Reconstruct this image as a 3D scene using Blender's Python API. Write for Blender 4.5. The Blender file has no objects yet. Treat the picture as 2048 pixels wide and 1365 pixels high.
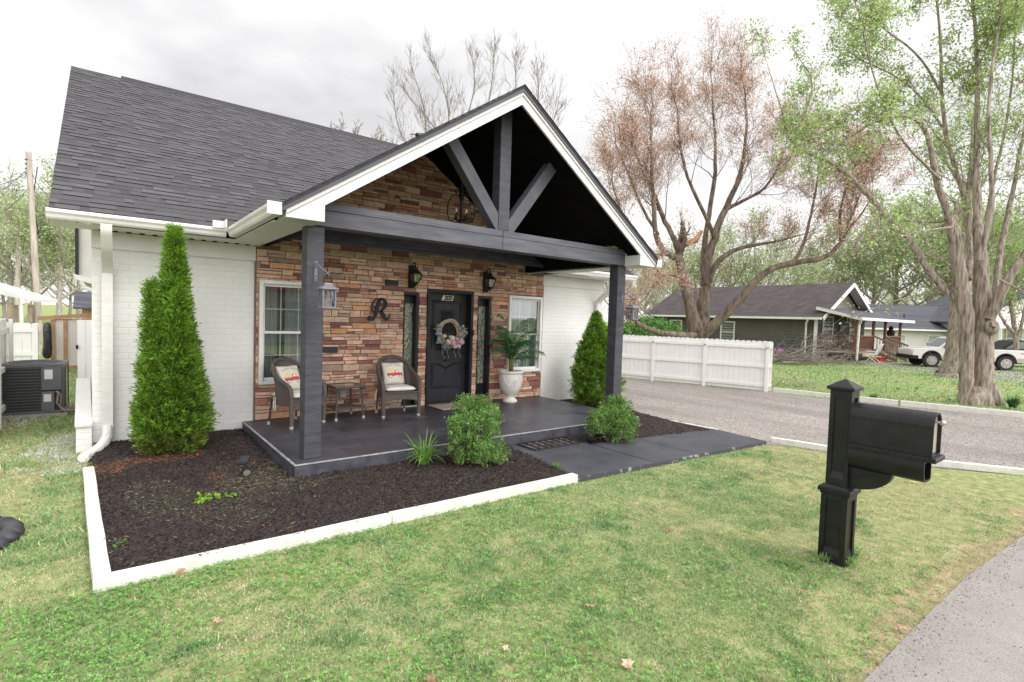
import bpy, bmesh, math, random
import numpy as np
from mathutils import Vector, Matrix, noise as mnoise

R = math.radians
rng = random.Random(7)
npr = np.random.default_rng(11)
scene = bpy.context.scene
COL = scene.collection

# ------------------------------------------------------------------ camera
EYE = Vector((0.0, 0.0, 1.8))
YAW, PITCH, ROLL, FPX = 0.66272791, 0.04359543, 0.03171578, 1046.32
_cy, _sy, _cp, _sp = math.cos(YAW), math.sin(YAW), math.cos(PITCH), math.sin(PITCH)
CF = Vector((_sy * _cp, _cy * _cp, -_sp))
_r = Vector((_cy, -_sy, 0))
_u = _r.cross(CF)
CR = math.cos(ROLL) * _r + math.sin(ROLL) * _u
CU = -math.sin(ROLL) * _r + math.cos(ROLL) * _u
cam_d = bpy.data.cameras.new('camera')
cam_d.sensor_width = 36.0
cam_d.lens = FPX / 2048 * 36.0
cam_d.clip_start = 0.05
cam_d.clip_end = 3000
cam = bpy.data.objects.new('camera', cam_d)
COL.objects.link(cam)
cam.matrix_world = Matrix(((CR.x, CU.x, -CF.x, EYE.x), (CR.y, CU.y, -CF.y, EYE.y), (CR.z, CU.z, -CF.z, EYE.z), (0, 0, 0, 1)))
scene.camera = cam

# ------------------------------------------------------------------ sky, sun, exposure
SUN_EL, SUN_AZ = R(52), R(150)          # azimuth clockwise from +Y
w = bpy.data.worlds.new('World')
scene.world = w
w.use_nodes = True
nt = w.node_tree
nt.nodes.clear()
N = nt.nodes.new
L = nt.links.new
wo = N('ShaderNodeOutputWorld')
sky = N('ShaderNodeTexSky')
sky.sky_type = 'NISHITA'
sky.sun_disc = False
sky.sun_elevation = SUN_EL
sky.sun_rotation = SUN_AZ
b1 = N('ShaderNodeBackground')
b1.inputs['Strength'].default_value = 0.10
L(sky.outputs[0], b1.inputs[0])
tc = N('ShaderNodeTexCoord')
mp = N('ShaderNodeMapping')
mp.inputs['Scale'].default_value = (1.0, 1.0, 2.2)
mp.inputs['Location'].default_value = (0.35, 0.1, 0.2)
L(tc.outputs['Generated'], mp.inputs[0])
n1 = N('ShaderNodeTexNoise')
n1.inputs['Scale'].default_value = 2.1
n1.inputs['Detail'].default_value = 6
n1.inputs['Roughness'].default_value = 0.52
L(mp.outputs[0], n1.inputs['Vector'])
# one darker bank of cloud above the house
dt = N('ShaderNodeVectorMath')
dt.operation = 'DISTANCE'
gd = ((-640 / FPX) * CR + (690 / FPX) * CU + CF).normalized()
dt.inputs[1].default_value = gd
L(tc.outputs['Generated'], dt.inputs[0])
rb = N('ShaderNodeMapRange')
rb.inputs['From Min'].default_value = 0.0
rb.inputs['From Max'].default_value = 0.50
rb.inputs['To Min'].default_value = 0.23
rb.inputs['To Max'].default_value = 0.0
L(dt.outputs['Value'], rb.inputs['Value'])
sb = N('ShaderNodeMath')
sb.operation = 'SUBTRACT'
L(n1.outputs['Fac'], sb.inputs[0])
L(rb.outputs[0], sb.inputs[1])
cr = N('ShaderNodeValToRGB')
cr.color_ramp.elements[0].position = 0.24
cr.color_ramp.elements[0].color = (0.66, 0.652, 0.658, 1)
cr.color_ramp.elements[1].position = 0.52
cr.color_ramp.elements[1].color = (1.0, 0.985, 0.985, 1)
e = cr.color_ramp.elements.new(0.40)
e.color = (0.90, 0.89, 0.89, 1)
L(sb.outputs[0], cr.inputs[0])
b2 = N('ShaderNodeBackground')
# overcast: the cloud is brighter on the side where the sun stands behind it
dp = N('ShaderNodeVectorMath')
dp.operation = 'DOT_PRODUCT'
dp.inputs[1].default_value = Vector((math.sin(R(172)) * .9, math.cos(R(172)) * .9, 0.42)).normalized()
L(tc.outputs['Generated'], dp.inputs[0])
gl_r = N('ShaderNodeMapRange')
gl_r.interpolation_type = 'SMOOTHSTEP'
gl_r.inputs['From Min'].default_value = 0.05
gl_r.inputs['From Max'].default_value = 1.0
gl_r.inputs['To Min'].default_value = 0.72
gl_r.inputs['To Max'].default_value = 2.3
L(dp.outputs['Value'], gl_r.inputs['Value'])
L(gl_r.outputs[0], b2.inputs['Strength'])
L(cr.outputs[0], b2.inputs[0])
mx = N('ShaderNodeMixShader')
mx.inputs[0].default_value = 0.95
L(b1.outputs[0], mx.inputs[1])
L(b2.outputs[0], mx.inputs[2])
L(mx.outputs[0], wo.inputs[0])

sd = bpy.data.lights.new('sun', 'SUN')
sd.energy = 1.0
sd.angle = R(15)
sd.color = (1.0, 0.965, 0.92)
sun = bpy.data.objects.new('sun', sd)
COL.objects.link(sun)
sdir = Vector((math.sin(SUN_AZ) * math.cos(SUN_EL), math.cos(SUN_AZ) * math.cos(SUN_EL), math.sin(SUN_EL)))
sun.rotation_euler = sdir.to_track_quat('Z', 'Y').to_euler()

scene.view_settings.view_transform = 'Standard'
scene.view_settings.look = 'None'
scene.view_settings.exposure = 0.68
scene.view_settings.gamma = 1.0
scene.cycles.use_denoising = True
scene.cycles.max_bounces = 8
scene.cycles.transparent_max_bounces = 12
scene.cycles.caustics_reflective = False
scene.cycles.caustics_refractive = False

# ------------------------------------------------------------------ measuring helpers (survey points of the place)
def ray(x, y):
    return (x - 1024) / FPX * CR - (y - 682.5) / FPX * CU + CF
def G(x, y, z=0.0):
    d = ray(x, y)
    return EYE + d * ((z - EYE.z) / d.z)
def P(x, y, depth):
    return EYE + ray(x, y) * depth
def onY(x, y, Y):
    d = ray(x, y)
    return EYE + d * (Y / d.y)
def onX(x, y, X):
    d = ray(x, y)
    return EYE + d * (X / d.x)

def s2l(*c):
    return tuple(((v / 255) / 12.92 if v / 255 <= 0.04045 else ((v / 255 + 0.055) / 1.055) ** 2.4) for v in c)

# ------------------------------------------------------------------ materials
def nodes_of(name):
    m = bpy.data.materials.new(name)
    m.use_nodes = True
    t = m.node_tree
    return m, t, t.nodes['Principled BSDF']

def pmat(name, c1, c2=None, scale=8.0, rough=0.6, bump=0.0, bscale=None, stretch=(1, 1, 1), metal=0.0, spec=0.5,
         tint=False, detail=5, c3=None, lo=0.35, hi=0.65, bdist=0.01, transl=0.0, coat=0.0, island=0.0, rvar=0.0):
    """noise between two colours, optional per-face tint, optional bump"""
    m, t, bs = nodes_of(name)
    n, l = t.nodes.new, t.links.new
    bs.inputs['Roughness'].default_value = rough
    bs.inputs['Metallic'].default_value = metal
    bs.inputs['Specular IOR Level'].default_value = spec
    if coat:
        bs.inputs['Coat Weight'].default_value = coat
    tcn = n('ShaderNodeTexCoord')
    mpn = n('ShaderNodeMapping')
    mpn.inputs['Scale'].default_value = stretch
    l(tcn.outputs['Object'], mpn.inputs[0])
    c2 = c2 or c1
    nz = n('ShaderNodeTexNoise')
    nz.inputs['Scale'].default_value = scale
    nz.inputs['Detail'].default_value = detail
    nz.inputs['Roughness'].default_value = 0.6
    l(mpn.outputs[0], nz.inputs['Vector'])
    rp = n('ShaderNodeValToRGB')
    rp.color_ramp.elements[0].position = lo
    rp.color_ramp.elements[0].color = (*c1, 1)
    rp.color_ramp.elements[1].position = hi
    rp.color_ramp.elements[1].color = (*c2, 1)
    if c3:
        ee = rp.color_ramp.elements.new(min(0.95, hi + 0.1))
        ee.color = (*c3, 1)
    l(nz.outputs['Fac'], rp.inputs[0])
    out = rp.outputs[0]
    if tint:
        at = n('ShaderNodeAttribute')
        at.attribute_name = 'tint'
        mu = n('ShaderNodeMix')
        mu.data_type = 'RGBA'
        mu.blend_type = 'MULTIPLY'
        mu.inputs[0].default_value = 1.0
        l(out, mu.inputs[6])
        l(at.outputs['Color'], mu.inputs[7])
        out = mu.outputs[2]
    if island:
        gi = n('ShaderNodeNewGeometry')
        mr = n('ShaderNodeMapRange')
        mr.inputs['To Min'].default_value = 1 - island
        mr.inputs['To Max'].default_value = 1 + island
        l(gi.outputs['Random Per Island'], mr.inputs['Value'])
        mu = n('ShaderNodeMix')
        mu.data_type = 'RGBA'
        mu.blend_type = 'MULTIPLY'
        mu.inputs[0].default_value = 1.0
        l(out, mu.inputs[6])
        l(mr.outputs[0], mu.inputs[7])
        out = mu.outputs[2]
    l(out, bs.inputs['Base Color'])
    if rvar:
        mr = n('ShaderNodeMapRange')
        mr.inputs['To Min'].default_value = rough - rvar
        mr.inputs['To Max'].default_value = rough + rvar
        l(nz.outputs['Fac'], mr.inputs['Value'])
        l(mr.outputs[0], bs.inputs['Roughness'])
    if bump:
        nb = n('ShaderNodeTexNoise')
        nb.inputs['Scale'].default_value = bscale or scale * 3
        nb.inputs['Detail'].default_value = 4
        l(mpn.outputs[0], nb.inputs['Vector'])
        bp = n('ShaderNodeBump')
        bp.inputs['Strength'].default_value = bump
        bp.inputs['Distance'].default_value = bdist
        l(nb.outputs['Fac'], bp.inputs['Height'])
        l(bp.outputs[0], bs.inputs['Normal'])
    if transl:
        tr = n('ShaderNodeBsdfTranslucent')
        l(out, tr.inputs[0])
        ms = n('ShaderNodeMixShader')
        ms.inputs[0].default_value = transl
        l(bs.outputs[0], ms.inputs[1])
        l(tr.outputs[0], ms.inputs[2])
        l(ms.outputs[0], t.nodes['Material Output'].inputs[0])
    return m

def brick_mat(name, c1, c2, mortar, bw, bh, ms, bump=0.6, rough=0.6, horiz=(1, 1), dirt=0.08):
    m, t, bs = nodes_of(name)
    n, l = t.nodes.new, t.links.new
    tcn = n('ShaderNodeTexCoord')
    sx = n('ShaderNodeSeparateXYZ')
    l(tcn.outputs['Object'], sx.inputs[0])
    m1 = n('ShaderNodeMath'); m1.operation = 'MULTIPLY'; m1.inputs[1].default_value = horiz[0]
    m2 = n('ShaderNodeMath'); m2.operation = 'MULTIPLY_ADD'; m2.inputs[1].default_value = horiz[1]
    l(sx.outputs[0], m1.inputs[0]); l(sx.outputs[1], m2.inputs[0]); l(m1.outputs[0], m2.inputs[2])
    cb = n('ShaderNodeCombineXYZ')
    l(m2.outputs[0], cb.inputs[0]); l(sx.outputs[2], cb.inputs[1])
    bk = n('ShaderNodeTexBrick')
    bk.inputs['Scale'].default_value = 1.0
    bk.inputs['Brick Width'].default_value = bw
    bk.inputs['Row Height'].default_value = bh
    bk.inputs['Mortar Size'].default_value = ms
    bk.inputs['Mortar Smooth'].default_value = 0.5
    bk.inputs['Bias'].default_value = 0.0
    bk.inputs['Color1'].default_value = (*c1, 1)
    bk.inputs['Color2'].default_value = (*c2, 1)
    bk.inputs['Mortar'].default_value = (*mortar, 1)
    l(cb.outputs[0], bk.inputs['Vector'])
    nz = n('ShaderNodeTexNoise'); nz.inputs['Scale'].default_value = 2.5; nz.inputs['Detail'].default_value = 6
    l(tcn.outputs['Object'], nz.inputs['Vector'])
    mr = n('ShaderNodeMapRange'); mr.inputs['To Min'].default_value = 1 - dirt; mr.inputs['To Max'].default_value = 1 + dirt * .5
    l(nz.outputs['Fac'], mr.inputs['Value'])
    mu = n('ShaderNodeMix'); mu.data_type = 'RGBA'; mu.blend_type = 'MULTIPLY'; mu.inputs[0].default_value = 1
    l(bk.outputs['Color'], mu.inputs[6]); l(mr.outputs[0], mu.inputs[7])
    l(mu.outputs[2], bs.inputs['Base Color'])
    bs.inputs['Roughness'].default_value = rough
    inv = n('ShaderNodeMath'); inv.operation = 'SUBTRACT'; inv.inputs[0].default_value = 1
    l(bk.outputs['Fac'], inv.inputs[1])
    n2 = n('ShaderNodeTexNoise'); n2.inputs['Scale'].default_value = 30; n2.inputs['Detail'].default_value = 4
    l(tcn.outputs['Object'], n2.inputs['Vector'])
    ad = n('ShaderNodeMath'); ad.operation = 'MULTIPLY_ADD'; ad.inputs[1].default_value = 0.6
    l(n2.outputs['Fac'], ad.inputs[0]); l(inv.outputs[0], ad.inputs[2])
    bp = n('ShaderNodeBump'); bp.inputs['Strength'].default_value = bump; bp.inputs['Distance'].default_value = 0.008
    l(ad.outputs[0], bp.inputs['Height']); l(bp.outputs[0], bs.inputs['Normal'])
    return m

def glass_mat(name, tintc=(0.9, 0.95, 0.95), refl=0.35):
    m, t, bs = nodes_of(name)
    n, l = t.nodes.new, t.links.new
    tr = n('ShaderNodeBsdfTransparent'); tr.inputs[0].default_value = (*tintc, 1)
    gl = n('ShaderNodeBsdfGlossy'); gl.inputs['Roughness'].default_value = 0.03
    gl.inputs[0].default_value = (0.9, 0.92, 0.93, 1)
    fr = n('ShaderNodeFresnel'); fr.inputs['IOR'].default_value = 1.5
    ad = n('ShaderNodeMath'); ad.operation = 'ADD'; ad.inputs[1].default_value = refl; ad.use_clamp = True
    l(fr.outputs[0], ad.inputs[0])
    ms = n('ShaderNodeMixShader')
    l(ad.outputs[0], ms.inputs[0]); l(tr.outputs[0], ms.inputs[1]); l(gl.outputs[0], ms.inputs[2])
    l(ms.outputs[0], t.nodes['Material Output'].inputs[0])
    return m

M = {}
M['white_brick'] = brick_mat('white_painted_brick', (0.77, 0.76, 0.74), (0.755, 0.745, 0.72), (0.745, 0.735, 0.71), 0.215, 0.080, 0.009, bump=0.45, rough=0.5, dirt=0.10)
M['white_trim'] = pmat('white_painted_trim', (0.76, 0.755, 0.73), (0.71, 0.70, 0.67), 3, 0.42, 0.05, 40)
M['white_metal'] = pmat('white_gutter_metal', (0.76, 0.75, 0.72), (0.68, 0.665, 0.63), 2.2, 0.35, stretch=(1, 1, 4))
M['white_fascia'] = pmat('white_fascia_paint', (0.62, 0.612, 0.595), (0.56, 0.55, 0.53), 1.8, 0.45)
M['white_wood'] = pmat('white_fence_paint', (0.81, 0.80, 0.775), (0.77, 0.76, 0.73), 2.5, 0.6, 0.10, 60, stretch=(3, 3, 0.6), bdist=0.003)
M['edging'] = pmat('white_edging_paint', (0.60, 0.59, 0.53), (0.68, 0.67, 0.62), 6, 0.65, 0.8, 24, bdist=0.010, lo=0.32, hi=0.5, c3=(0.60, 0.585, 0.52), spec=0.3, detail=9)
M['beam'] = pmat('charcoal_rough_beam', (0.036, 0.036, 0.046), (0.105, 0.105, 0.125), 2.2, 0.62, 0.7, 45, stretch=(1, 1, 1), bdist=0.006, lo=0.25, hi=0.8)
M['beam_x'] = pmat('charcoal_beam_lengthwise', (0.045, 0.045, 0.057), (0.130, 0.129, 0.152), 2.0, 0.65, 0.6, 14, stretch=(0.8, 6, 6), bdist=0.006, lo=0.25, hi=0.8)
M['post'] = pmat('charcoal_sawn_post', (0.024, 0.024, 0.031), (0.072, 0.072, 0.088), 2.2, 0.62, 0.8, 14, stretch=(1.5, 1.5, 7), bdist=0.006, lo=0.25, hi=0.8)
M['black_wood'] = pmat('black_painted_boards', (0.004, 0.004, 0.005), (0.008, 0.008, 0.010), 4, 0.7, spec=0.08)
M['black_paint'] = pmat('black_door_paint', (0.014, 0.014, 0.017), (0.020, 0.020, 0.024), 5, 0.42, 0.05, 60, spec=0.25)
M['door_paint'] = pmat('charcoal_door_paint', (0.019, 0.019, 0.023), (0.026, 0.026, 0.031), 5, 0.42, 0.04, 80, spec=0.28)
M['black_iron'] = pmat('black_iron', (0.007, 0.007, 0.008), (0.013, 0.0125, 0.013), 20, 0.5, 0.1, 60, spec=0.3)
M['bronze_iron'] = pmat('dark_bronze_iron', (0.016, 0.013, 0.011), (0.035, 0.026, 0.02), 20, 0.5, metal=0.4)
M['slate'] = pmat('charcoal_slate_tile', (0.026, 0.026, 0.033), (0.056, 0.056, 0.068), 2.6, 0.40, 0.4, 16, bdist=0.006, tint=True, rvar=0.14, spec=0.4)
M['grout'] = pmat('dark_grout', (0.020, 0.020, 0.025), (0.05, 0.05, 0.057), 8, 0.7)
M['porch_face'] = pmat('charcoal_porch_face', (0.034, 0.034, 0.042), (0.072, 0.072, 0.086), 7, 0.55, 0.7, 14, bdist=0.012, spec=0.3)
M['worn_edge'] = pmat('worn_white_edge', (0.13, 0.13, 0.145), (0.40, 0.40, 0.43), 5, 0.55, lo=0.28, hi=0.72, stretch=(2, 2, 2))
M['shingle'] = pmat('charcoal_shingle', (0.9, 0.9, 0.9), (1.1, 1.1, 1.1), 60, 0.88, 0.6, 250, tint=True, bdist=0.004, spec=0.25)
M['shingle_edge'] = pmat('dark_shingle_edge', (0.018, 0.018, 0.022), (0.040, 0.036, 0.04), 20, 0.8)
M['drip_edge'] = pmat('charcoal_drip_edge', (0.045, 0.045, 0.055), (0.06, 0.06, 0.072), 5, 0.4)
M['stone'] = pmat('ledge_stone', (0.80, 0.80, 0.80), (1.18, 1.18, 1.18), 9, 0.85, 1.0, 26, tint=True, bdist=0.016, spec=0.2, lo=0.3, hi=0.7)
M['stone_gap'] = pmat('stone_joint', (0.15, 0.11, 0.085), (0.22, 0.165, 0.13), 12, 0.9)
M['glass'] = glass_mat('window_glass', refl=0.10)
M['art_glass'] = None
M['curtain'] = pmat('pale_curtain', (0.36, 0.385, 0.365), (0.23, 0.25, 0.24), 3, 0.9, stretch=(9, 1, 0.15))
M['dark_room'] = pmat('dark_room', (0.05, 0.055, 0.055), None, 3, 0.9)
M['soffit'] = pmat('white_soffit', (0.78, 0.77, 0.74), (0.72, 0.71, 0.68), 2, 0.5)
M['wicker'] = None
M['cushion'] = pmat('white_cushion_cloth', (0.72, 0.70, 0.66), (0.64, 0.62, 0.58), 14, 0.95, 0.2, 80, bdist=0.003)
M['pillow'] = pmat('cream_linen', (0.66, 0.62, 0.55), (0.58, 0.54, 0.47), 30, 0.95, 0.35, 160, bdist=0.002)
M['truck_red'] = pmat('faded_red_print', (0.52, 0.07, 0.07), (0.42, 0.06, 0.06), 30, 0.9)
M['print_dark'] = pmat('dark_print', (0.10, 0.08, 0.075), (0.16, 0.13, 0.12), 30, 0.9)
M['print_cream'] = pmat('pale_print', (0.78, 0.74, 0.68), None, 30, 0.9)
M['print_flower'] = pmat('flower_print', (0.62, 0.48, 0.22), (0.70, 0.62, 0.44), 90, 0.9, c3=(0.25, 0.28, 0.10), lo=0.4, hi=0.55)
M['grey_plastic'] = pmat('grey_plastic_tip', (0.32, 0.31, 0.29), (0.40, 0.39, 0.37), 20, 0.5)
M['brown_metal'] = pmat('brown_metal', (0.055, 0.042, 0.036), (0.085, 0.065, 0.055), 20, 0.45, metal=0.2)
M['urn'] = pmat('white_ceramic', (0.74, 0.71, 0.66), (0.66, 0.63, 0.57), 4, 0.4, 0.15, 20)
M['soil'] = pmat('orange_soil', (0.25, 0.10, 0.04), (0.40, 0.18, 0.07), 40, 0.95, 0.8, 60)
M['beige_mat'] = pmat('beige_coir', (0.33, 0.27, 0.22), (0.42, 0.36, 0.30), 50, 0.95, 0.5, 200, bdist=0.004)
M['rubber'] = pmat('black_rubber', (0.035, 0.033, 0.035), (0.15, 0.125, 0.12), 7, 0.65, 0.6, 60, lo=0.38, hi=0.7)
M['walk'] = pmat('charcoal_painted_concrete', (0.040, 0.041, 0.050), (0.072, 0.074, 0.086), 2.6, 0.55, 0.3, 60, bdist=0.004, c3=(0.11, 0.11, 0.122), lo=0.3, hi=0.68, spec=0.3)
M['walk_edge'] = pmat('chipped_concrete_edge', (0.05, 0.05, 0.058), (0.34, 0.32, 0.29), 9, 0.8, 0.6, 50, lo=0.57, hi=0.66)
M['mailbox'] = pmat('black_mailbox_plastic', (0.007, 0.0066, 0.0078), (0.014, 0.013, 0.0145), 9, 0.36, 0.15, 90, bdist=0.002, spec=0.42, rvar=0.12, detail=9)
M['mail_door'] = pmat('tan_mailbox_door', (0.40, 0.345, 0.30), (0.34, 0.29, 0.25), 5, 0.45)
M['silver'] = pmat('dull_silver', (0.50, 0.48, 0.46), None, 5, 0.35, metal=0.6)
M['brass'] = pmat('dull_brass', (0.30, 0.20, 0.08), (0.4, 0.28, 0.12), 10, 0.4, metal=0.8)
M['bark'] = pmat('grey_brown_bark', (0.13, 0.10, 0.08), (0.43, 0.365, 0.31), 7, 0.95, 0.9, 12, stretch=(2.8, 2.8, 0.36), bdist=0.035, lo=0.33, hi=0.60, spec=0.1)
M['bark_brown'] = pmat('brown_bark', (0.12, 0.085, 0.065), (0.30, 0.23, 0.185), 4, 0.9, 0.9, 9, stretch=(2, 2, 0.6), bdist=0.03)
M['bare_bark'] = pmat('bare_grey_bark', (0.16, 0.135, 0.12), (0.27, 0.235, 0.21), 6, 0.9)
M['bark_dark'] = pmat('dark_brown_bark', (0.075, 0.054, 0.042), (0.23, 0.175, 0.14), 4, 0.9, 0.9, 9, stretch=(2, 2, 0.6), bdist=0.03)
M['twig'] = pmat('pale_twig', (0.24, 0.20, 0.18), (0.38, 0.335, 0.305), 6, 0.9)
M['split_wood'] = pmat('orange_split_wood', (0.42, 0.17, 0.06), (0.58, 0.30, 0.14), 12, 0.85, 0.5, 30, stretch=(4, 4, 1))
def leafmat(name, c, transl=0.35):
    return pmat(name, tuple(v * 0.8 for v in c), tuple(min(1, v * 1.2) for v in c), 3, 0.6, tint=True, transl=transl, spec=0.25)
M['leaf_maple'] = leafmat('spring_maple_leaf', (1, 1, 1), 0.45)
M['leaf'] = leafmat('leaf', (1, 1, 1), 0.3)
M['pole'] = pmat('weathered_pole', (0.30, 0.25, 0.21), (0.46, 0.41, 0.36), 3, 0.9, 0.5, 20, stretch=(4, 4, 0.3), bdist=0.01)
M['cedar'] = pmat('cedar_wood', (0.36, 0.19, 0.10), (0.48, 0.28, 0.17), 5, 0.7)
M['lattice'] = pmat('pale_lattice', (0.74, 0.68, 0.64), None, 5, 0.7)
M['tarp'] = pmat('black_tarp', (0.012, 0.012, 0.014), (0.03, 0.03, 0.034), 6, 0.3, 0.8, 12, bdist=0.03)
M['ac_metal'] = pmat('grey_ac_steel', (0.10, 0.105, 0.115), (0.125, 0.13, 0.14), 3, 0.4)
M['ac_dark'] = pmat('dark_condenser', (0.018, 0.018, 0.02), (0.03, 0.03, 0.034), 30, 0.6)
M['paper'] = pmat('white_sticker', (0.78, 0.77, 0.76), (0.66, 0.65, 0.64), 40, 0.6)
M['siding_grey'] = pmat('grey_green_siding', (0.105, 0.102, 0.090), (0.125, 0.121, 0.107), 2, 0.8, spec=0.15)
M['siding_white'] = pmat('white_vinyl_siding', (0.70, 0.68, 0.65), (0.64, 0.62, 0.59), 2, 0.6)
M['far_roof'] = brick_mat('brown_far_shingle', (0.060, 0.048, 0.050), (0.095, 0.078, 0.078), (0.045, 0.038, 0.038), 0.3, 0.14, 0.012, bump=0.5, rough=0.95, dirt=0.35)
M['dark_roof'] = brick_mat('slate_far_shingle', (0.060, 0.060, 0.075), (0.10, 0.10, 0.12), (0.04, 0.04, 0.05), 0.3, 0.14, 0.012, bump=0.5, rough=0.95, dirt=0.2)
M['scallop'] = brick_mat('scalloped_gable_shingle', (0.20, 0.19, 0.14), (0.26, 0.24, 0.17), (0.06, 0.06, 0.05), 0.16, 0.13, 0.02, bump=0.5)
M['deck'] = pmat('red_brown_deck', (0.13, 0.055, 0.035), (0.20, 0.10, 0.065), 6, 0.7)
M['deck_pale'] = pmat('weathered_deck', (0.22, 0.16, 0.12), (0.30, 0.23, 0.18), 6, 0.8)
M['truck_white'] = pmat('white_car_paint', (0.72, 0.70, 0.67), None, 3, 0.25, coat=0.4)
M['truck_tan'] = pmat('tan_car_paint', (0.42, 0.38, 0.33), None, 3, 0.3, coat=0.3)
M['tyre'] = pmat('tyre_rubber', (0.02, 0.02, 0.021), (0.03, 0.03, 0.03), 20, 0.8)
M['chrome'] = pmat('wheel_alloy', (0.46, 0.43, 0.40), None, 3, 0.3, metal=0.8)
M['car_glass'] = pmat('dark_car_glass', (0.05, 0.06, 0.065), None, 3, 0.08)
M['black_trim'] = pmat('black_car_trim', (0.012, 0.012, 0.013), None, 3, 0.55, spec=0.25)
M['nest'] = pmat('straw_nest', (0.30, 0.20, 0.11), (0.42, 0.30, 0.18), 30, 0.95)
M['wreath_wood'] = pmat('pale_grapevine', (0.36, 0.28, 0.20), (0.52, 0.43, 0.33), 20, 0.85)
M['candle'] = pmat('ivory_candle', (0.78, 0.74, 0.64), None, 5, 0.5)
M['lantern_grey'] = pmat('grey_lantern_metal', (0.12, 0.12, 0.145), (0.17, 0.17, 0.20), 10, 0.5)
M['lantern_glass'] = glass_mat('lantern_glass', (0.86, 0.86, 0.90), 0.03)
M['lamp_glass'] = glass_mat('lamp_glass', (0.62, 0.62, 0.52), 0.15)
M['concrete'] = pmat('pale_concrete', (0.34, 0.31, 0.28), (0.42, 0.39, 0.36), 8, 0.9)
M['pink'] = pmat('pink_plastic', (0.45, 0.08, 0.25), (0.2, 0.25, 0.4), 9, 0.5)
M['red_plastic'] = pmat('red_plastic', (0.42, 0.02, 0.03), None, 9, 0.5)

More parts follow.
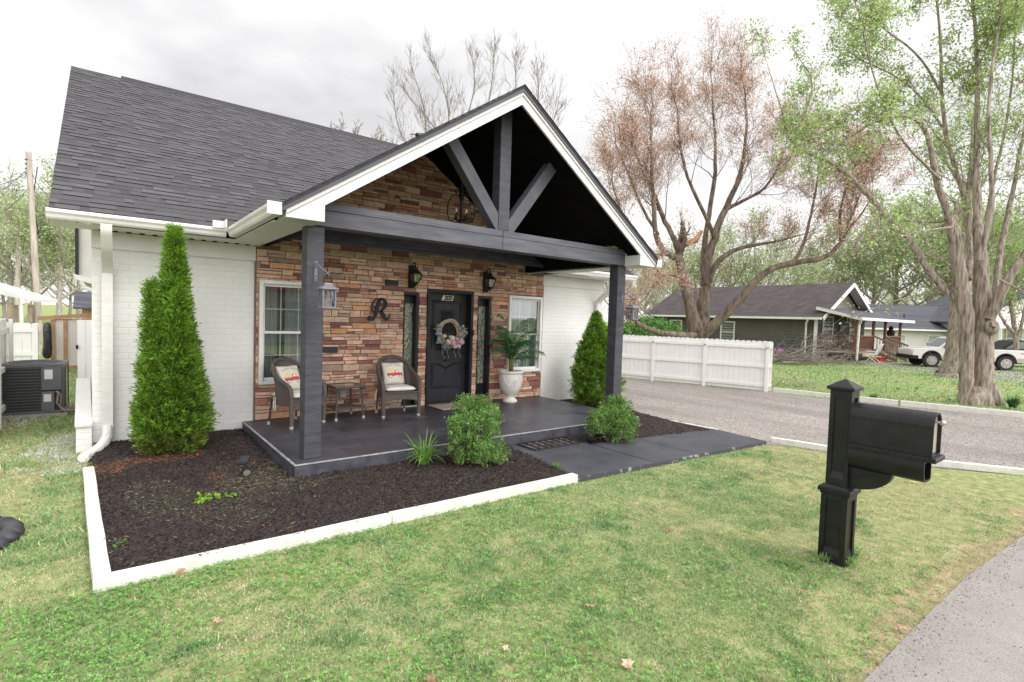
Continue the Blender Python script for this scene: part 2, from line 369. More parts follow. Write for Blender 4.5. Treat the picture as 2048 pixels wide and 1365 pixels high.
def special_mats():
    # wicker: woven bump and two browns
    m, t, bs = nodes_of('brown_wicker')
    n, l = t.nodes.new, t.links.new
    tcn = n('ShaderNodeTexCoord')
    ck = n('ShaderNodeTexChecker')
    ck.inputs['Scale'].default_value = 55
    mp_ = n('ShaderNodeMapping'); mp_.inputs['Location'].default_value = (0.003, 0.004, 0.005); mp_.inputs['Scale'].default_value = (1, 1, 1.6)
    l(tcn.outputs['Object'], mp_.inputs[0]); l(mp_.outputs[0], ck.inputs['Vector'])
    ck.inputs['Color1'].default_value = (0.05, 0.037, 0.031, 1)
    ck.inputs['Color2'].default_value = (0.135, 0.108, 0.095, 1)
    nz = n('ShaderNodeTexNoise'); nz.inputs['Scale'].default_value = 30
    l(tcn.outputs['Object'], nz.inputs['Vector'])
    mr = n('ShaderNodeMapRange'); mr.inputs['To Min'].default_value = 0.5; mr.inputs['To Max'].default_value = 1.6
    l(nz.outputs['Fac'], mr.inputs['Value'])
    mu = n('ShaderNodeMix'); mu.data_type = 'RGBA'; mu.blend_type = 'MULTIPLY'; mu.inputs[0].default_value = 1
    l(ck.outputs['Color'], mu.inputs[6]); l(mr.outputs[0], mu.inputs[7]); l(mu.outputs[2], bs.inputs['Base Color'])
    bs.inputs['Roughness'].default_value = 0.6
    bp = n('ShaderNodeBump'); bp.inputs['Strength'].default_value = 0.8; bp.inputs['Distance'].default_value = 0.006
    l(ck.outputs['Fac'], bp.inputs['Height']); l(bp.outputs[0], bs.inputs['Normal'])
    M['wicker'] = m
    # leaded art glass
    m, t, bs = nodes_of('leaded_art_glass')
    n, l = t.nodes.new, t.links.new
    tcn = n('ShaderNodeTexCoord')
    mp_ = n('ShaderNodeMapping'); mp_.inputs['Scale'].default_value = (22, 1, 9)
    l(tcn.outputs['Object'], mp_.inputs[0])
    vo = n('ShaderNodeTexVoronoi'); vo.feature = 'DISTANCE_TO_EDGE'; vo.inputs['Scale'].default_value = 1.0
    l(mp_.outputs[0], vo.inputs['Vector'])
    v2 = n('ShaderNodeTexVoronoi'); v2.inputs['Scale'].default_value = 1.0
    l(mp_.outputs[0], v2.inputs['Vector'])
    rp = n('ShaderNodeValToRGB')
    rp.color_ramp.elements[0].color = (0.16, 0.21, 0.19, 1)
    rp.color_ramp.elements[1].color = (0.50, 0.46, 0.27, 1)
    ee = rp.color_ramp.elements.new(0.5); ee.color = (0.32, 0.36, 0.30, 1)
    l(v2.outputs['Color'], rp.inputs[0])
    gt = n('ShaderNodeMath'); gt.operation = 'GREATER_THAN'; gt.inputs[1].default_value = 0.06
    l(vo.outputs['Distance'], gt.inputs[0])
    mu = n('ShaderNodeMix'); mu.data_type = 'RGBA'; mu.inputs[6].default_value = (0.10, 0.09, 0.05, 1)
    l(gt.outputs[0], mu.inputs[0]); l(rp.outputs[0], mu.inputs[7]); l(mu.outputs[2], bs.inputs['Base Color'])
    bs.inputs['Roughness'].default_value = 0.12
    bp = n('ShaderNodeBump'); bp.inputs['Strength'].default_value = 0.5; bp.inputs['Distance'].default_value = 0.01
    l(v2.outputs['Distance'], bp.inputs['Height']); l(bp.outputs[0], bs.inputs['Normal'])
    M['art_glass'] = m
    # gravel
    m, t, bs = nodes_of('crushed_gravel')
    n, l = t.nodes.new, t.links.new
    tcn = n('ShaderNodeTexCoord')
    vo = n('ShaderNodeTexVoronoi'); vo.inputs['Scale'].default_value = 62
    l(tcn.outputs['Object'], vo.inputs['Vector'])
    rp = n('ShaderNodeValToRGB')
    for k, (p_, c) in enumerate([(0.0, (0.15, 0.131, 0.120)), (1.0, (0.41, 0.38, 0.352))]):
        rp.color_ramp.elements[k].position = p_; rp.color_ramp.elements[k].color = (*c, 1)
    ee = rp.color_ramp.elements.new(0.5); ee.color = (0.25, 0.226, 0.208, 1)
    l(vo.outputs['Color'], rp.inputs[0])
    nz = n('ShaderNodeTexNoise'); nz.inputs['Scale'].default_value = 0.8; nz.inputs['Detail'].default_value = 7
    nz.inputs['Roughness'].default_value = 0.65
    mpd = n('ShaderNodeMapping'); mpd.inputs['Rotation'].default_value = (0, 0, -0.30); mpd.inputs['Scale'].default_value = (1.3, 0.30, 1)
    l(tcn.outputs['Object'], mpd.inputs[0]); l(mpd.outputs[0], nz.inputs['Vector'])
    mr = n('ShaderNodeMapRange'); mr.inputs['From Min'].default_value = 0.3; mr.inputs['From Max'].default_value = 0.7
    mr.inputs['To Min'].default_value = 0.82; mr.inputs['To Max'].default_value = 1.50
    l(nz.outputs['Fac'], mr.inputs['Value'])
    mu = n('ShaderNodeMix'); mu.data_type = 'RGBA'; mu.blend_type = 'MULTIPLY'; mu.inputs[0].default_value = 1
    l(rp.outputs[0], mu.inputs[6]); l(mr.outputs[0], mu.inputs[7]); l(mu.outputs[2], bs.inputs['Base Color'])
    bs.inputs['Roughness'].default_value = 0.95
    bp = n('ShaderNodeBump'); bp.inputs['Strength'].default_value = 0.8; bp.inputs['Distance'].default_value = 0.02; bp.invert = True
    l(vo.outputs['Distance'], bp.inputs['Height']); l(bp.outputs[0], bs.inputs['Normal'])
    M['gravel'] = m
    # worn asphalt
    m, t, bs = nodes_of('worn_asphalt')
    n, l = t.nodes.new, t.links.new
    tcn = n('ShaderNodeTexCoord')
    vo = n('ShaderNodeTexVoronoi'); vo.inputs['Scale'].default_value = 210
    l(tcn.outputs['Object'], vo.inputs['Vector'])
    rp = n('ShaderNodeValToRGB')
    rp.color_ramp.elements[0].color = (0.20, 0.182, 0.17, 1); rp.color_ramp.elements[1].color = (0.38, 0.352, 0.335, 1)
    ee = rp.color_ramp.elements.new(0.55); ee.color = (0.28, 0.257, 0.243, 1)
    l(vo.outputs['Color'], rp.inputs[0])
    nz = n('ShaderNodeTexNoise'); nz.inputs['Scale'].default_value = 3.0; nz.inputs['Detail'].default_value = 8
    l(tcn.outputs['Object'], nz.inputs['Vector'])
    mr = n('ShaderNodeMapRange'); mr.inputs['To Min'].default_value = 0.8; mr.inputs['To Max'].default_value = 1.25
    l(nz.outputs['Fac'], mr.inputs['Value'])
    mu = n('ShaderNodeMix'); mu.data_type = 'RGBA'; mu.blend_type = 'MULTIPLY'; mu.inputs[0].default_value = 1
    l(rp.outputs[0], mu.inputs[6]); l(mr.outputs[0], mu.inputs[7]); l(mu.outputs[2], bs.inputs['Base Color'])
    bs.inputs['Roughness'].default_value = 0.9
    bp = n('ShaderNodeBump'); bp.inputs['Strength'].default_value = 0.5; bp.inputs['Distance'].default_value = 0.006; bp.invert = True
    l(vo.outputs['Distance'], bp.inputs['Height']); l(bp.outputs[0], bs.inputs['Normal'])
    M['asphalt'] = m
    # lawn sheet under the blades
    m, t, bs = nodes_of('lawn_ground')
    n, l = t.nodes.new, t.links.new
    tcn = n('ShaderNodeTexCoord')
    n1_ = n('ShaderNodeTexNoise'); n1_.inputs['Scale'].default_value = 0.8; n1_.inputs['Detail'].default_value = 8; n1_.inputs['Roughness'].default_value = 0.7
    n2_ = n('ShaderNodeTexNoise'); n2_.inputs['Scale'].default_value = 26; n2_.inputs['Detail'].default_value = 5
    l(tcn.outputs['Object'], n1_.inputs['Vector']); l(tcn.outputs['Object'], n2_.inputs['Vector'])
    r1 = n('ShaderNodeValToRGB')
    r1.color_ramp.elements[0].position = 0.32; r1.color_ramp.elements[0].color = (0.42, 0.35, 0.21, 1)
    r1.color_ramp.elements[1].position = 0.52; r1.color_ramp.elements[1].color = (0.24, 0.32, 0.115, 1)
    ee = r1.color_ramp.elements.new(0.75); ee.color = (0.165, 0.275, 0.08, 1)
    l(n1_.outputs['Fac'], r1.inputs[0])
    mr = n('ShaderNodeMapRange'); mr.inputs['From Min'].default_value = 0.3; mr.inputs['From Max'].default_value = 0.7
    mr.inputs['To Min'].default_value = 0.55; mr.inputs['To Max'].default_value = 1.35
    l(n2_.outputs['Fac'], mr.inputs['Value'])
    mu = n('ShaderNodeMix'); mu.data_type = 'RGBA'; mu.blend_type = 'MULTIPLY'; mu.inputs[0].default_value = 1
    l(r1.outputs[0], mu.inputs[6]); l(mr.outputs[0], mu.inputs[7]); l(mu.outputs[2], bs.inputs['Base Color'])
    bs.inputs['Roughness'].default_value = 0.95
    bs.inputs['Specular IOR Level'].default_value = 0.2
    bp = n('ShaderNodeBump'); bp.inputs['Strength'].default_value = 0.8; bp.inputs['Distance'].default_value = 0.03
    l(n2_.outputs['Fac'], bp.inputs['Height']); l(bp.outputs[0], bs.inputs['Normal'])
    M['lawn'] = m
    # mulch soil
    m, t, bs = nodes_of('dark_mulch')
    n, l = t.nodes.new, t.links.new
    tcn = n('ShaderNodeTexCoord')
    n1_ = n('ShaderNodeTexNoise'); n1_.inputs['Scale'].default_value = 45; n1_.inputs['Detail'].default_value = 6
    mp_ = n('ShaderNodeMapping'); mp_.inputs['Scale'].default_value = (1, 1.7, 1)
    l(tcn.outputs['Object'], mp_.inputs[0]); l(mp_.outputs[0], n1_.inputs['Vector'])
    r1 = n('ShaderNodeValToRGB')
    r1.color_ramp.elements[0].position = 0.38; r1.color_ramp.elements[0].color = (0.018, 0.015, 0.015, 1)
    r1.color_ramp.elements[1].position = 0.72; r1.color_ramp.elements[1].color = (0.11, 0.085, 0.075, 1)
    l(n1_.outputs['Fac'], r1.inputs[0]); l(r1.outputs[0], bs.inputs['Base Color'])
    bs.inputs['Roughness'].default_value = 0.95
    bs.inputs['Specular IOR Level'].default_value = 0.2
    bp = n('ShaderNodeBump'); bp.inputs['Strength'].default_value = 1.0; bp.inputs['Distance'].default_value = 0.03
    l(n1_.outputs['Fac'], bp.inputs['Height']); l(bp.outputs[0], bs.inputs['Normal'])
    M['mulch'] = m
special_mats()

# ------------------------------------------------------------------ mesh helpers
class MB:
    """collects shapes; build() links them as ONE mesh object"""
    def __init__(s):
        s.v, s.f, s.t = [], [], []
        s.tint = None
    def add(s, vs, fs, tint=None):
        o = len(s.v)
        s.v.extend([tuple(p) for p in vs])
        for f in fs:
            s.f.append([i + o for i in f])
            s.t.append(tint or s.tint or (1, 1, 1))
    def box(s, x0, x1, y0, y1, z0, z1, tint=None):
        s.add([(x0, y0, z0), (x1, y0, z0), (x1, y1, z0), (x0, y1, z0), (x0, y0, z1), (x1, y0, z1), (x1, y1, z1), (x0, y1, z1)],
              [(0, 3, 2, 1), (4, 5, 6, 7), (0, 1, 5, 4), (1, 2, 6, 5), (2, 3, 7, 6), (3, 0, 4, 7)], tint)
    def bar(s, a, b, w_, h_, up=(0, 0, 1), tint=None):
        """rectangular bar from a to b, w_ sideways, h_ along up"""
        a, b = Vector(a), Vector(b)
        d = (b - a).normalized()
        up = Vector(up)
        sd_ = d.cross(up)
        if sd_.length < 1e-4:
            sd_ = d.cross(Vector((1, 0, 0)))
        sd_.normalize()
        up = sd_.cross(d)
        sv, uv = sd_ * w_ / 2, up * h_ / 2
        vs = [a - sv - uv, a + sv - uv, a + sv + uv, a - sv + uv, b - sv - uv, b + sv - uv, b + sv + uv, b - sv + uv]
        s.add(vs, [(0, 1, 2, 3), (7, 6, 5, 4), (0, 4, 5, 1), (1, 5, 6, 2), (2, 6, 7, 3), (3, 7, 4, 0)], tint)
    def tube(s, pts, rad, n=8, cap=True, tint=None):
        pts = [Vector(p) for p in pts]
        if not hasattr(rad, '__len__'):
            rad = [rad] * len(pts)
        d0 = (pts[1] - pts[0]).normalized()
        a = d0.orthogonal().normalized()
        vs, fs = [], []
        for i, p in enumerate(pts):
            if i == 0:
                d = d0
            elif i == len(pts) - 1:
                d = (pts[i] - pts[i - 1])
            else:
                d = (pts[i + 1] - pts[i - 1])
            d = d.normalized() if d.length > 1e-9 else d0
            a = a - d * a.dot(d)
            a = a.normalized() if a.length > 1e-6 else d.orthogonal().normalized()
            b = d.cross(a)
            for k in range(n):
                an = 2 * math.pi * k / n
                vs.append(p + (a * math.cos(an) + b * math.sin(an)) * rad[i])
        for i in range(len(pts) - 1):
            for k in range(n):
                k2 = (k + 1) % n
                fs.append((i * n + k, i * n + k2, (i + 1) * n + k2, (i + 1) * n + k))
        if cap:
            fs.append(tuple(range(n - 1, -1, -1)))
            q = (len(pts) - 1) * n
            fs.append(tuple(q + k for k in range(n)))
        s.add(vs, fs, tint)
    def lathe(s, prof, c=(0, 0, 0), n=24, tint=None, rot=0.0):
        vs, fs = [], []
        for r_, z_ in prof:
            for k in range(n):
                an = 2 * math.pi * k / n + rot
                vs.append((c[0] + r_ * math.cos(an), c[1] + r_ * math.sin(an), c[2] + z_))
        for i in range(len(prof) - 1):
            for k in range(n):
                k2 = (k + 1) % n
                fs.append((i * n + k, i * n + k2, (i + 1) * n + k2, (i + 1) * n + k))
        fs.append(tuple(range(n - 1, -1, -1)))
        q = (len(prof) - 1) * n
        fs.append(tuple(q + k for k in range(n)))
        s.add(vs, fs, tint)
    def prism(s, poly, off, tint=None):
        """polygon (3-D points) pushed along off"""
        poly = [Vector(p) for p in poly]
        off = Vector(off)
        n = len(poly)
        vs = poly + [p + off for p in poly]
        fs = [tuple(range(n - 1, -1, -1)), tuple(range(n, 2 * n))]
        for i in range(n):
            j = (i + 1) % n
            fs.append((i, j, j + n, i + n))
        s.add(vs, fs, tint)
    def ball(s, c, r_, n=10, sq=(1, 1, 1), tint=None):
        prof = []
        m_ = max(4, n // 2)
        vs, fs = [], []
        for i in range(m_ + 1):
            th = math.pi * i / m_
            for k in range(n):
                an = 2 * math.pi * k / n
                vs.append((c[0] + r_ * sq[0] * math.sin(th) * math.cos(an), c[1] + r_ * sq[1] * math.sin(th) * math.sin(an), c[2] + r_ * sq[2] * math.cos(th)))
        for i in range(m_):
            for k in range(n):
                k2 = (k + 1) % n
                fs.append((i * n + k, (i + 1) * n + k, (i + 1) * n + k2, i * n + k2))
        s.add(vs, fs, tint)
    def torus(s, c, R_, r_, ax='y', n=24, m_=8, tint=None):
        pts = []
        for k in range(n + 1):
            a = 2 * math.pi * k / n
            if ax == 'y':
                pts.append((c[0] + R_ * math.cos(a), c[1], c[2] + R_ * math.sin(a)))
            elif ax == 'z':
                pts.append((c[0] + R_ * math.cos(a), c[1] + R_ * math.sin(a), c[2]))
            else:
                pts.append((c[0], c[1] + R_ * math.cos(a), c[2] + R_ * math.sin(a)))
        s.tube(pts, r_, m_, False, tint)
    def quad(s, a, b, c, d, tint=None):
        s.add([a, b, c, d], [(0, 1, 2, 3)], tint)
    def build(s, name, mat, parent=None, smooth=None, bevel=0.0, seg=2):
        me = bpy.data.meshes.new(name)
        me.from_pydata(s.v, [], s.f)
        me.materials.append(mat)
        if any(t != (1, 1, 1) for t in s.t):
            at = me.attributes.new('tint', 'FLOAT_COLOR', 'FACE')
            arr = np.ones((len(s.f), 4), np.float32)
            arr[:, :3] = np.array(s.t, np.float32)
            at.data.foreach_set('color', arr.ravel())
        elif True:
            at = me.attributes.new('tint', 'FLOAT_COLOR', 'FACE')
            at.data.foreach_set('color', np.ones(len(s.f) * 4, np.float32))
        bm = bmesh.new()
        bm.from_mesh(me)
        bmesh.ops.recalc_face_normals(bm, faces=bm.faces)
        bm.to_mesh(me)
        bm.free()
        if smooth:
            me.polygons.foreach_set('use_smooth', [True] * len(me.polygons))
            if smooth is not True:
                me.set_sharp_from_angle(angle=R(smooth))
        o = bpy.data.objects.new(name, me)
        COL.objects.link(o)
        if bevel:
            b = o.modifiers.new('bevel', 'BEVEL')
            b.width = bevel
            b.segments = seg
            b.limit_method = 'ANGLE'
        if parent:
            attach(o, parent)
        return o

def attach(o, parent):
    o.parent = parent
    if parent.get('fixed'):
        o.matrix_parent_inverse = base_matrix(parent).inverted()

def base_matrix(o):
    m = Matrix.LocRotScale(o.location, o.rotation_euler, o.scale)
    if o.parent:
        m = base_matrix(o.parent) @ o.matrix_parent_inverse @ m
    return m

def raw_mesh(name, V, colors, mat, parent=None):
    """V: (faces, k, 3) loose faces with one colour each -> ONE mesh"""
    V = np.asarray(V, np.float32)
    nf, k = V.shape[:2]
    me = bpy.data.meshes.new(name)
    me.vertices.add(nf * k)
    me.vertices.foreach_set('co', V.ravel())
    me.loops.add(nf * k)
    me.loops.foreach_set('vertex_index', np.arange(nf * k, dtype=np.int32))
    me.polygons.add(nf)
    me.polygons.foreach_set('loop_start', np.arange(0, nf * k, k, dtype=np.int32))
    me.update(calc_edges=True)
    me.validate()
    at = me.attributes.new('tint', 'FLOAT_COLOR', 'FACE')
    c = np.ones((nf, 4), np.float32)
    c[:, :3] = colors
    at.data.foreach_set('color', c.ravel())
    me.materials.append(mat)
    o = bpy.data.objects.new(name, me)
    COL.objects.link(o)
    if parent:
        attach(o, parent)
    return o

def thing(name, label, cat, loc=(0, 0, 0), rotz=0.0, group=None, fixed=False):
    """an Empty at the thing's base; fixed=True means its parts are built in world coordinates"""
    o = bpy.data.objects.new(name, None)
    COL.objects.link(o)
    o.empty_display_size = 0.1
    o.location = loc
    o.rotation_euler = (0, 0, rotz)
    if fixed:
        o['fixed'] = 1
    o['label'] = label
    o['category'] = cat
    if group:
        o['group'] = group
    return o

def tag(o, label, cat, group=None):
    o['label'] = label
    o['category'] = cat
    if group:
        o['group'] = group
    return o

def setting(o, kind='structure'):
    o['kind'] = kind
    return o

def copy_tree(o, parent=None):
    c = o.copy()
    COL.objects.link(c)
    if parent:
        c.parent = parent
    for ch in list(o.children):
        copy_tree(ch, c)
    return c

def text_mesh(body, size, depth, shear=0.0, bold=0.0):
    cu = bpy.data.curves.new('lettering', 'FONT')
    cu.body = body
    cu.size = size
    cu.extrude = depth
    cu.shear = shear
    cu.offset = bold
    cu.align_x = 'CENTER'
    cu.align_y = 'CENTER'
    o = bpy.data.objects.new('lettering', cu)
    COL.objects.link(o)
    dg = bpy.context.evaluated_depsgraph_get()
    me = bpy.data.meshes.new_from_object(o.evaluated_get(dg))
    bpy.data.objects.remove(o)
    return me

def text_obj(name, body, size, depth, mat, mtx, parent=None, shear=0.0, bold=0.0):
    me = text_mesh(body, size, depth, shear, bold)
    me.transform(mtx)
    me.materials.clear()
    me.materials.append(mat)
    o = bpy.data.objects.new(name, me)
    COL.objects.link(o)
    if parent:
        attach(o, parent)
    return o

def inpoly(pts, poly):
    x, y = pts[:, 0], pts[:, 1]
    c = np.zeros(len(pts), bool)
    n = len(poly)
    j = n - 1
    for i in range(n):
        xi, yi = poly[i][:2]
        xj, yj = poly[j][:2]
        cond = ((yi > y) != (yj > y)) & (x < (xj - xi) * (y - yi) / (yj - yi + 1e-12) + xi)
        c ^= cond
        j = i
    return c

def vnoise(x, y, sc, seed=0.0):
    """cheap smooth value noise on arrays, 0..1"""
    def h(i, j):
        v = np.sin(i * 127.1 + j * 311.7 + seed * 74.7) * 43758.5453
        return v - np.floor(v)
    u, v = x * sc, y * sc
    i, j = np.floor(u), np.floor(v)
    fu, fv = u - i, v - j
    fu, fv = fu * fu * (3 - 2 * fu), fv * fv * (3 - 2 * fv)
    return (h(i, j) * (1 - fu) + h(i + 1, j) * fu) * (1 - fv) + (h(i, j + 1) * (1 - fu) + h(i + 1, j + 1) * fu) * fv

# ================================================================== SETTING: ground, roads, beds
MULCH_L = [(-0.03, 4.10), (4.14, 4.08), (4.38, 5.72), (1.66, 5.70), (1.66, 8.32), (-0.10, 8.32), (-0.15, 7.0)]
WALK = [(4.36, 5.59), (4.17, 4.05), (7.93, 3.82), (8.10, 4.74), (5.43, 5.08), (5.51, 5.59)]
MULCH_R = [(5.46, 5.68), (5.38, 5.02), (8.12, 4.68), (8.06, 5.74), (8.38, 7.2), (9.45, 9.0), (9.0, 9.4), (7.1, 8.30), (7.1, 5.68)]
_fb = [G(1580, 791), G(1795, 812), G(2048, 837)]
DRIVE = [(7.95, 3.85), (8.14, 3.5), (8.6, 2.0), (9.7, 0.55), (60, 0.3), (60, -1.2), (17.2, -0.4), (_fb[2].x, _fb[2].y), (_fb[1].x, _fb[1].y), (_fb[0].x, _fb[0].y),
         (14.40, 6.86), (13.10, 10.87), (12.0, 15.0), (10.8, 30), (8.6, 30), (9.2, 9.2), (8.35, 7.2), (8.02, 5.70), (8.10, 4.73)]
ROADLINE = [(-60, 1.3), (-5, 1.05), (3.06, 0.905), (4.04, 0.90), (5.0, 0.88), (6.44, 0.78), (9.5, 0.56), (17, 0.0), (60, -1.0)]
ROAD = ROADLINE + [(60, -7), (-60, -5)]

lm = MB()
def rings(mb, z, half=900):
    mb.add([(-half, -half, z), (half, -half, z), (half, half, z), (-half, half, z)], [(0, 1, 2, 3)])
rings(lm, 0)
lawn = setting(lm.build('lawn', M['lawn']))
def sheet(name, poly, z, mat, cut=0):
    mb = MB()
    mb.add([(p[0], p[1], z) for p in poly], [tuple(range(len(poly)))])
    o = mb.build(name, mat)
    bm = bmesh.new(); bm.from_mesh(o.data)
    bmesh.ops.triangulate(bm, faces=bm.faces)
    bm.normal_update()
    for f in bm.faces:
        if f.normal.z < 0:
            f.normal_flip()
    bm.to_mesh(o.data); bm.free()
    return setting(o)
def straw_mat(name, c1, c2, c3):
    return pmat(name, c1, c2, 9, 0.95, 0.9, 60, c3=c3, lo=0.36, hi=0.58, detail=9, bdist=0.02, spec=0.15)
sheet('lawn_thatch', [(p[0], p[1]) for p in ROADLINE if -6 < p[0] < 9.4] + [(9.0, 1.0), (8.4, 2.6), (8.1, 3.8), (4.2, 4.4), (-.02, 4.4), (-.02, 20), (-6, 20)], 0.003,
      straw_mat('dry_thatch', (0.18, 0.23, 0.08), (0.32, 0.33, 0.155), (0.44, 0.38, 0.23)))
_vg = []
for _i in range(120):
    _x = 1.7 + 7.6 * _i / 119
    _w = .15 + .30 * mnoise.noise(Vector((_x * 1.7, 3.1, 0))) + .16 * mnoise.noise(Vector((_x * 7, 1.1, 0)))
    _vg.append((_x, float(np.interp(_x, [p[0] for p in ROADLINE], [p[1] for p in ROADLINE])) + max(.03, _w) * min(1, (_x - 1.6) / .9)))
sheet('dry_verge', [(p[0], p[1] - .02) for p in ROADLINE if 1.5 < p[0] < 9.4] + [(9.3, .5)] + _vg[::-1], 0.006, straw_mat('dry_verge_soil', (0.22, 0.21, 0.10), (0.36, 0.30, 0.17), (0.48, 0.38, 0.25)))
sheet('driveway', DRIVE, 0.008, M['gravel'])
sheet('road', ROAD, 0.014, M['asphalt'])
far_drive = sheet('neighbour_driveway', [tuple(P(1600, 727, 33).xy), tuple(G(1800, 738).xy), tuple(G(2060, 768).xy), tuple(G(2300, 790).xy), tuple(G(2300, 750).xy), tuple(G(2060, 742).xy), tuple(G(1800, 727).xy)], 0.008, M['gravel'])

def bed(name, poly, zf):
    """mulch surface as a gently mounded grid"""
    xs = [p[0] for p in poly]; ys = [p[1] for p in poly]
    st = 0.05
    gx = np.arange(min(xs) - st, max(xs) + st, st); gy = np.arange(min(ys) - st, max(ys) + st, st)
    X, Y = np.meshgrid(gx, gy, indexing='ij')
    ins = inpoly(np.stack([X.ravel(), Y.ravel()], 1), poly).reshape(X.shape)
    Z = zf(X, Y)
    mb = MB()
    nx, ny = X.shape
    idx = -np.ones(X.shape, int)
    for i in range(nx - 1):
        for j in range(ny - 1):
            if ins[i, j] and ins[i + 1, j] and ins[i, j + 1] and ins[i + 1, j + 1]:
                f = []
                for (a, b) in ((i, j), (i + 1, j), (i + 1, j + 1), (i, j + 1)):
                    if idx[a, b] < 0:
                        idx[a, b] = len(mb.v)
                        mb.v.append((X[a, b], Y[a, b], Z[a, b]))
                    f.append(int(idx[a, b]))
                mb.f.append(f); mb.t.append((1, 1, 1))
    return setting(mb.build(name, M['mulch'], smooth=True))
def zl(X, Y):
    return 0.035 + 0.030 * vnoise(X, Y, 1.3, 3) + 0.018 * vnoise(X, Y, 6, 5) + 0.03 * np.clip((Y - 6.3) / 1.8, 0, 1)
def zr(X, Y):
    return 0.03 + 0.03 * vnoise(X, Y, 1.6, 8) + 0.015 * vnoise(X, Y, 6, 2)
bed('mulch_bed', MULCH_L, zl)
bed('mulch_bed', MULCH_R, zr)

# walkway slabs, with chipped near edge
wk = MB()
we = MB()
def slab(poly, z):
    wk.prism([(p[0], p[1], 0.0) for p in poly], (0, 0, z))
slab([(4.36, 5.585), (4.17, 4.05), (5.43, 3.973), (5.425, 5.085), (5.505, 5.585)], 0.055)
xs_ = [5.435, 6.30, 7.15, 8.0]
def nearY(x): return 4.05 + (x - 4.17) * (3.82 - 4.05) / (7.93 - 4.17)
def farY(x): return 5.08 + (x - 5.43) * (4.74 - 5.08) / (8.10 - 5.43)
for a, b in ((5.442, 6.296), (6.304, 7.146), (7.154, 7.95)):
    slab([(a, nearY(a) + (0.0 if a < 7 else 0.0)), (b, nearY(b)), (b + (0.13 if b > 7.9 else 0.02), farY(b)), (a + 0.012, farY(a))], 0.055)
setting(wk.build('walkway', M['walk'], bevel=0.006))
for (a, b) in (((4.15, 4.043), (7.93, 3.813)),):
    we.bar((a[0], a[1], 0.026), (b[0], b[1], 0.026), 0.02, 0.058)
we.bar((4.155, 4.06, 0.026), (4.35, 5.58, 0.026), 0.02, 0.056)
setting(we.build('walkway_edge', M['walk_edge']))

# painted timbers that edge the beds and the drive
def timber(label, a, b, w_=0.085, h_=0.085, group='white painted edging timbers'):
    a, b = Vector((*a, 0)), Vector((*b, 0))
    c = (a + b) / 2
    d = b - a
    ang = math.atan2(d.y, d.x)
    ln = d.length
    o = MB()
    n = max(2, int(ln / 0.35))
    vs = []
    for i in range(n + 1):
        x = -ln / 2 + ln * i / n
        j = rng.uniform(-.004, .004)
        k = rng.uniform(-.003, .003)
        vs += [(x, -w_ / 2 + j, 0), (x, w_ / 2 + j, 0), (x, w_ / 2 + j, h_ + k), (x, -w_ / 2 + j, h_ + k)]
    fs = [(0, 1, 2, 3), (4 * n + 3, 4 * n + 2, 4 * n + 1, 4 * n)]
    for i in range(n):
        q = 4 * i
        for k in range(4):
            k2 = (k + 1) % 4
            fs.append((q + k, q + k2, q + 4 + k2, q + 4 + k))
    o.add(vs, fs)
    ob = o.build('edging_timber', M['edging'], bevel=0.008)
    ob.location = (c.x, c.y, 0.001)
    ob.rotation_euler = (0, 0, ang)
    return tag(ob, label, 'edging timber', group)
timber('white painted timber along the left side of the mulch bed', (-0.135, 7.06), (-0.015, 4.17), 0.095)
timber('white painted timber across the front of the mulch bed by its left corner', (-0.06, 4.12), (1.93, 4.105), 0.095)
timber('white painted timber across the mulch bed front, ending at the walkway', (1.937, 4.107), (4.14, 4.08), 0.095, 0.09)
timber('white painted timber between the lawn and gravel, starting at the walkway end', (8.16, 3.84), (8.50, 2.45))
timber('white painted timber between the lawn and gravel behind the black mailbox', (8.505, 2.43), (9.75, 0.35))
timber('short white timber between the small mulch bed and the gravel', tuple(G(1334, 846).xy), tuple(G(1434, 866).xy), 0.07, 0.06)
timber('white timber on the far side of the gravel, running from the fence end', (14.42, 6.80), tuple(_fb[1].xy), 0.10, 0.13)
timber('white timber on the far side of the gravel below the big maple', (_fb[1].x + .02, _fb[1].y - 0.05), (_fb[2].x, _fb[2].y), 0.10, 0.13)

# ================================================================== HOUSE
house = thing('brick_house', 'white brick house with dark roof and stone clad gabled porch', 'house', (4.3, 8.2, 0), fixed=True)
YS = 8.22                                # stone face
SL = 0.63                                # main roof slope
PS = 0.671                               # porch roof slope
RX, RZ = 4.28, 4.80                      # porch ridge
def zmain(y): return 2.84 + SL * (y - 7.66)
def zporch(x): return RZ - PS * abs(x - RX)

for (x0, x1, sx0, sx1) in ((-0.12, 1.72, -0.12, 0.08), (7.20, 9.05, 8.85, 9.05)):
    wb = MB()
    wb.box(x0, x1, 8.25, 8.45, 0, 2.715)
    wb.box(sx0, sx1, 8.45, 17.6, 0, 2.715)
    wb.prism([(sx0, 8.46, 2.715), (sx0, 13.1, 6.1), (sx0, 17.6, 2.715)], (0.15, 0, 0))
    wb.build('brick_wall', M['white_brick'], house)
    fz = MB()
    fz.box(x0 - .005, x1 - .005, 8.225, 8.247, 2.50, 2.712)
    fz.build('frieze_board', M['white_trim'], house, bevel=0.004)

# ---- openings
WIN_L = (1.76, 2.62, 0.72, 2.24)
WIN_R = (6.29, 7.15, 0.72, 2.25)
DOOR = (4.49, 5.46, 0.2, 2.27)
SID_L = (4.04, 4.335, 0.22, 2.19)
SID_R = (5.57, 5.885, 0.22, 2.20)
HOLES = [WIN_L, WIN_R, DOOR, SID_L, SID_R]

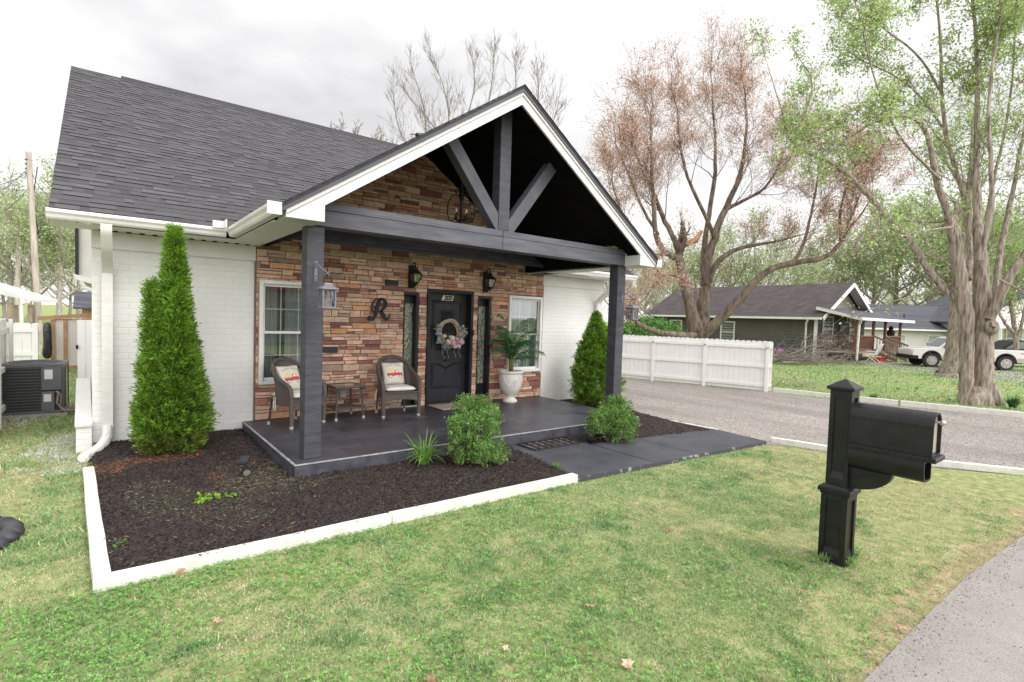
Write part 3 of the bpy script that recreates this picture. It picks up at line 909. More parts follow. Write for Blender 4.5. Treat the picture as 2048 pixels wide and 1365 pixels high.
bk = MB()
xs = sorted({1.70, 7.22, *[h[0] for h in HOLES], *[h[1] for h in HOLES]})
zs = sorted({0.0, 2.72, *[h[2] for h in HOLES], *[h[3] for h in HOLES]})
for i in range(len(xs) - 1):
    for j in range(len(zs) - 1):
        cx, cz = (xs[i] + xs[i + 1]) / 2, (zs[j] + zs[j + 1]) / 2
        if not any(h[0] < cx < h[1] and h[2] < cz < h[3] for h in HOLES):
            bk.quad((xs[i], 8.232, zs[j]), (xs[i + 1], 8.232, zs[j]), (xs[i + 1], 8.232, zs[j + 1]), (xs[i], 8.232, zs[j + 1]))
bk.add([(1.35, 8.232, 2.72), (7.2, 8.232, 2.72), (RX, 8.232, RZ - 0.1)], [(0, 1, 2)])
for h in HOLES:                                       # reveals
    a, b, c, d = h
    bk.quad((a, 8.232, c), (a, 8.42, c), (a, 8.42, d), (a, 8.232, d))
    bk.quad((b, 8.232, c), (b, 8.42, c), (b, 8.42, d), (b, 8.232, d))
    bk.quad((a, 8.232, d), (b, 8.232, d), (b, 8.42, d), (a, 8.42, d))
    bk.quad((a, 8.232, c), (b, 8.232, c), (b, 8.42, c), (a, 8.42, c))
bk.build('stone_backing', M['stone_gap'], house)

st = MB()
PAL = [((0.61, 0.42, 0.30), 36), ((0.66, 0.48, 0.355), 26), ((0.56, 0.385, 0.275), 14), ((0.60, 0.33, 0.19), 10), ((0.46, 0.225, 0.155), 11), ((0.27, 0.12, 0.105), 12),
       ((0.32, 0.17, 0.135), 6), ((0.36, 0.28, 0.235), 5)]
PC = [p[0] for p in PAL for _ in range(p[1])]
def stone(x0, x1, z0, z1, last=[None]):
    pieces = [(x0, x1, z0, z1)]
    for h in HOLES:
        nxt = []
        for (a, b, c, d) in pieces:
            if b <= h[0] or a >= h[1] or d <= h[2] or c >= h[3]:
                nxt.append((a, b, c, d)); continue
            if a < h[0]: nxt.append((a, h[0], c, d))
            if b > h[1]: nxt.append((h[1], b, c, d))
            m0, m1 = max(a, h[0]), min(b, h[1])
            if c < h[2]: nxt.append((m0, m1, c, h[2]))
            if d > h[3]: nxt.append((m0, m1, h[3], d))
        pieces = nxt
    for (a, b, c, d) in pieces:
        if b - a < 0.02 or d - c < 0.012: continue
        g = 0.0022
        a += g; b -= g; c += g; d -= g
        if b - a < 0.01 or d - c < 0.006: continue
        col = rng.choice(PC)
        v = rng.uniform(0.82, 1.16)
        col = tuple(min(0.85, k * v * m_ * rng.uniform(0.96, 1.04)) for k, m_ in zip(col, (.97, .93, .94)))
        y = 8.222 - rng.uniform(0.004, 0.030)
        n = max(1, int((b - a) / 0.09))
        nf = []
        # front face in a few columns so that the edge is not ruler-straight
        top, bot, ft, fb_ = [], [], [], []
        for i in range(n + 1):
            x = a + (b - a) * i / n
            jt, jb = rng.uniform(-.003, .002), rng.uniform(-.002, .003)
            e = 0.006 if i in (0, n) else 0
            sx = 0.004 if i == 0 else (-0.004 if i == n else 0)
            yy = y + rng.uniform(-.003, .005)
            top.append((x, 8.236, d + jt)); bot.append((x, 8.236, c + jb))
            ft.append((x + sx, yy + e, d + jt - 0.004)); fb_.append((x + sx, yy + e, c + jb + 0.004))
        vs = top + ft + fb_ + bot
        m_ = n + 1
        fs = []
        for i in range(n):
            for r_ in range(3):
                q = r_ * m_ + i
                fs.append((q, q + 1, q + 1 + m_, q + m_))
        fs.append((0, m_, 2 * m_, 3 * m_)); fs.append((n, n + m_, n + 2 * m_, n + 3 * m_))
        st.add(vs, fs, col)
z = 0.2
while z < 4.62:
    h = rng.choice((0.055, 0.07, 0.08, 0.09, 0.10, 0.11))
    if z < 2.7:
        x, xe = 1.725, 7.195
    else:
        hw = (RZ - 0.12 - z) / PS
        x, xe = RX - hw, RX + hw
    if xe - x < 0.1: break
    while x < xe - 0.02:
        ln = min(rng.uniform(0.16, 0.46), xe - x)
        if xe - x - ln < 0.09: ln = xe - x
        r_ = rng.random()
        if r_ < 0.42 or h < 0.08:
            stone(x, x + ln, z, z + h)
        elif r_ < 0.86:
            q = h * rng.choice((0.4, 0.5, 0.6))
            sp = x + ln * rng.choice((1.0, 1.0, 0.45, 0.6))
            stone(x, sp, z, z + q)
            if sp < x + ln - 0.02: stone(sp, x + ln, z, z + q)
            sp = x + ln * rng.choice((1.0, 0.35, 0.55, 1.0))
            stone(x, sp, z + q, z + h)
            if sp < x + ln - 0.02: stone(sp, x + ln, z + q, z + h)
        else:
            stone(x, x + ln * 0.35, z, z + h)
            stone(x + ln * 0.35, x + ln, z, z + h * 0.5)
            stone(x + ln * 0.35, x + ln, z + h * 0.5, z + h)
        x += ln
    z += h
# the slate blocks set in the wall
for (px, py) in ((784, 566), (661, 700)):
    c = onY(px, py, 8.19)
    st.box(c.x - 0.115, c.x + 0.115, 8.183, 8.225, c.z - 0.045, c.z + 0.045, (0.045, 0.05, 0.056))
st.build('stone_wall', M['stone'], house)

# ---- windows
def window(h, cols, curt):
    a, b, c, d = h
    f = MB()
    for (x0, x1, z0, z1) in ((a, a + .055, c, d), (b - .055, b, c, d), (a + .055, b - .055, d - .055, d), (a + .055, b - .055, c, c + .06)):
        f.box(x0, x1, 8.165, 8.30, z0, z1)
    fr = f.build('window', M['white_trim'], house, bevel=0.006)
    a2, b2, c2, d2 = a + .055, b - .055, c + .06, d - .055
    mz = (c2 + d2) / 2
    s = MB()
    for (z0, z1, y0) in ((mz - .02, d2, 8.215), (c2, mz + .02, 8.235)):
        s.box(a2, a2 + .03, y0, y0 + .02, z0, z1); s.box(b2 - .03, b2, y0, y0 + .02, z0, z1)
        s.box(a2 + .03, b2 - .03, y0, y0 + .02, z1 - .035, z1); s.box(a2 + .03, b2 - .03, y0, y0 + .02, z0, z0 + .035)
    s.build('sash', M['white_trim'], fr, bevel=0.003)
    mu = MB()
    for (z0, z1, y0) in ((mz + .015, d2 - .035, 8.232), (c2 + .035, mz - .015, 8.252)):
        for k in range(1, cols):
            x = a2 + (b2 - a2) * k / cols
            mu.box(x - .007, x + .007, y0, y0 + .006, z0, z1)
        zz = (z0 + z1) / 2
        mu.box(a2 + .03, b2 - .03, y0 + .001, y0 + .005, zz - .007, zz + .007)
    mu.build('glazing_bars', M['white_trim'], fr)
    gp = MB()
    gp.quad((a2, 8.230, mz), (b2, 8.230, mz), (b2, 8.230, d2), (a2, 8.230, d2))
    gp.quad((a2, 8.250, c2), (b2, 8.250, c2), (b2, 8.250, mz), (a2, 8.250, mz))
    gp.build('pane', M['glass'], fr)
    cu = MB()
    for (u0, u1) in curt:
        n = 28
        vs = []
        for i in range(n + 1):
            x = a2 + (b2 - a2) * (u0 + (u1 - u0) * i / n)
            y = 8.36 + 0.022 * math.sin(i * 1.3) + 0.01 * math.sin(i * 0.57)
            vs += [(x, y, c2 - .1), (x + 0.01 * math.sin(i), y, d2 + .05)]
        cu.add(vs, [(2 * i, 2 * i + 2, 2 * i + 3, 2 * i + 1) for i in range(n)])
    cu.build('curtain', M['curtain'], fr, smooth=True)
    rm = MB()
    rm.quad((a - .3, 8.8, c - .2), (b + .3, 8.8, c - .2), (b + .3, 8.8, d + .2), (a - .3, 8.8, d + .2))
    rm.quad((a - .3, 8.44, c - .2), (a - .3, 8.8, c - .2), (a - .3, 8.8, d + .2), (a - .3, 8.44, d + .2))
    rm.quad((b + .3, 8.44, c - .2), (b + .3, 8.8, c - .2), (b + .3, 8.8, d + .2), (b + .3, 8.44, d + .2))
    rm.build('room_behind', M['dark_room'], fr)
window(WIN_L, 3, ((0.0, 0.3), (0.45, 1.0)))
window(WIN_R, 3, ((-0.02, 1.02),))

# ---- door and sidelights
dr = MB()
a, b, c, d = DOOR
dr.box(a, a + .055, 8.19, 8.40, c, d); dr.box(b - .055, b, 8.19, 8.40, c, d); dr.box(a + .055, b - .055, 8.19, 8.40, d - .055, d)
dr.box(a + .055, b - .055, 8.30, 8.40, c, c + .03)
dr.build('door_frame', M['black_paint'], house, bevel=0.005)
door = MB()
YD = 8.345
door.box(a + .06, b - .06, YD, YD + .045, c + .031, d - .06)
door = door.build('door', M['door_paint'], house, bevel=0.003)
def zp(u, v, y=YD):                                   # survey point on the door face from the door close-up
    q = onY(800 + u / 5.25, 560 + v / 5.25, y)
    return Vector((q.x, y - 0.002, q.z))
def up_(pts): return [zp(*p) for p in pts]
mo = MB()
XA, XB, = zp(345, 400).x, zp(640, 400).x
ztop, zb1 = zp(500, 225).z, zp(345, 735).z
xm_ = (XA + XB) / 2
def arch(xl, xr, z_, h_, n=14):
    return [(xl + (xr - xl) * i / n, YD - .002, z_ + h_ * (0.5 - 0.5 * math.cos(2 * math.pi * i / n))) for i in range(n + 1)]
up = [(XA, YD - .002, ztop), (XA, YD - .002, zb1)] + arch(XA + .1, XB - .1, zb1, 0.075) + [(XB, YD - .002, zb1), (XB, YD - .002, ztop), (XA, YD - .002, ztop)]
zt2, zb2 = zp(345, 880).z, zp(330, 1135).z
lo = [(XA, YD - .002, zb2), (XA, YD - .002, zt2)] + arch(XA + .1, XB - .1, zt2, -0.075) + [(XB, YD - .002, zt2), (XB, YD - .002, zb2), (XA, YD - .002, zb2)]
for o_, r_ in ((up, .013), (lo, .013)):
    mo.tube(o_, r_, 6, False)
def inset(pl, k):
    cx = sum(p[0] for p in pl) / len(pl); cz = sum(p[2] for p in pl) / len(pl)
    return [(p[0] + (-k if p[0] > cx else k), p[1] + .002, p[2] + (-k if p[2] > cz else k)) for p in pl]
mo.tube(inset(up, .035), .008, 6, False)
mo.tube(inset(lo, .035), .008, 6, False)
mo.build('door_moulding', M['door_paint'], door, smooth=60)
gr = MB()
gx = xm_
for i in range(5):
    x = gx - .10 + .05 * i
    gr.tube([(x, YD - .035, 1.50), (x, YD - .035, 1.92)], .007, 6)
for zz in (1.53, 1.86):
    gr.tube([(gx - .13, YD - .035, zz), (gx + .13, YD - .035, zz)], .008, 6)
gr.box(gx - .13, gx + .13, YD - .006, YD - .001, 1.52, 1.87)
gr.build('speakeasy_grille', M['black_iron'], door)
kn = MB()
q = zp(483, 815)
kn.torus((q.x, YD - .022, q.z), .062, .011, 'y', 24, 8)
kn.box(q.x - .02, q.x + .02, YD - .03, YD - .001, q.z + .05, q.z + .085)
kn.build('door_knocker', M['black_iron'], door, smooth=50)
hd = MB()
q = zp(682, 745)
hd.box(q.x - .035, q.x + .035, YD - .022, YD - .001, q.z - .06, q.z + .06)
hd.tube([(q.x, YD - .05, q.z - .02), (q.x - .10, YD - .055, q.z - .02)], .010, 8)
hd.tube([(q.x, YD - .001, q.z - .02), (q.x, YD - .055, q.z - .02)], .014, 8)
q2 = zp(680, 682)
hd.lathe([(.028, 0), (.026, .02), (.012, .024)], (0, 0, 0), 14)
o = hd.v[-3 * 14:]
hd.v[-3 * 14:] = [(q2.x + p[0], YD - p[2] - .001, q2.z + p[1]) for p in o]
hd.build('handle', M['black_iron'], door, bevel=0.003)
pl = MB()
q = zp(500, 194)
shx = 0.018
pl.prism([(q.x - .115 - shx, YD - .008, q.z - .055), (q.x + .115 - shx, YD - .008, q.z - .055), (q.x + .115 + shx, YD - .008, q.z + .055), (q.x - .115 + shx, YD - .008, q.z + .055)], (0, .007, 0))
plate = pl.build('number_plate', pmat('cream_plate', (0.74, 0.70, 0.60), (0.64, 0.60, 0.50), 25, 0.6), door)
FR = Matrix(((1, 0, 0, 0), (0, 0, -1, 0), (0, 1, 0, 0), (0, 0, 0, 1)))       # text plane facing -Y
text_obj('house_number', '205', 0.118, 0.002, M['black_iron'], Matrix.Translation((q.x, YD - .0115, q.z)) @ FR, door, shear=0.25, bold=0.0045)
db = MB()
q = onY(945, 666, 8.19)
db.box(q.x - .02, q.x + .02, 8.165, 8.189, q.z - .055, q.z + .055)
db.build('doorbell', M['black_iron'], house, bevel=0.004)
for h in (SID_L, SID_R):
    a, b, c, d = h
    s = MB()
    s.box(a, a + .03, 8.225, 8.42, c, d); s.box(b - .05, b, 8.225, 8.42, c, d); s.box(a + .03, b - .05, 8.225, 8.42, d - .05, d)
    s.box(a + .03, b - .05, 8.34, 8.40, c, c + .30); s.box(a + .03, b - .05, 8.34, 8.40, d - .19, d - .05)
    so = s.build('sidelight', M['black_paint'], house, bevel=0.003)
    g = MB()
    g.box(a + .03, b - .05, 8.362, 8.38, c + .30, d - .19)
    g.build('leaded_pane', M['art_glass'], so)
    k = MB()
    k.box(a, b, 8.21, 8.42, c - .02, c - .001)
    k.build('sill', M['concrete'], so)

# ---- porch floor
pf = MB()
pf.box(1.56, 7.15, 5.605, 8.23, 0, 0.186)
pf = pf.build('porch_floor', M['porch_face'], house)
tl = MB()
ty = 5.63
row = 0
while ty < 8.22:
    y1 = min(ty + 0.405, 8.222)
    x = 1.585 - (0.3 if row % 2 else 0)
    while x < 7.13:
        x0, x1 = max(x, 1.585), min(x + 0.61, 7.13)
        if x1 - x0 > 0.02:
            v = rng.uniform(0.82, 1.2)
            tl.box(x0 + .0025, x1 - .0025, ty + .0025, y1 - .0025, 0.187, 0.1995 + rng.uniform(0, .0012), (v, v, v))
        x += 0.61
    ty += 0.405
    row += 1
tl.build('slate_tiles', M['slate'], pf)
we2 = MB()
we2.box(1.555, 7.155, 5.60, 5.6265, 0.186, 0.2005)
we2.box(1.5535, 1.5815, 5.6275, 8.22, 0.186, 0.2005)
we2.build('worn_edge', M['worn_edge'], pf, bevel=0.004)

# ---- posts, beam, truss
for (x0, x1) in ((1.70, 1.885), (6.675, 6.865)):
    p_ = MB()
    p_.box(x0, x1, 5.77, 5.955, 0.2005, 2.722)
    p_.build('porch_post', M['post'], house, bevel=0.008)
for (x0, x1) in ((1.772, 4.268), (4.274, 6.875)):
    p_ = MB()
    p_.box(x0, x1, 5.74, 5.95, 2.724, 2.895)
    p_.box(x0 + .001, x1 - .001, 5.743, 5.947, 2.899, 2.985)
    p_.build('beam', M['beam_x'], house, bevel=0.005)
for (x0, x1) in ((1.705, 1.88), (6.69, 6.85)):
    p_ = MB()
    p_.box(x0, x1, 5.955, 8.225, 2.73, 2.99)
    p_.build('side_beam', M['black_wood'], house)
p_ = MB(); p_.box(4.195, 4.375, 5.75, 5.92, 2.987, 4.62)
p_.build('king_post', M['post'], house, bevel=0.006)
p_ = MB(); p_.bar((4.30, 5.838, 2.94), (3.33, 5.838, 4.17), 0.155, 0.165); p_.build('brace', M['beam'], house, bevel=0.006)
p_ = MB(); p_.bar((4.27, 5.838, 2.86), (5.16, 5.838, 4.02), 0.155, 0.165); p_.build('brace', M['beam'], house, bevel=0.006)

# ---- porch roof, ceiling, rake
YF = 5.42
EX = 2.92
def vy(x): return 7.66 + (zporch(x) - 2.84) / SL
for sgn in (-1, 1):
    r_ = MB()
    xe = RX + sgn * EX
    top = [(xe, YF - .035, zporch(xe)), (RX, YF - .035, RZ), (RX, 10.75, RZ), (xe, max(7.66, vy(xe)), zporch(xe))]
    r_.prism(top, (0, 0, -0.03))
    # cut edges of the shingle courses show along the rake
    k = 0
    n = 26
    for i in range(n):
        u0, u1 = i / n, (i + 1) / n
        xa, xb = xe + (RX - xe) * u0, xe + (RX - xe) * u1
        r_.prism([(xa, YF - .045, zporch(xa) + .004), (xb, YF - .045, zporch(xb) + .004), (xb, YF + .2, zporch(xb) + .006), (xa, YF + .2, zporch(xa) + .012)], (0, 0, .008 + .004 * (i % 2)))
    r_.build('porch_roof', M['shingle_edge'], house)
    dk = MB()
    zt = lambda x: zporch(x) - 0.032
    dk.prism([(xe, YF - .028, zt(xe)), (RX, YF - .028, zt(RX)), (RX, YF - .028, zt(RX) - .045), (xe, YF - .028, zt(xe) - .045)], (0, .02, 0))
    dk.build('drip_edge', M['drip_edge'], house)
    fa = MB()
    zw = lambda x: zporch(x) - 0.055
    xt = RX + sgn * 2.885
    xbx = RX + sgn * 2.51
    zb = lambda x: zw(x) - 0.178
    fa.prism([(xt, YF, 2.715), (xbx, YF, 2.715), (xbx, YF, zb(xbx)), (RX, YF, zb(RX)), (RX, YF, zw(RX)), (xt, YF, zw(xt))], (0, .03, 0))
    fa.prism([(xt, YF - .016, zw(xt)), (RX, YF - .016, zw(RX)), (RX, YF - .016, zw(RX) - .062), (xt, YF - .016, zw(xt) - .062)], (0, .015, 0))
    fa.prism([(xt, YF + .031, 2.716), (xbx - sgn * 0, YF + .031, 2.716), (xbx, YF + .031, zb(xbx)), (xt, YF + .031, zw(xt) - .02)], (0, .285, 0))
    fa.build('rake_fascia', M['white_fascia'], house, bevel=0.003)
    ce = MB()
    for i in range(14):                                 # dark ceiling boards
        u0, u1 = i / 14, (i + 1) / 14
        xa = RX + sgn * 2.60 * (1 - u0); xb = RX + sgn * 2.60 * (1 - u1)
        za, zb_ = zporch(xa) - .17, zporch(xb) - .17
        ce.prism([(xa, YF + .03, za), (xb - sgn * -.004, YF + .03, zb_), (xb - sgn * -.004, 8.235, zb_), (xa, 8.235, za)], (0, 0, .03))
    ce.build('porch_ceiling', M['black_wood'], house)
    sf = MB()
    xi, xo = RX + sgn * 2.56, RX + sgn * 2.92
    sf.box(min(xi, xo), max(xi, xo), YF + .32, 7.75, 2.716, 2.722)
    sf.box(min(xi, xi - sgn * .03), max(xi, xi - sgn * .03), YF + .32, 8.22, 2.715, 2.99)
    sf.build('eave_soffit', M['soffit'], house)

# ---- main roof with shingle tabs
mr_ = MB()
X0, X1 = -0.48, 9.48
mr_.prism([(X0, 7.665, zmain(7.665)), (X1, 7.665, zmain(7.665)), (X1, 13.1, zmain(13.1)), (X0, 13.1, zmain(13.1))], (0, 0, -0.05))
mr_.prism([(X0, 13.1, zmain(13.1)), (X1, 13.1, zmain(13.1)), (X1, 18.6, zmain(7.66)), (X0, 18.6, zmain(7.66))], (0, 0, -0.05))
mroof = mr_.build('main_roof', M['shingle_edge'], house)
sh = MB()
cs = 1 / math.sqrt(1 + SL * SL); sn = SL * cs
LEN = (13.1 - 7.66) / cs
exp_ = 0.130
nc = int(LEN / exp_) + 1
def spt(x, s_, o_): return (x, 7.66 + s_ * cs - o_ * sn, 2.84 + s_ * sn + o_ * cs)
for i in range(nc):
    s0 = i * exp_
    s1 = min(s0 + exp_ + .03, LEN)
    x = X0 - rng.uniform(0, .2)
    while x < 6.4:
        w_ = rng.choice((0.09, 0.12, 0.15, 0.18, 0.21, 0.26))
        x0, x1 = max(x, X0), x + w_
        if x1 > x0 + 0.01:
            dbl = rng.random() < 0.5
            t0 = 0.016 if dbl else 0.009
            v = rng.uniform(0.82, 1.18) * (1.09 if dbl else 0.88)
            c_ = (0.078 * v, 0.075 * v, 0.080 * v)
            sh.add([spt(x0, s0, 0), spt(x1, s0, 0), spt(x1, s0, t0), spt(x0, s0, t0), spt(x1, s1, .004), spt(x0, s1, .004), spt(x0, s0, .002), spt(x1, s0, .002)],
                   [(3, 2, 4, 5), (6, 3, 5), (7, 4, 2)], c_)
            sh.add([spt(x0, s0, 0), spt(x1, s0, 0), spt(x1, s0, t0), spt(x0, s0, t0)], [(0, 1, 2, 3)], (.026, .025, .027))   # cut asphalt edge, its dark tint also painting in the course's shadow line
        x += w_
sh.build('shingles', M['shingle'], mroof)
rv = MB()
rv.prism([(0.27, 12.98, zmain(12.98) + .012), (0.27, 13.1, zmain(13.1) + .05), (0.27, 13.22, zmain(12.98) + .012)], (9.0, 0, 0))
rv.build('ridge_vent', M['shingle_edge'], mroof)
rk = MB()
rk.prism([(X0 + .012, 7.68, zmain(7.68) - .052), (X0 + .012, 13.1, zmain(13.1) - .052), (X0 + .012, 13.1, zmain(13.1) - .22), (X0 + .012, 7.68, zmain(7.68) - .12)], (.025, 0, 0))
rk.build('rake_board', M['white_fascia'], house)

# ---- gutters, soffit, downspouts
GP = [(0.0, 0.0), (-.07, 0.0), (-.085, .02), (-.095, .05), (-.115, .075), (-.115, .105), (-.105, .112), (-.105, .104), (-.004, .104), (0, .112)]
for (x0, ln_) in ((-0.50, 1.745), (7.3, 2.2)):
    gm = MB()
    gm.prism([(x0, 7.735 + u, 2.728 + v) for u, v in GP], (ln_, 0, 0))
    gm.build('gutter', M['white_metal'], house, bevel=0.003)
for (x0, s_, c0, c1) in ((1.355, 1, 1.22, 1.356), (7.205, -1, 7.204, 7.33)):
    gp_ = MB()
    gp_.prism([(x0 + s_ * u, YF - .01, 2.730 + v) for u, v in GP], (0, 2.21, 0))
    gp_.box(c0, c1, YF - .0165, YF - .0095, 2.725, 2.845)
    gp_.build('porch_gutter', M['white_metal'], house, bevel=0.003)
gs = MB()
gs.box(1.08, 1.24, 7.58, 7.592, 2.83, 2.915); gs.box(1.205, 1.217, 7.44, 7.58, 2.83, 2.925)
gs.build('splash_guard', M['white_trim'], house)
for (x0, x1) in ((-0.47, 1.70), (7.2, 9.46)):
    sf = MB()
    sf.box(x0, x1, 7.742, 8.26, 2.716, 2.722)
    sf.build('eave_soffit', M['soffit'], house)
for k in range(13):                                    # dark vent slots along the frieze
    x = -0.05 + k * 0.135
    sv = MB()
    sv.box(x, x + .05, 8.10, 8.222, 2.7125, 2.7155)
    sv.build('soffit_vent', M['black_wood'], house)
def spout(x, y, zt, zb, out):
    d_ = MB()
    def sect(pts, w_, h_):
        for p, q in zip(pts[:-1], pts[1:]):
            d_.bar(p, q, w_, h_, up=(0, 1, 0.01))
    pts = [(x, 7.68, zt + .01), (x, 7.70, zt - .08), (x + .005, 7.84, zt - .26), (x + .01, 8.10, zt - .44), (x + .01, 8.165, zt - .52), (x + .01, 8.17, zt - .60)]
    n_ = []
    for p, q in zip(pts[:-1], pts[1:]):
        for k in range(5):
            n_.append(Vector(p).lerp(Vector(q), k / 5))
    n_.append(Vector(pts[-1]))
    vs, fs = [], []
    for i, p in enumerate(n_):
        w_ = .052 + (.003 if i % 2 else 0)
        hh = .034 + (.003 if i % 2 else 0)
        tdir = (n_[min(i + 1, len(n_) - 1)] - n_[max(i - 1, 0)]).normalized()
        nv = Vector((0, tdir.z, -tdir.y))
        for sx, sy in ((-1, -1), (1, -1), (1, 1), (-1, 1)):
            vs.append(p + Vector((sx * w_, 0, 0)) + nv * sy * hh)
    for i in range(len(n_) - 1):
        for k in range(4):
            k2 = (k + 1) % 4
            fs.append((4 * i + k, 4 * i + k2, 4 * i + 4 + k2, 4 * i + 4 + k))
    d_.add(vs, fs)
    # ribbed pipe
    for k in range(5):
        u = x + .01 - .044 + k * .022
        d_.box(u - .0095, u + .0095, 8.133, 8.21, zb, zt - .58)
    d_.box(x - .044, x + .064, 8.139, 8.205, zb, zt - .58)
    for zz in (zb + .62, zb + 1.4):
        d_.box(x - .052, x + .072, 8.129, 8.21, zz, zz + .012)
    if out:
        prev = Vector((x + .01, 8.165, zb + .02))
        path = [(x + .01, 8.165, zb + .02), (x + .005, 8.12, zb - .10), (x - .03, 8.02, zb - .17), (x - .09, 7.86, zb - .20), (x - .16, 7.70, zb - .215), (x - .22, 7.58, zb - .225)]
        d_.tube(path, [.056, .056, .055, .05, .045, .04], 10)
        pp = [Vector(p) for p in path]
        for p, q in zip(pp[:-1], pp[1:]):
            for k in range(5):
                c_ = p.lerp(q, k / 5); e_ = p.lerp(q, k / 5 + .06)
                d_.tube([c_, e_], .060, 10)
    else:
        d_.box(x - .044, x + .064, 8.10, 8.20, 0, zb)
    return d_.build('downspout', M['white_metal'], house, smooth=35)
spout(0.02, 8.17, 2.73, 0.28, True)
spout(8.80, 8.17, 2.73, 0.10, False)

# rear wing with its own gable and a low wall by the side gate
rw = MB()
c0, c1 = onY(157, 460, 15.5), onY(180, 550, 15.5)
rw.box(c0.x, -0.13, 15.5, 22, c1.z - .1, 5.2)
rw.build('rear_wing', M['siding_white'], house)
rw = MB()
rw.box(c0.x - .06, c0.x - .003, 15.40, 22, c1.z + .0, 5.3)
rw.build('rear_rake', M['shingle_edge'], house)
rw = MB()
q = onY(145, 548, 15.4)
rw.prism([(q.x, 15.3, q.z), (q.x + .5, 15.3, q.z - .12), (q.x + .5, 15.3, q.z - .25), (q.x + .1, 15.3, q.z - .14)], (0, .3, 0))
rw.tube([(q.x + .15, 15.28, q.z - .16), (q.x + .22, 15.28, q.z - .3), (q.x + .5, 15.28, q.z - .42), (q.x + .8, 15.28, q.z - .45)], .045, 8)
rw.build('rear_eave', M['white_trim'], house)

lw = MB()
lw.prism([(-0.272, 8.14, 0), (-0.272, 8.14, 0.32), (-0.335, 10.5, 0.62), (-0.335, 10.5, 0)], (.15, 0, 0))
lw.build('low_wall', M['white_brick'], house)
lw = MB()
lw.bar((-0.20, 8.11, 0.336), (-0.262, 10.5, 0.643), .165, .03)
lw.build('wall_cap', M['white_trim'], house)

# ================================================================== PORCH THINGS
PZ = 0.201
def wicker_chair(label, x, y, rz):
    t = thing('wicker_chair', label, 'chair', (x, y, PZ), rz, 'wicker chairs on the porch')
    # local frame: front = -Y, seat height .40
    fr = MB()
    half = []
    for s in (-1, 1):
        arm = [(s * .285, -.27, .045), (s * .29, -.275, .30), (s * .30, -.275, .50), (s * .305, -.25, .565), (s * .305, -.18, .60), (s * .30, -.08, .635), (s * .285, .03, .69), (s * .255, .14, .775), (s * .20, .215, .85), (s * .11, .255, .895), (0, .268, .91)]
        half.append(arm)
    path = half[0] + half[1][-2::-1]
    # smooth the path
    pp = [Vector(p) for p in path]
    for _ in range(2):
        q = [pp[0]]
        for i in range(len(pp) - 1):
            q += [pp[i].lerp(pp[i + 1], .25), pp[i].lerp(pp[i + 1], .75)]
        q.append(pp[-1]); pp = q
    fr.tube(pp, .031, 9)
    fr.build('arm_frame', M['wicker'], t, smooth=True)
    bk_ = MB()
    n, m_ = 26, 12
    vs = []
    for i in range(n + 1):
        u = -1 + 2 * i / n
        for j in range(m_ + 1):
            v = j / m_
            zt_ = 0.885 - 0.20 * abs(u) ** 2.6
            z_ = .36 + (zt_ - .36) * v
            x_ = u * (.24 + .03 * v)
            y_ = .19 + .07 * v - .17 * abs(u) ** 2.2 * (1 - .15 * v)
            vs.append((x_, y_, z_))
    bk_.add(vs, [(i * (m_ + 1) + j, (i + 1) * (m_ + 1) + j, (i + 1) * (m_ + 1) + j + 1, i * (m_ + 1) + j + 1) for i in range(n) for j in range(m_)])
    ob = bk_.build('backrest', M['wicker'], t, smooth=True)
    so = ob.modifiers.new('thick', 'SOLIDIFY'); so.thickness = .018
    for s in (-1, 1):                                   # woven sides under the arms
        sd_ = MB()
        sd_.prism([(s * .275, -.26, .30), (s * .275, .06, .30), (s * .262, .06, .66), (s * .285, -.10, .61), (s * .285, -.25, .55)], (s * .012, 0, 0))
        sd_.build('side_panel', M['wicker'], t)
    se = MB()
    se.box(-.27, .27, -.265, .19, .36, .395)
    se.build('seat', M['wicker'], t, bevel=.01)
    ap = MB()
    n = 14
    top = [(-.275 + .55 * i / n, -.285, .385) for i in range(n + 1)]
    bot = [(-.275 + .55 * i / n, -.285, .255 + .035 * math.sin(math.pi * i / n)) for i in range(n + 1)]
    for i in range(n):
        ap.prism([bot[i], bot[i + 1], top[i + 1], top[i]], (0, .02, 0))
    ap.tube([(p[0], p[1] + .005, p[2]) for p in bot], .014, 6)
    ap.tube([(p[0], p[1] - .002, p[2]) for p in top], .016, 6)
    ap.build('apron', M['wicker'], t)
    for s in (-1, 1):
        lg = MB(); lg.tube([(s * .22, .19, .40), (s * .235, .235, .035)], .014, 8)
        l_ = lg.build('leg', M['brown_metal'], t)
        ft = MB(); ft.lathe([(.02, 0), (.021, .03), (.017, .042)], (s * .236, .237, 0), 10); ft.build('foot', M['grey_plastic'], l_)
        lg = MB(); lg.tube([(s * .285, -.27, .04), (s * .288, -.273, .14)], .0235, 8)
        l_ = lg.build('leg', M['black_iron'], t)
        ft = MB(); ft.lathe([(.024, 0), (.027, .02), (.022, .045)], (s * .285, -.27, 0), 10); ft.build('foot', M['grey_plastic'], l_)
    return t
wicker_chair('brown wicker armchair half hidden behind the charcoal post', 2.135, 7.72, R(26))
wicker_chair('brown wicker armchair between the side table and the front door', 3.69, 7.72, R(-6))

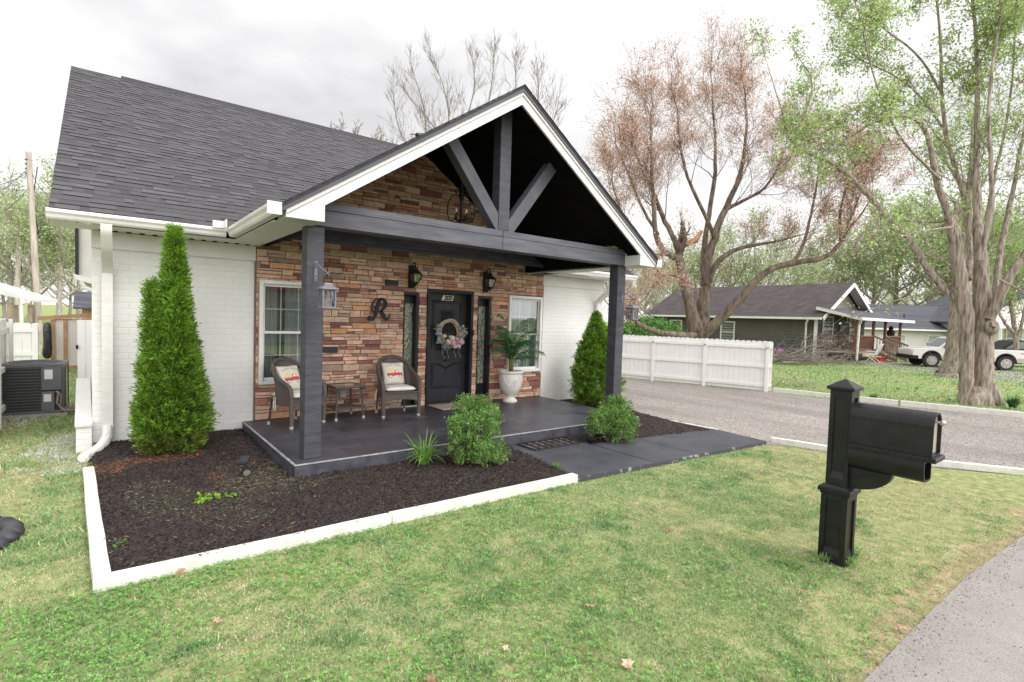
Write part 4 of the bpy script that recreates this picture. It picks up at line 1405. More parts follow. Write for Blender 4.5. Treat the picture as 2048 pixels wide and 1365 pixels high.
def soft_box(name, w_, d_, h_, mat, parent, puff=0.5, loc=Matrix(), power=2.6):
    """pillow-like closed form, w x d footprint, thickness h"""
    n = 14
    mb = MB()
    vs, fs = [], []
    for side in (1, -1):
        for i in range(n + 1):
            for j in range(n + 1):
                u, v = -1 + 2 * i / n, -1 + 2 * j / n
                e = (max(0.0, 1 - abs(u) ** power) * max(0.0, 1 - abs(v) ** power)) ** puff
                pin = 1 - .05 * (1 - abs(u)) * abs(v) - .05 * (1 - abs(v)) * abs(u)
                vs.append(loc @ Vector((u * w_ / 2 * pin, v * d_ / 2 * pin, side * h_ / 2 * e)))
    k = (n + 1) ** 2
    for s in range(2):
        for i in range(n):
            for j in range(n):
                q = s * k + i * (n + 1) + j
                f = (q, q + n + 1, q + n + 2, q + 1)
                fs.append(f if s == 0 else f[::-1])
    mb.add(vs, fs)
    o = mb.build(name, mat, parent, smooth=True)
    bm = bmesh.new(); bm.from_mesh(o.data); bmesh.ops.remove_doubles(bm, verts=bm.verts, dist=1e-4)
    bmesh.ops.recalc_face_normals(bm, faces=bm.faces); bm.to_mesh(o.data); bm.free()
    return o

def seat_pad(label, x, y, rz):
    t = thing('seat_cushion', label, 'cushion', (x, y, PZ + .396), rz, 'white seat cushions on the wicker chairs')
    soft_box('pad', .50, .44, .075, M['cushion'], t, puff=.16, loc=Matrix.Translation((0, -.045, .0375)))
    ti = MB()
    for k in (0, 1):
        ti.tube([(-.24, .10, .02), (-.30, .03 + .03 * k, .0), (-.325, .0 + .03 * k, -.08), (-.315 - .012 * k, .0 + .02 * k, -.16)], .005, 5)
    ti.build('tie', M['cushion'], t)
seat_pad('white seat cushion on the armchair behind the charcoal post', 2.135, 7.72, R(26))
seat_pad('white seat cushion on the armchair beside the front door', 3.69, 7.72, R(-6))

def pillow(label, x, y, rz):
    t = thing('throw_pillow', label, 'pillow', (x, y, PZ + .46), rz, 'printed pillows on the wicker chairs')
    tilt = Matrix.Translation((-.015, .10, .185)) @ Matrix.Rotation(R(72), 4, 'X')
    soft_box('pillow_cover', .37, .37, .13, M['pillow'], t, puff=.42, loc=tilt)
    def on(u, v, lift=0.0):                           # point on the front of the pillow
        e = (max(0, 1 - abs(u / .185) ** 2.6) * max(0, 1 - abs(v / .185) ** 2.6)) ** .42
        return tilt @ Vector((u, v, .065 * e + .002 + lift))
    def patch(name, poly, mat, lift, par=t):
        mb = MB()
        # fan of small triangles so that the print follows the bulge
        c = (sum(p[0] for p in poly) / len(poly), sum(p[1] for p in poly) / len(poly))
        vs = [on(*c, lift)]
        rings_ = 4
        n = len(poly)
        for r_ in range(1, rings_ + 1):
            for p in poly:
                vs.append(on(c[0] + (p[0] - c[0]) * r_ / rings_, c[1] + (p[1] - c[1]) * r_ / rings_, lift))
        fs = [(0, 1 + i, 1 + (i + 1) % n) for i in range(n)]
        for r_ in range(rings_ - 1):
            for i in range(n):
                j = (i + 1) % n
                fs.append((1 + r_ * n + i, 1 + (r_ + 1) * n + i, 1 + (r_ + 1) * n + j, 1 + r_ * n + j))
        mb.add(vs, fs)
        return mb.build(name, mat, par)
    def circ(cx, cy, r_, n=12): return [(cx + r_ * math.cos(2 * math.pi * k / n), cy + r_ * math.sin(2 * math.pi * k / n)) for k in range(n)]
    body = [(-.12, -.045), (-.12, -.005), (.0, -.005), (.012, .045), (.06, .045), (.075, .005), (.128, -.002), (.138, -.03), (.132, -.052), (-.06, -.055)]
    tr = patch('printed_truck', body, M['truck_red'], .0015)
    patch('printed_cab_window', [(.018, .005), (.024, .035), (.054, .035), (.064, .005)], M['print_cream'], .003, tr)
    for cx in (-.065, .095):
        patch('printed_wheel', circ(cx, -.06, .025), M['print_dark'], .003, tr)
        patch('printed_wheel', circ(cx, -.06, .017), M['print_cream'], .0045, tr)
    patch('printed_flowers', [(-.125, .0), (-.12, .035), (-.10, .07), (-.05, .085), (-.01, .06), (.005, .02), (0, -.003)], M['print_flower'], .0022)
    ln = MB()
    me = text_mesh('COUNTRY MARKET', .034, 0)
    for s_, body_, v0, bow in ((.034, 'COUNTRY MARKET', .128, .03),):
        for i, chh in enumerate(body_):
            if chh == ' ': continue
            u = (i - (len(body_) - 1) / 2) * .0205
            v = v0 - bow * (u / .14) ** 2
            me = text_mesh(chh, s_, 0)
            a_ = -u / .14 * .42
            for poly in me.polygons:
                vs = []
                for vi in poly.vertices:
                    co = me.vertices[vi].co
                    vs.append(on(u + co.x * math.cos(a_) - co.y * math.sin(a_), v + co.x * math.sin(a_) + co.y * math.cos(a_), .002))
                ln.add(vs, [tuple(range(len(vs)))])
    ln.build('printed_lettering', pmat('faint_grey_print', (0.34, 0.31, 0.28), None, 30, 0.9), t)
pillow('cream pillow with a red truck print on the armchair behind the post', 2.135, 7.72, R(26))
pillow('cream pillow with a red truck print on the armchair beside the door', 3.69, 7.72, R(-6))

# side table
t = thing('side_table', 'small brown wicker side table with glass top between two armchairs', 'side table', (2.895, 7.84, PZ), R(4))
tp = MB()
for s in (-1, 1):
    tp.box(-.235, .235, s * .215 - .022, s * .215 + .022, .475, .505); tp.box(s * .215 - .022, s * .215 + .022, -.193, .193, .475, .505)
tp = tp.build('table_top', M['wicker'], t, bevel=.008)
gl_ = MB(); gl_.box(-.19, .19, -.19, .19, .494, .502)
gl_.build('glass_top', pmat('smoky_glass', (0.14, 0.13, 0.12), (0.2, 0.19, 0.18), 6, 0.08), tp)
for sx in (-1, 1):
    for sy in (-1, 1):
        lg = MB(); lg.tube([(sx * .185, sy * .185, .48), (sx * .215, sy * .215, .03)], .015, 8)
        l_ = lg.build('leg', M['brown_metal'], t)
        ft = MB(); ft.lathe([(.021, 0), (.023, .02), (.018, .04)], (sx * .216, sy * .216, 0), 10); ft.build('foot', M['grey_plastic'], l_)
sf = MB(); sf.box(-.205, .205, -.205, .205, .155, .175); sf.build('lower_shelf', M['wicker'], t, bevel=.006)
# electric outlet behind the table
q = onY(684, 787, 8.18)
ob = MB(); ob.box(q.x - .05, q.x + .05, 8.12, 8.20, q.z - .06, q.z + .06)
tag(ob.build('outlet_box', pmat('clear_grey_plastic', (0.42, 0.42, 0.41), (0.5, 0.5, 0.49), 20, 0.25), bevel=.01), 'grey weatherproof outlet box on the stone wall behind the side table', 'outlet box')

# letter on the wall
def ribbon(mb, pts, cx, cz, k, y):
    """pen stroke with a width per point, in the wall plane"""
    P_ = [Vector((p[0], -p[1])) for p in pts]
    W_ = [p[2] for p in pts]
    for _ in range(2):
        q, w2 = [P_[0]], [W_[0]]
        for i in range(len(P_) - 1):
            q += [P_[i].lerp(P_[i + 1], .25), P_[i].lerp(P_[i + 1], .75)]
            w2 += [W_[i] * .75 + W_[i + 1] * .25, W_[i] * .25 + W_[i + 1] * .75]
        q.append(P_[-1]); w2.append(W_[-1]); P_, W_ = q, w2
    l_, r_ = [], []
    for i, p in enumerate(P_):
        d_ = (P_[min(i + 1, len(P_) - 1)] - P_[max(i - 1, 0)]).normalized()
        nn = Vector((-d_.y, d_.x))
        l_.append(p + nn * W_[i] / 2); r_.append(p - nn * W_[i] / 2)
    vs = [(cx + v.x * k, y, cz + v.y * k) for v in l_ + r_] + [(cx + v.x * k, y - .016, cz + v.y * k) for v in l_ + r_]
    n = len(P_)
    fs = []
    for i in range(n - 1):
        fs += [(i, i + 1, n + i + 1, n + i), (2 * n + i, 2 * n + i + 1, 3 * n + i + 1, 3 * n + i), (i, i + 1, 2 * n + i + 1, 2 * n + i), (n + i, n + i + 1, 3 * n + i + 1, 3 * n + i)]
    fs += [(0, n, 3 * n, 2 * n), (n - 1, 2 * n - 1, 4 * n - 1, 3 * n - 1)]
    mb.add(vs, fs)
lt = MB()
q = onY(620 + 1360 / 9.75, 520 + 975 / 9.75, 8.17)
k = .00094
def rel(pts): return [(a - 1360, b - 975, w_ * .84) for a, b, w_ in pts]
for s in ([(1360, 785, 60), (1330, 870, 78), (1310, 960, 80), (1285, 1060, 72), (1250, 1140, 50), (1200, 1175, 26), (1165, 1150, 20)],
          [(1350, 780, 22), (1290, 790, 22), (1235, 840, 28), (1208, 920, 32), (1220, 1000, 28), (1265, 1040, 20)],
          [(1350, 782, 36), (1420, 780, 52), (1470, 830, 72), (1460, 910, 74), (1410, 975, 46), (1345, 1005, 22)],
          [(1375, 985, 40), (1410, 1030, 78), (1445, 1105, 82), (1490, 1145, 58), (1530, 1110, 26), (1556, 1035, 12)]):
    ribbon(lt, rel(s), q.x, q.z, k, 8.175)
lt.prism([(q.x + (1178 - 1360) * k + 33 * k * math.cos(2 * math.pi * i / 14), 8.175, q.z + (975 - 1118) * k + 36 * k * math.sin(2 * math.pi * i / 14)) for i in range(14)], (0, -.016, 0))
tag(lt.build('wall_letter', M['black_iron']), 'black script letter R mounted on the stone wall', 'wall letter')

# coach lamps beside the door
def wall_lamp(label, x, z):
    t = thing('wall_lamp', label, 'wall lamp', (x, 8.19, z), 0, 'black coach lamps beside the door')
    m_ = MB()
    m_.box(-.055, .055, -.025, 0, -.20, .19)
    m_.tube([(0, -.02, .10), (0, -.05, .20), (0, -.11, .235), (0, -.15, .20), (0, -.15, .15)], .011, 7)
    m_.tube([(0, -.02, -.14), (0, -.07, -.19), (0, -.12, -.16), (0, -.15, -.125)], .010, 7)
    m_.build('wall_bracket', M['black_iron'], t, bevel=.005)
    fr = MB()
    def ring(w1, z1, w2, z2): 
        for sx, sy in ((-1, -1), (1, -1), (1, 1), (-1, 1)):
            fr.bar((sx * w1, -.15 + sy * w1, z1), (sx * w2, -.15 + sy * w2, z2), .012, .012)
    ring(.045, -.11, .082, .035)
    for w_, z_ in ((.045, -.11), (.082, .035)):
        for s in (-1, 1):
            fr.bar((-w_ - .006, -.15 + s * w_, z_), (w_ + .006, -.15 + s * w_, z_), .014, .014); fr.bar((s * w_, -.15 - w_ - .006, z_), (s * w_, -.15 + w_ + .006, z_), .014, .014)
    fr.lathe([(.120, .04), (.075, .085), (.05, .10), (.045, .135), (.02, .15), (.012, .17), (.018, .18), (0.004, .195)], (0, -.15, 0), 4, rot=math.pi / 4)
    fr.lathe([(.060, -.115), (.045, -.135), (.02, -.15), (.014, -.17), (.004, -.185)], (0, -.15, 0), 8)
    fr.build('lamp_frame', M['black_iron'], t)
    g = MB()
    for k in range(4):
        a0, a1 = math.pi / 4 + k * math.pi / 2, math.pi / 4 + (k + 1) * math.pi / 2
        c = lambda a_, w_, z_: (w_ * 1.414 * math.cos(a_), -.15 + w_ * 1.414 * math.sin(a_), z_)
        g.quad(c(a0, .043, -.105), c(a1, .043, -.105), c(a1, .079, .033), c(a0, .079, .033))
    g.build('lamp_glass', M['lamp_glass'], t)
    b = MB(); b.lathe([(.012, -.11), (.012, -.05), (.018, -.03), (.014, .0), (.003, .015)], (0, -.15, 0), 10)
    b.build('bulb', M['candle'], t, smooth=True)
for (lab, px, y0, y1) in (('black coach lamp on the stone wall, above the sidelight beside the letter', 829, 524, 577), ('black coach lamp on the stone wall, between the front door and window', 978, 539, 583)):
    a, b = onY(px, y0, 8.08), onY(px, y1, 8.08)
    wall_lamp(lab, a.x, (a.z + b.z) / 2 - .02)

# hanging lanterns with their iron brackets
def lantern(label, px, y0, y1, yb, xpost, zb):
    top, bot = onY(px, y0, yb), onY(px, y1, yb)
    t = thing('hanging_lantern', label, 'lantern', (top.x, yb, bot.z), 0, 'lanterns hung from the porch posts')
    h = top.z - bot.z
    W_ = .062
    f = MB()
    f.box(-W_ - .01, W_ + .01, -W_ - .01, W_ + .01, 0, .018)
    hz = h * .72
    for sx in (-1, 1):
        for sy in (-1, 1):
            f.box(sx * W_ - .008, sx * W_ + .008, sy * W_ - .008, sy * W_ + .008, .018, hz)
    for s in (-1, 1):
        for u in (-.02, .02):
            f.box(u - .003, u + .003, s * W_ - .003, s * W_ + .003, .018, hz); f.box(s * W_ - .003, s * W_ + .003, u - .003, u + .003, .018, hz)
        for zz in (hz * .36, hz * .68):
            f.box(-W_, W_, s * W_ - .003, s * W_ + .003, zz - .003, zz + .003); f.box(s * W_ - .003, s * W_ + .003, -W_, W_, zz - .003, zz + .003)
    f.box(-W_ - .008, W_ + .008, -W_ - .008, W_ + .008, hz, hz + .012)
    f.lathe([(.125, hz + .012), (.12, hz + .02), (.06, h * .9), (.06, h * .95), (.05, h)], (0, 0, 0), 4, rot=math.pi / 4)
    f.build('lantern_frame', M['lantern_grey'], t)
    g = MB()
    for s in (-1, 1):
        g.quad((-W_, s * (W_ - .005), .018), (W_, s * (W_ - .005), .018), (W_, s * (W_ - .005), hz), (-W_, s * (W_ - .005), hz))
        g.quad((s * (W_ - .005), -W_, .018), (s * (W_ - .005), W_, .018), (s * (W_ - .005), W_, hz), (s * (W_ - .005), -W_, hz))
    g.build('lantern_pane', M['lantern_glass'], t)
    c = MB(); c.lathe([(.034, .018), (.034, hz * .48), (.026, hz * .5), (.004, hz * .47)], (0, 0, 0), 16); c.tube([(0, 0, hz * .47), (0.002, 0, hz * .54)], .002, 5)
    c.build('candle', M['candle'], t, smooth=50)
    hd_ = MB()
    n = 10
    hd_.tube([(.045 * math.cos(math.pi * i / n), 0, h + .085 * math.sin(math.pi * i / n)) for i in range(n + 1)], .004, 5)
    hd_.build('handle', M['black_iron'], t)
    zt_ = bot.z + h + .085
    b = thing('lantern_bracket', label.replace('lantern hanging', 'iron bracket bolted').replace('with a candle ', ''), 'bracket', (xpost, 5.769, zt_), 0, 'iron brackets on the porch posts')
    m_ = MB()
    m_.box(-.016, .016, -.006, 0, -.06, .16)
    for zz in (.135, .10, -.035):
        m_.ball((0, -.010, zz), .012, 8)
    m_.tube([(0, -.005, .13), (top.x - xpost, yb - 5.769, .02)], .008, 6)
    m_.tube([(0, -.005, 0), (top.x - xpost, yb - 5.769, .004)], .005, 6)
    m_.tube([(top.x - xpost, yb - 5.769, .02), (top.x - xpost, yb - 5.769 - .035, -.004), (top.x - xpost, yb - 5.769 - .05, .03)], .008, 6)
    m_.build('bracket_arm', M['lantern_grey'], b)
lantern('grey lantern hanging with a candle from the charcoal post near the left armchair', 655, 567, 617, 5.50, 1.795, 2.2)
lantern('dark lantern hanging with a candle from the right porch post, against the pink tree', 1265, 610, 640, 5.50, 6.80, 2.2)

# chandelier under the porch ridge
cx, cy = RX, 6.84
t = thing('porch_chandelier', 'dark iron chandelier with candle bulbs hanging above the porch beam', 'chandelier', (cx, cy, 3.22))
m_ = MB()
m_.tube([(0, 0, .30), (0, 0, 1.36)], .006, 6)
m_.lathe([(.05, 1.32), (.06, 1.36), (.06, 1.40)], (0, 0, 0), 14)
m_.build('hanging_rod', M['bronze_iron'], t)
m_ = MB()
m_.lathe([(.012, .02), (.025, .05), (.015, .10), (.022, .2), (.014, .3), (.05, .42), (.03, .46), (.015, .55)], (0, 0, 0), 12)
for k in range(4):
    a = math.pi / 4 + k * math.pi / 2 + .3
    pr = [(.03, .40), (.08, .43), (.14, .40), (.20, .30), (.21, .15), (.18, .04), (.10, .0), (.02, .02)]
    m_.tube([(r_ * math.cos(a), r_ * math.sin(a), z_) for r_, z_ in pr], .009, 6)
    m_.tube([(r_ * math.cos(a), r_ * math.sin(a), z_) for r_, z_ in [(.02, .47), (.07, .50), (.10, .47), (.085, .44), (.07, .46)]], .008, 6)
m_.build('scroll_frame', M['bronze_iron'], t, smooth=60)
for k in range(4):
    a = k * math.pi / 2 + .3
    ar = MB(); ar.tube([(.015 * math.cos(a), .015 * math.sin(a), .06), (.07 * math.cos(a), .07 * math.sin(a), .03), (.11 * math.cos(a), .11 * math.sin(a), .07)], .008, 6)
    ar.lathe([(.03, .065), (.032, .075), (.012, .08), (.012, .14)], (.11 * math.cos(a), .11 * math.sin(a), 0), 10)
    ao = ar.build('candle_arm', M['bronze_iron'], t)
    b = MB(); b.lathe([(.006, .14), (.014, .165), (.009, .19), (.002, .205)], (.11 * math.cos(a), .11 * math.sin(a), 0), 10)
    b.build('bulb', M['candle'], ao, smooth=True)

# wreath on the door
q = zp(515, 545, 8.30)
t = thing('door_wreath', 'grapevine wreath with silver leaves and pink flowers on the front door', 'wreath', (q.x, 8.30, q.z))
m_ = MB()
Rw = .205
for k in range(20):
    ph, rr, dy = rng.uniform(0, 6.28), Rw + rng.uniform(-.028, .028), rng.uniform(-.03, .02)
    m_.tube([((rr + .012 * math.sin(3 * a + ph)) * math.cos(a), dy + .014 * math.cos(4 * a + ph), (rr + .012 * math.sin(3 * a + ph)) * math.sin(a)) for a in np.linspace(0, 2 * math.pi, 30)], .0075, 5, False)
m_.build('vine_ring', M['wreath_wood'], t)
fl = MB()
lv = []
lc = []
def sprig(c, d, n_, ln, col, size=.024):
    c = Vector(c); d = Vector(d).normalized()
    for i in range(n_):
        p = c + d * ln * i / n_ + Vector((npr.normal(0, .012), npr.normal(0, .012) - .01, npr.normal(0, .012)))
        a = Vector((npr.normal(), npr.normal(), npr.normal())).normalized()
        b = a.orthogonal().normalized()
        s = size * npr.uniform(.7, 1.3)
        lv.append([p - a * s, p + b * s * .6, p + a * s, p - b * s * .6]); lc.append([v * npr.uniform(.8, 1.15) for v in col])
for k in range(84):
    a = rng.uniform(R(160), R(385))
    c = (Rw * math.cos(a) * 1.02, -.03, Rw * math.sin(a) * 1.02)
    d = (math.cos(a) + rng.uniform(-.5, .5), rng.uniform(-.5, 0), math.sin(a) + rng.uniform(-.5, .5))
    sprig(c, d, 14, rng.uniform(.06, .16), (0.60, 0.63, 0.65) if rng.random() < .75 else (0.40, 0.40, 0.30))
for k in range(30):
    c = (rng.uniform(-.10, .16), -.05, -.20 + rng.uniform(-.05, .06))
    sprig(c, (rng.uniform(-1, 1), -.5, rng.uniform(-1, .6)), 8, .06, (0.55, 0.55, 0.56))
for s, x_ in ((-1, -.13), (1, -.03), (1, .12), (1, .22)):
    pts = [Vector((x_ + .02 * math.sin(i * .9), -.03, -.24 - .22 * i / 10 * (1.1 if x_ > 0 else 1.2))) for i in range(11)]
    for i in range(10):
        lv.append([pts[i] + Vector((-.006, 0, 0)), pts[i] + Vector((.006, 0, 0)), pts[i + 1] + Vector((.006, 0, 0)), pts[i + 1] + Vector((-.006, 0, 0))]); lc.append((.30, .31, .25))
raw_mesh('silver_foliage', lv, np.array(lc), M['leaf'], t)
pk = MB()
for (x_, z_, r_, col) in ((.02, -.20, .070, (.80, .50, .58)), (.11, -.17, .066, (.78, .46, .58)), (-.09, -.19, .055, (.82, .68, .58)), (.19, -.18, .058, (.84, .70, .60)), (-.02, -.11, .062, (.84, .78, .66)), (.05, -.26, .052, (.82, .74, .64)), (-.17, -.08, .042, (.8, .66, .52)), (.13, -.26, .046, (.84, .72, .62)), (.17, -.04, .04, (.8, .62, .48))):
    for j in range(40):
        a = Vector((npr.normal(), npr.normal() - .8, npr.normal())).normalized()
        b = a.orthogonal().normalized(); c_ = a.cross(b)
        p = Vector((x_, -.125, z_)) + a * r_ * npr.uniform(.45, 1)
        s = r_ * .42
        v = npr.uniform(.85, 1.2)
        pk.add([p - b * s, p - c_ * s + a * s * .3, p + b * s, p + c_ * s + a * s * .3], [(0, 1, 2, 3)], tuple(min(.9, k_ * v) for k_ in col))
pk.build('flowers', M['leaf'], t)

# urn with a palm
UX, UY = 6.13, 7.86
t = thing('garden_urn', 'white ceramic urn on the porch holding a palm', 'urn', (UX, UY, PZ))
m_ = MB()
m_.lathe([(.135, 0), (.14, .03), (.125, .045), (.085, .075), (.08, .10), (.11, .125), (.115, .14), (.15, .17), (.20, .27), (.225, .38), (.225, .47), (.215, .53), (.215, .545), (.245, .565), (.245, .60), (.232, .605), (.20, .60), (.195, .57)], (0, 0, 0), 36)
m_.build('urn_body', M['urn'], t, smooth=35)
m_ = MB()
for a_ in (-2.2, -0.75):
    d = Vector((math.cos(a_), math.sin(a_), 0)); sdv = Vector((-math.sin(a_), math.cos(a_), 0))
    pts = []
    for i in range(13):
        u = -1 + i / 6
        a2 = a_ + u * .75
        z_ = .52 - .20 * (1 - u * u)
        r_ = .228 - .012 * (1 - u * u) * 0 - (.03 * max(0, (.40 - z_) / .2))
        pts.append((r_ * math.cos(a2), r_ * math.sin(a2), z_))
    m_.tube(pts, .008, 6)
a_ = -1.75
c = Vector((.222 * math.cos(a_), .222 * math.sin(a_), .40))
for rr in (.045, .022):
    pts = [(c + Vector((-math.sin(a_), math.cos(a_), 0)) * rr * math.cos(k * .4189) + Vector((0, 0, 1)) * rr * math.sin(k * .4189) + Vector((math.cos(a_), math.sin(a_), 0)) * .004) for k in range(16)]
    m_.tube(pts, .008, 6)
m_.build('relief', M['urn'], t, smooth=True)
m_ = MB(); m_.lathe([(.20, .568), (.10, .582), (.02, .585)], (0, 0, 0), 20)
m_.build('potting_soil', M['soil'], t)
t = thing('potted_palm', 'green palm with arching fronds growing in the white urn', 'palm', (UX, UY, PZ + .58))
ms = MB()
lv, lc = [], []
FR_ = [(-100, .80, 1.05, .25), (200, .62, .92, .5), (160, .45, .80, .75), (-20, .50, .95, .6), (20, .68, .75, .75), (60, .50, .9, .5), (-60, .52, .8, .7), (-150, .60, .85, .6), (100, .4, .95, .4), (-35, .62, .6, .9), (-15, .55, .45, 1.0), (180, .5, .62, .9), (-80, .45, .75, .7), (235, .5, .6, .8), (140, .25, 1.12, .3)]
for (az, reach, hgt, droop) in FR_:
    a = R(az); d = Vector((math.cos(a), math.sin(a), 0))
    pts = []
    n = 16
    for i in range(n + 1):
        u = i / n
        z_ = hgt * (math.sin(min(u * 1.45, 1.0 + .57 * u) * 1.35) if False else (u * 1.9 - u * u * (0.75 + droop * .55)))
        pts.append(d * (reach * (.12 * u + .88 * u ** 1.8)) + Vector((0, 0, z_ * .98)))
    ms.tube(pts, [.010 * (1 - .75 * i / n) for i in range(n + 1)], 5, tint=(0.30, 0.36, 0.12))
    base = (0.050, 0.175, 0.055) if rng.random() < .7 else (0.06, 0.20, 0.13)
    for i in range(5, n + 1):
        tg = (pts[i] - pts[i - 1]).normalized()
        sd_ = tg.cross(Vector((0, 0, 1))).normalized()
        for s in (-1, 1):
            for o_ in (0, .5):
                p = pts[i - 1].lerp(pts[i], o_)
                ln = .24 * (1 - abs((i / n) - .6) * 1.1)
                dd = (sd_ * s + tg * .75 + Vector((0, 0, -.15 + npr.normal(0, .12)))).normalized()
                up_v = dd.cross(tg).normalized()
                wv = dd.cross(up_v).normalized() * .009
                mid = p + dd * ln * .5
                e = p + dd * ln + Vector((0, 0, -ln * .35))
                v = npr.uniform(.7, 1.35)
                cc = [k_ * v for k_ in base]
                lv.append([p - wv * .5, mid - wv, mid + wv, p + wv * .5]); lc.append(cc)
                lv.append([mid - wv, e - wv * .15, e + wv * .15, mid + wv]); lc.append(cc)
raw_mesh('frond_leaflets', lv, np.array(lc), M['leaf'], t)
for k in range(7):
    a = k * .9; ms.tube([(.03 * math.cos(a), .03 * math.sin(a), -.02), (.045 * math.cos(a), .045 * math.sin(a), .30)], .013, 6, tint=(0.34, 0.30, 0.12))
ms.build('stems', M['leaf'], t, smooth=True)

# mats
m_ = MB(); m_.box(-.40, .40, -.25, .25, 0, .012)
o = m_.build('door_mat', M['beige_mat'], bevel=.004)
o.location = (4.93, 7.90, PZ + .001)
tag(o, 'plain beige doormat in front of the charcoal front door', 'doormat')
t = thing('walkway_mat', 'black rubber mat with raised scroll pattern at the foot of the porch step', 'doormat', (4.94, 5.36, .056))
m_ = MB()
m_.box(-.46, .46, -.20, .20, 0, .010)
m_.build('mat_base', M['rubber'], t, bevel=.003)
m_ = MB()
for s in (-1, 1):
    m_.box(-.46, .46, s * .19 - .012, s * .19 + .012, .0105, .018); m_.box(s * .448 - .012, s * .448 + .012, -.178, .178, .0105, .018)
for i in range(7):
    x = -.36 + .12 * i
    m_.bar((x, -.17, .014), (x + .02, .17, .014), .010, .008)
    for j in range(5):
        m_.torus((x + .06 * (1 if j % 2 else .6), -.14 + .07 * j, .012), .022, .005, 'z', 10, 5)
m_.build('raised_pattern', M['black_iron'], t)

# bird nest on the beam
t = MB()
q = onY(1225, 491, 5.84)
for k in range(60):
    a = rng.uniform(0, 6.28); r_ = rng.uniform(.04, .11)
    p = Vector((q.x + r_ * math.cos(a), 5.845 + r_ * .7 * math.sin(a), 2.988 + rng.uniform(0, .035)))
    d = Vector((-math.sin(a) + rng.uniform(-.4, .4), math.cos(a), rng.uniform(-.1, .35))).normalized() * rng.uniform(.03, .07)
    t.tube([p - d, p + d], .003, 4)
tag(t.build('bird_nest', M['nest']), 'small straw bird nest sitting on the beam near the right post', 'bird nest')
# little weather fitting on the porch roof
q = onY(835, 268, 5.75)
t = MB()
zr_ = zporch(q.x)
t.tube([(q.x, 5.75, zr_), (q.x, 5.75, zr_ + .03)], .012, 6); t.ball((q.x, 5.75, zr_ + .035), .030, 10); t.tube([(q.x - .10, 5.75, zr_ + .02), (q.x + .06, 5.75, zr_ + .07)], .005, 5)
tag(t.build('roof_sensor', M['black_iron']), 'small black weather sensor on the porch roof edge', 'sensor')

# ================================================================== MAILBOX
t = thing('mailbox', 'black post mounted mailbox with a tan door beside the road', 'mailbox', (4.465, 1.565, 0))
def panel_post(mb, hw, z0, z1, pz0, pz1, pw):
    """square post with sunk panels on all four faces"""
    d = .012
    core = hw - d
    mb.box(-core, core, -core, core, z0, z1)
    for k in range(4):
        rot = Matrix.Rotation(k * math.pi / 2, 4, 'Z')
        def bx(x0, x1, za, zb_):
            vs = [(x0, -hw, za), (x1, -hw, za), (x1, -core - .0005, za), (x0, -core - .0005, za), (x0, -hw, zb_), (x1, -hw, zb_), (x1, -core - .0005, zb_), (x0, -core - .0005, zb_)]
            mb.add([rot @ Vector(v) for v in vs], [(0, 3, 2, 1), (4, 5, 6, 7), (0, 1, 5, 4), (1, 2, 6, 5), (2, 3, 7, 6), (3, 0, 4, 7)])
        bx(-hw, -pw, z0, z1); bx(pw, hw - d, z0, z1); bx(-pw, pw, z0, pz0); bx(-pw, pw, pz1, z1)
        vs = [(-pw, -core - .001, pz0 + .05), (pw, -core - .001, pz0 + .05), (pw, -hw + .001, pz0), (-pw, -hw + .001, pz0)]
        mb.add([rot @ Vector(v) for v in vs], [(0, 1, 2, 3)])
m_ = MB(); panel_post(m_, .092, 0, .55, .07, .50, .055)
m_.build('base_post', M['mailbox'], t)
m_ = MB(); m_.box(-.100, .100, -.100, .100, .532, .549); m_.box(-.112, .112, -.112, .112, .5495, .585); m_.lathe([(.155, .5855), (.115, .608)], (0, 0, 0), 4, rot=math.pi / 4)
m_.build('base_collar', M['mailbox'], t, bevel=.004)
m_ = MB(); panel_post(m_, .074, .600, 1.335, .66, 1.28, .042)
m_.build('upper_post', M['mailbox'], t)
m_ = MB(); m_.box(-.085, .085, -.085, .085, 1.332, 1.338); m_.box(-.096, .096, -.096, .096, 1.3385, 1.358); m_.lathe([(.134, 1.3585), (.01, 1.418)], (0, 0, 0), 4, rot=math.pi / 4)
m_.build('post_cap', M['mailbox'], t, bevel=.004)
# body: arched section along -Y
y0, y1 = -.075, -.575
HW, ZS, ZB = .098, 1.155, .955
def arch_sec(hw, zb_, zs, n=14):
    return [(-hw, zb_), (-hw, zs)] + [(-hw * math.cos(math.pi * i / n), zs + hw * .98 * math.sin(math.pi * i / n)) for i in range(1, n)] + [(hw, zs), (hw, zb_)]
m_ = MB()
so, si = arch_sec(HW, ZB, ZS), arch_sec(HW - .012, ZB + .01, ZS)
n = len(so)
vs = [(x, y0, z_) for x, z_ in so] + [(x, y1, z_) for x, z_ in so] + [(x, y1, z_) for x, z_ in si] + [(x, y1 + .028, z_) for x, z_ in si]
fs = [tuple(range(n))]
for r_ in range(3):
    for i in range(n):
        j = (i + 1) % n
        fs.append((r_ * n + i, r_ * n + j, (r_ + 1) * n + j, (r_ + 1) * n + i))
m_.add(vs, fs)
m_.box(-HW - .003, -HW - .0005, y1 + .01, y0 - .01, ZS - .004, ZS + .002)
bd = m_.build('box_body', M['mailbox'], t, smooth=30)
m_ = MB()
m_.prism([(x, y1 + .022, z_) for x, z_ in arch_sec(HW - .013, ZB + .012, ZS)], (0, .01, 0))
dd = m_.build('box_door', M['mail_door'], t)
m_ = MB()
m_.tube([(0, y1 + .02, 1.185), (0, y1 - .02, 1.185)], .008, 8); m_.ball((0, y1 - .025, 1.185), .020, 12)
m_.tube([(-.02, y1 + .018, 1.215), (.02, y1 + .018, 1.215)], .008, 6)
m_.build('knob', M['silver'], dd, smooth=True)
m_ = MB()
m_.box(-.112, .112, -.60, -.0745, .918, .953)
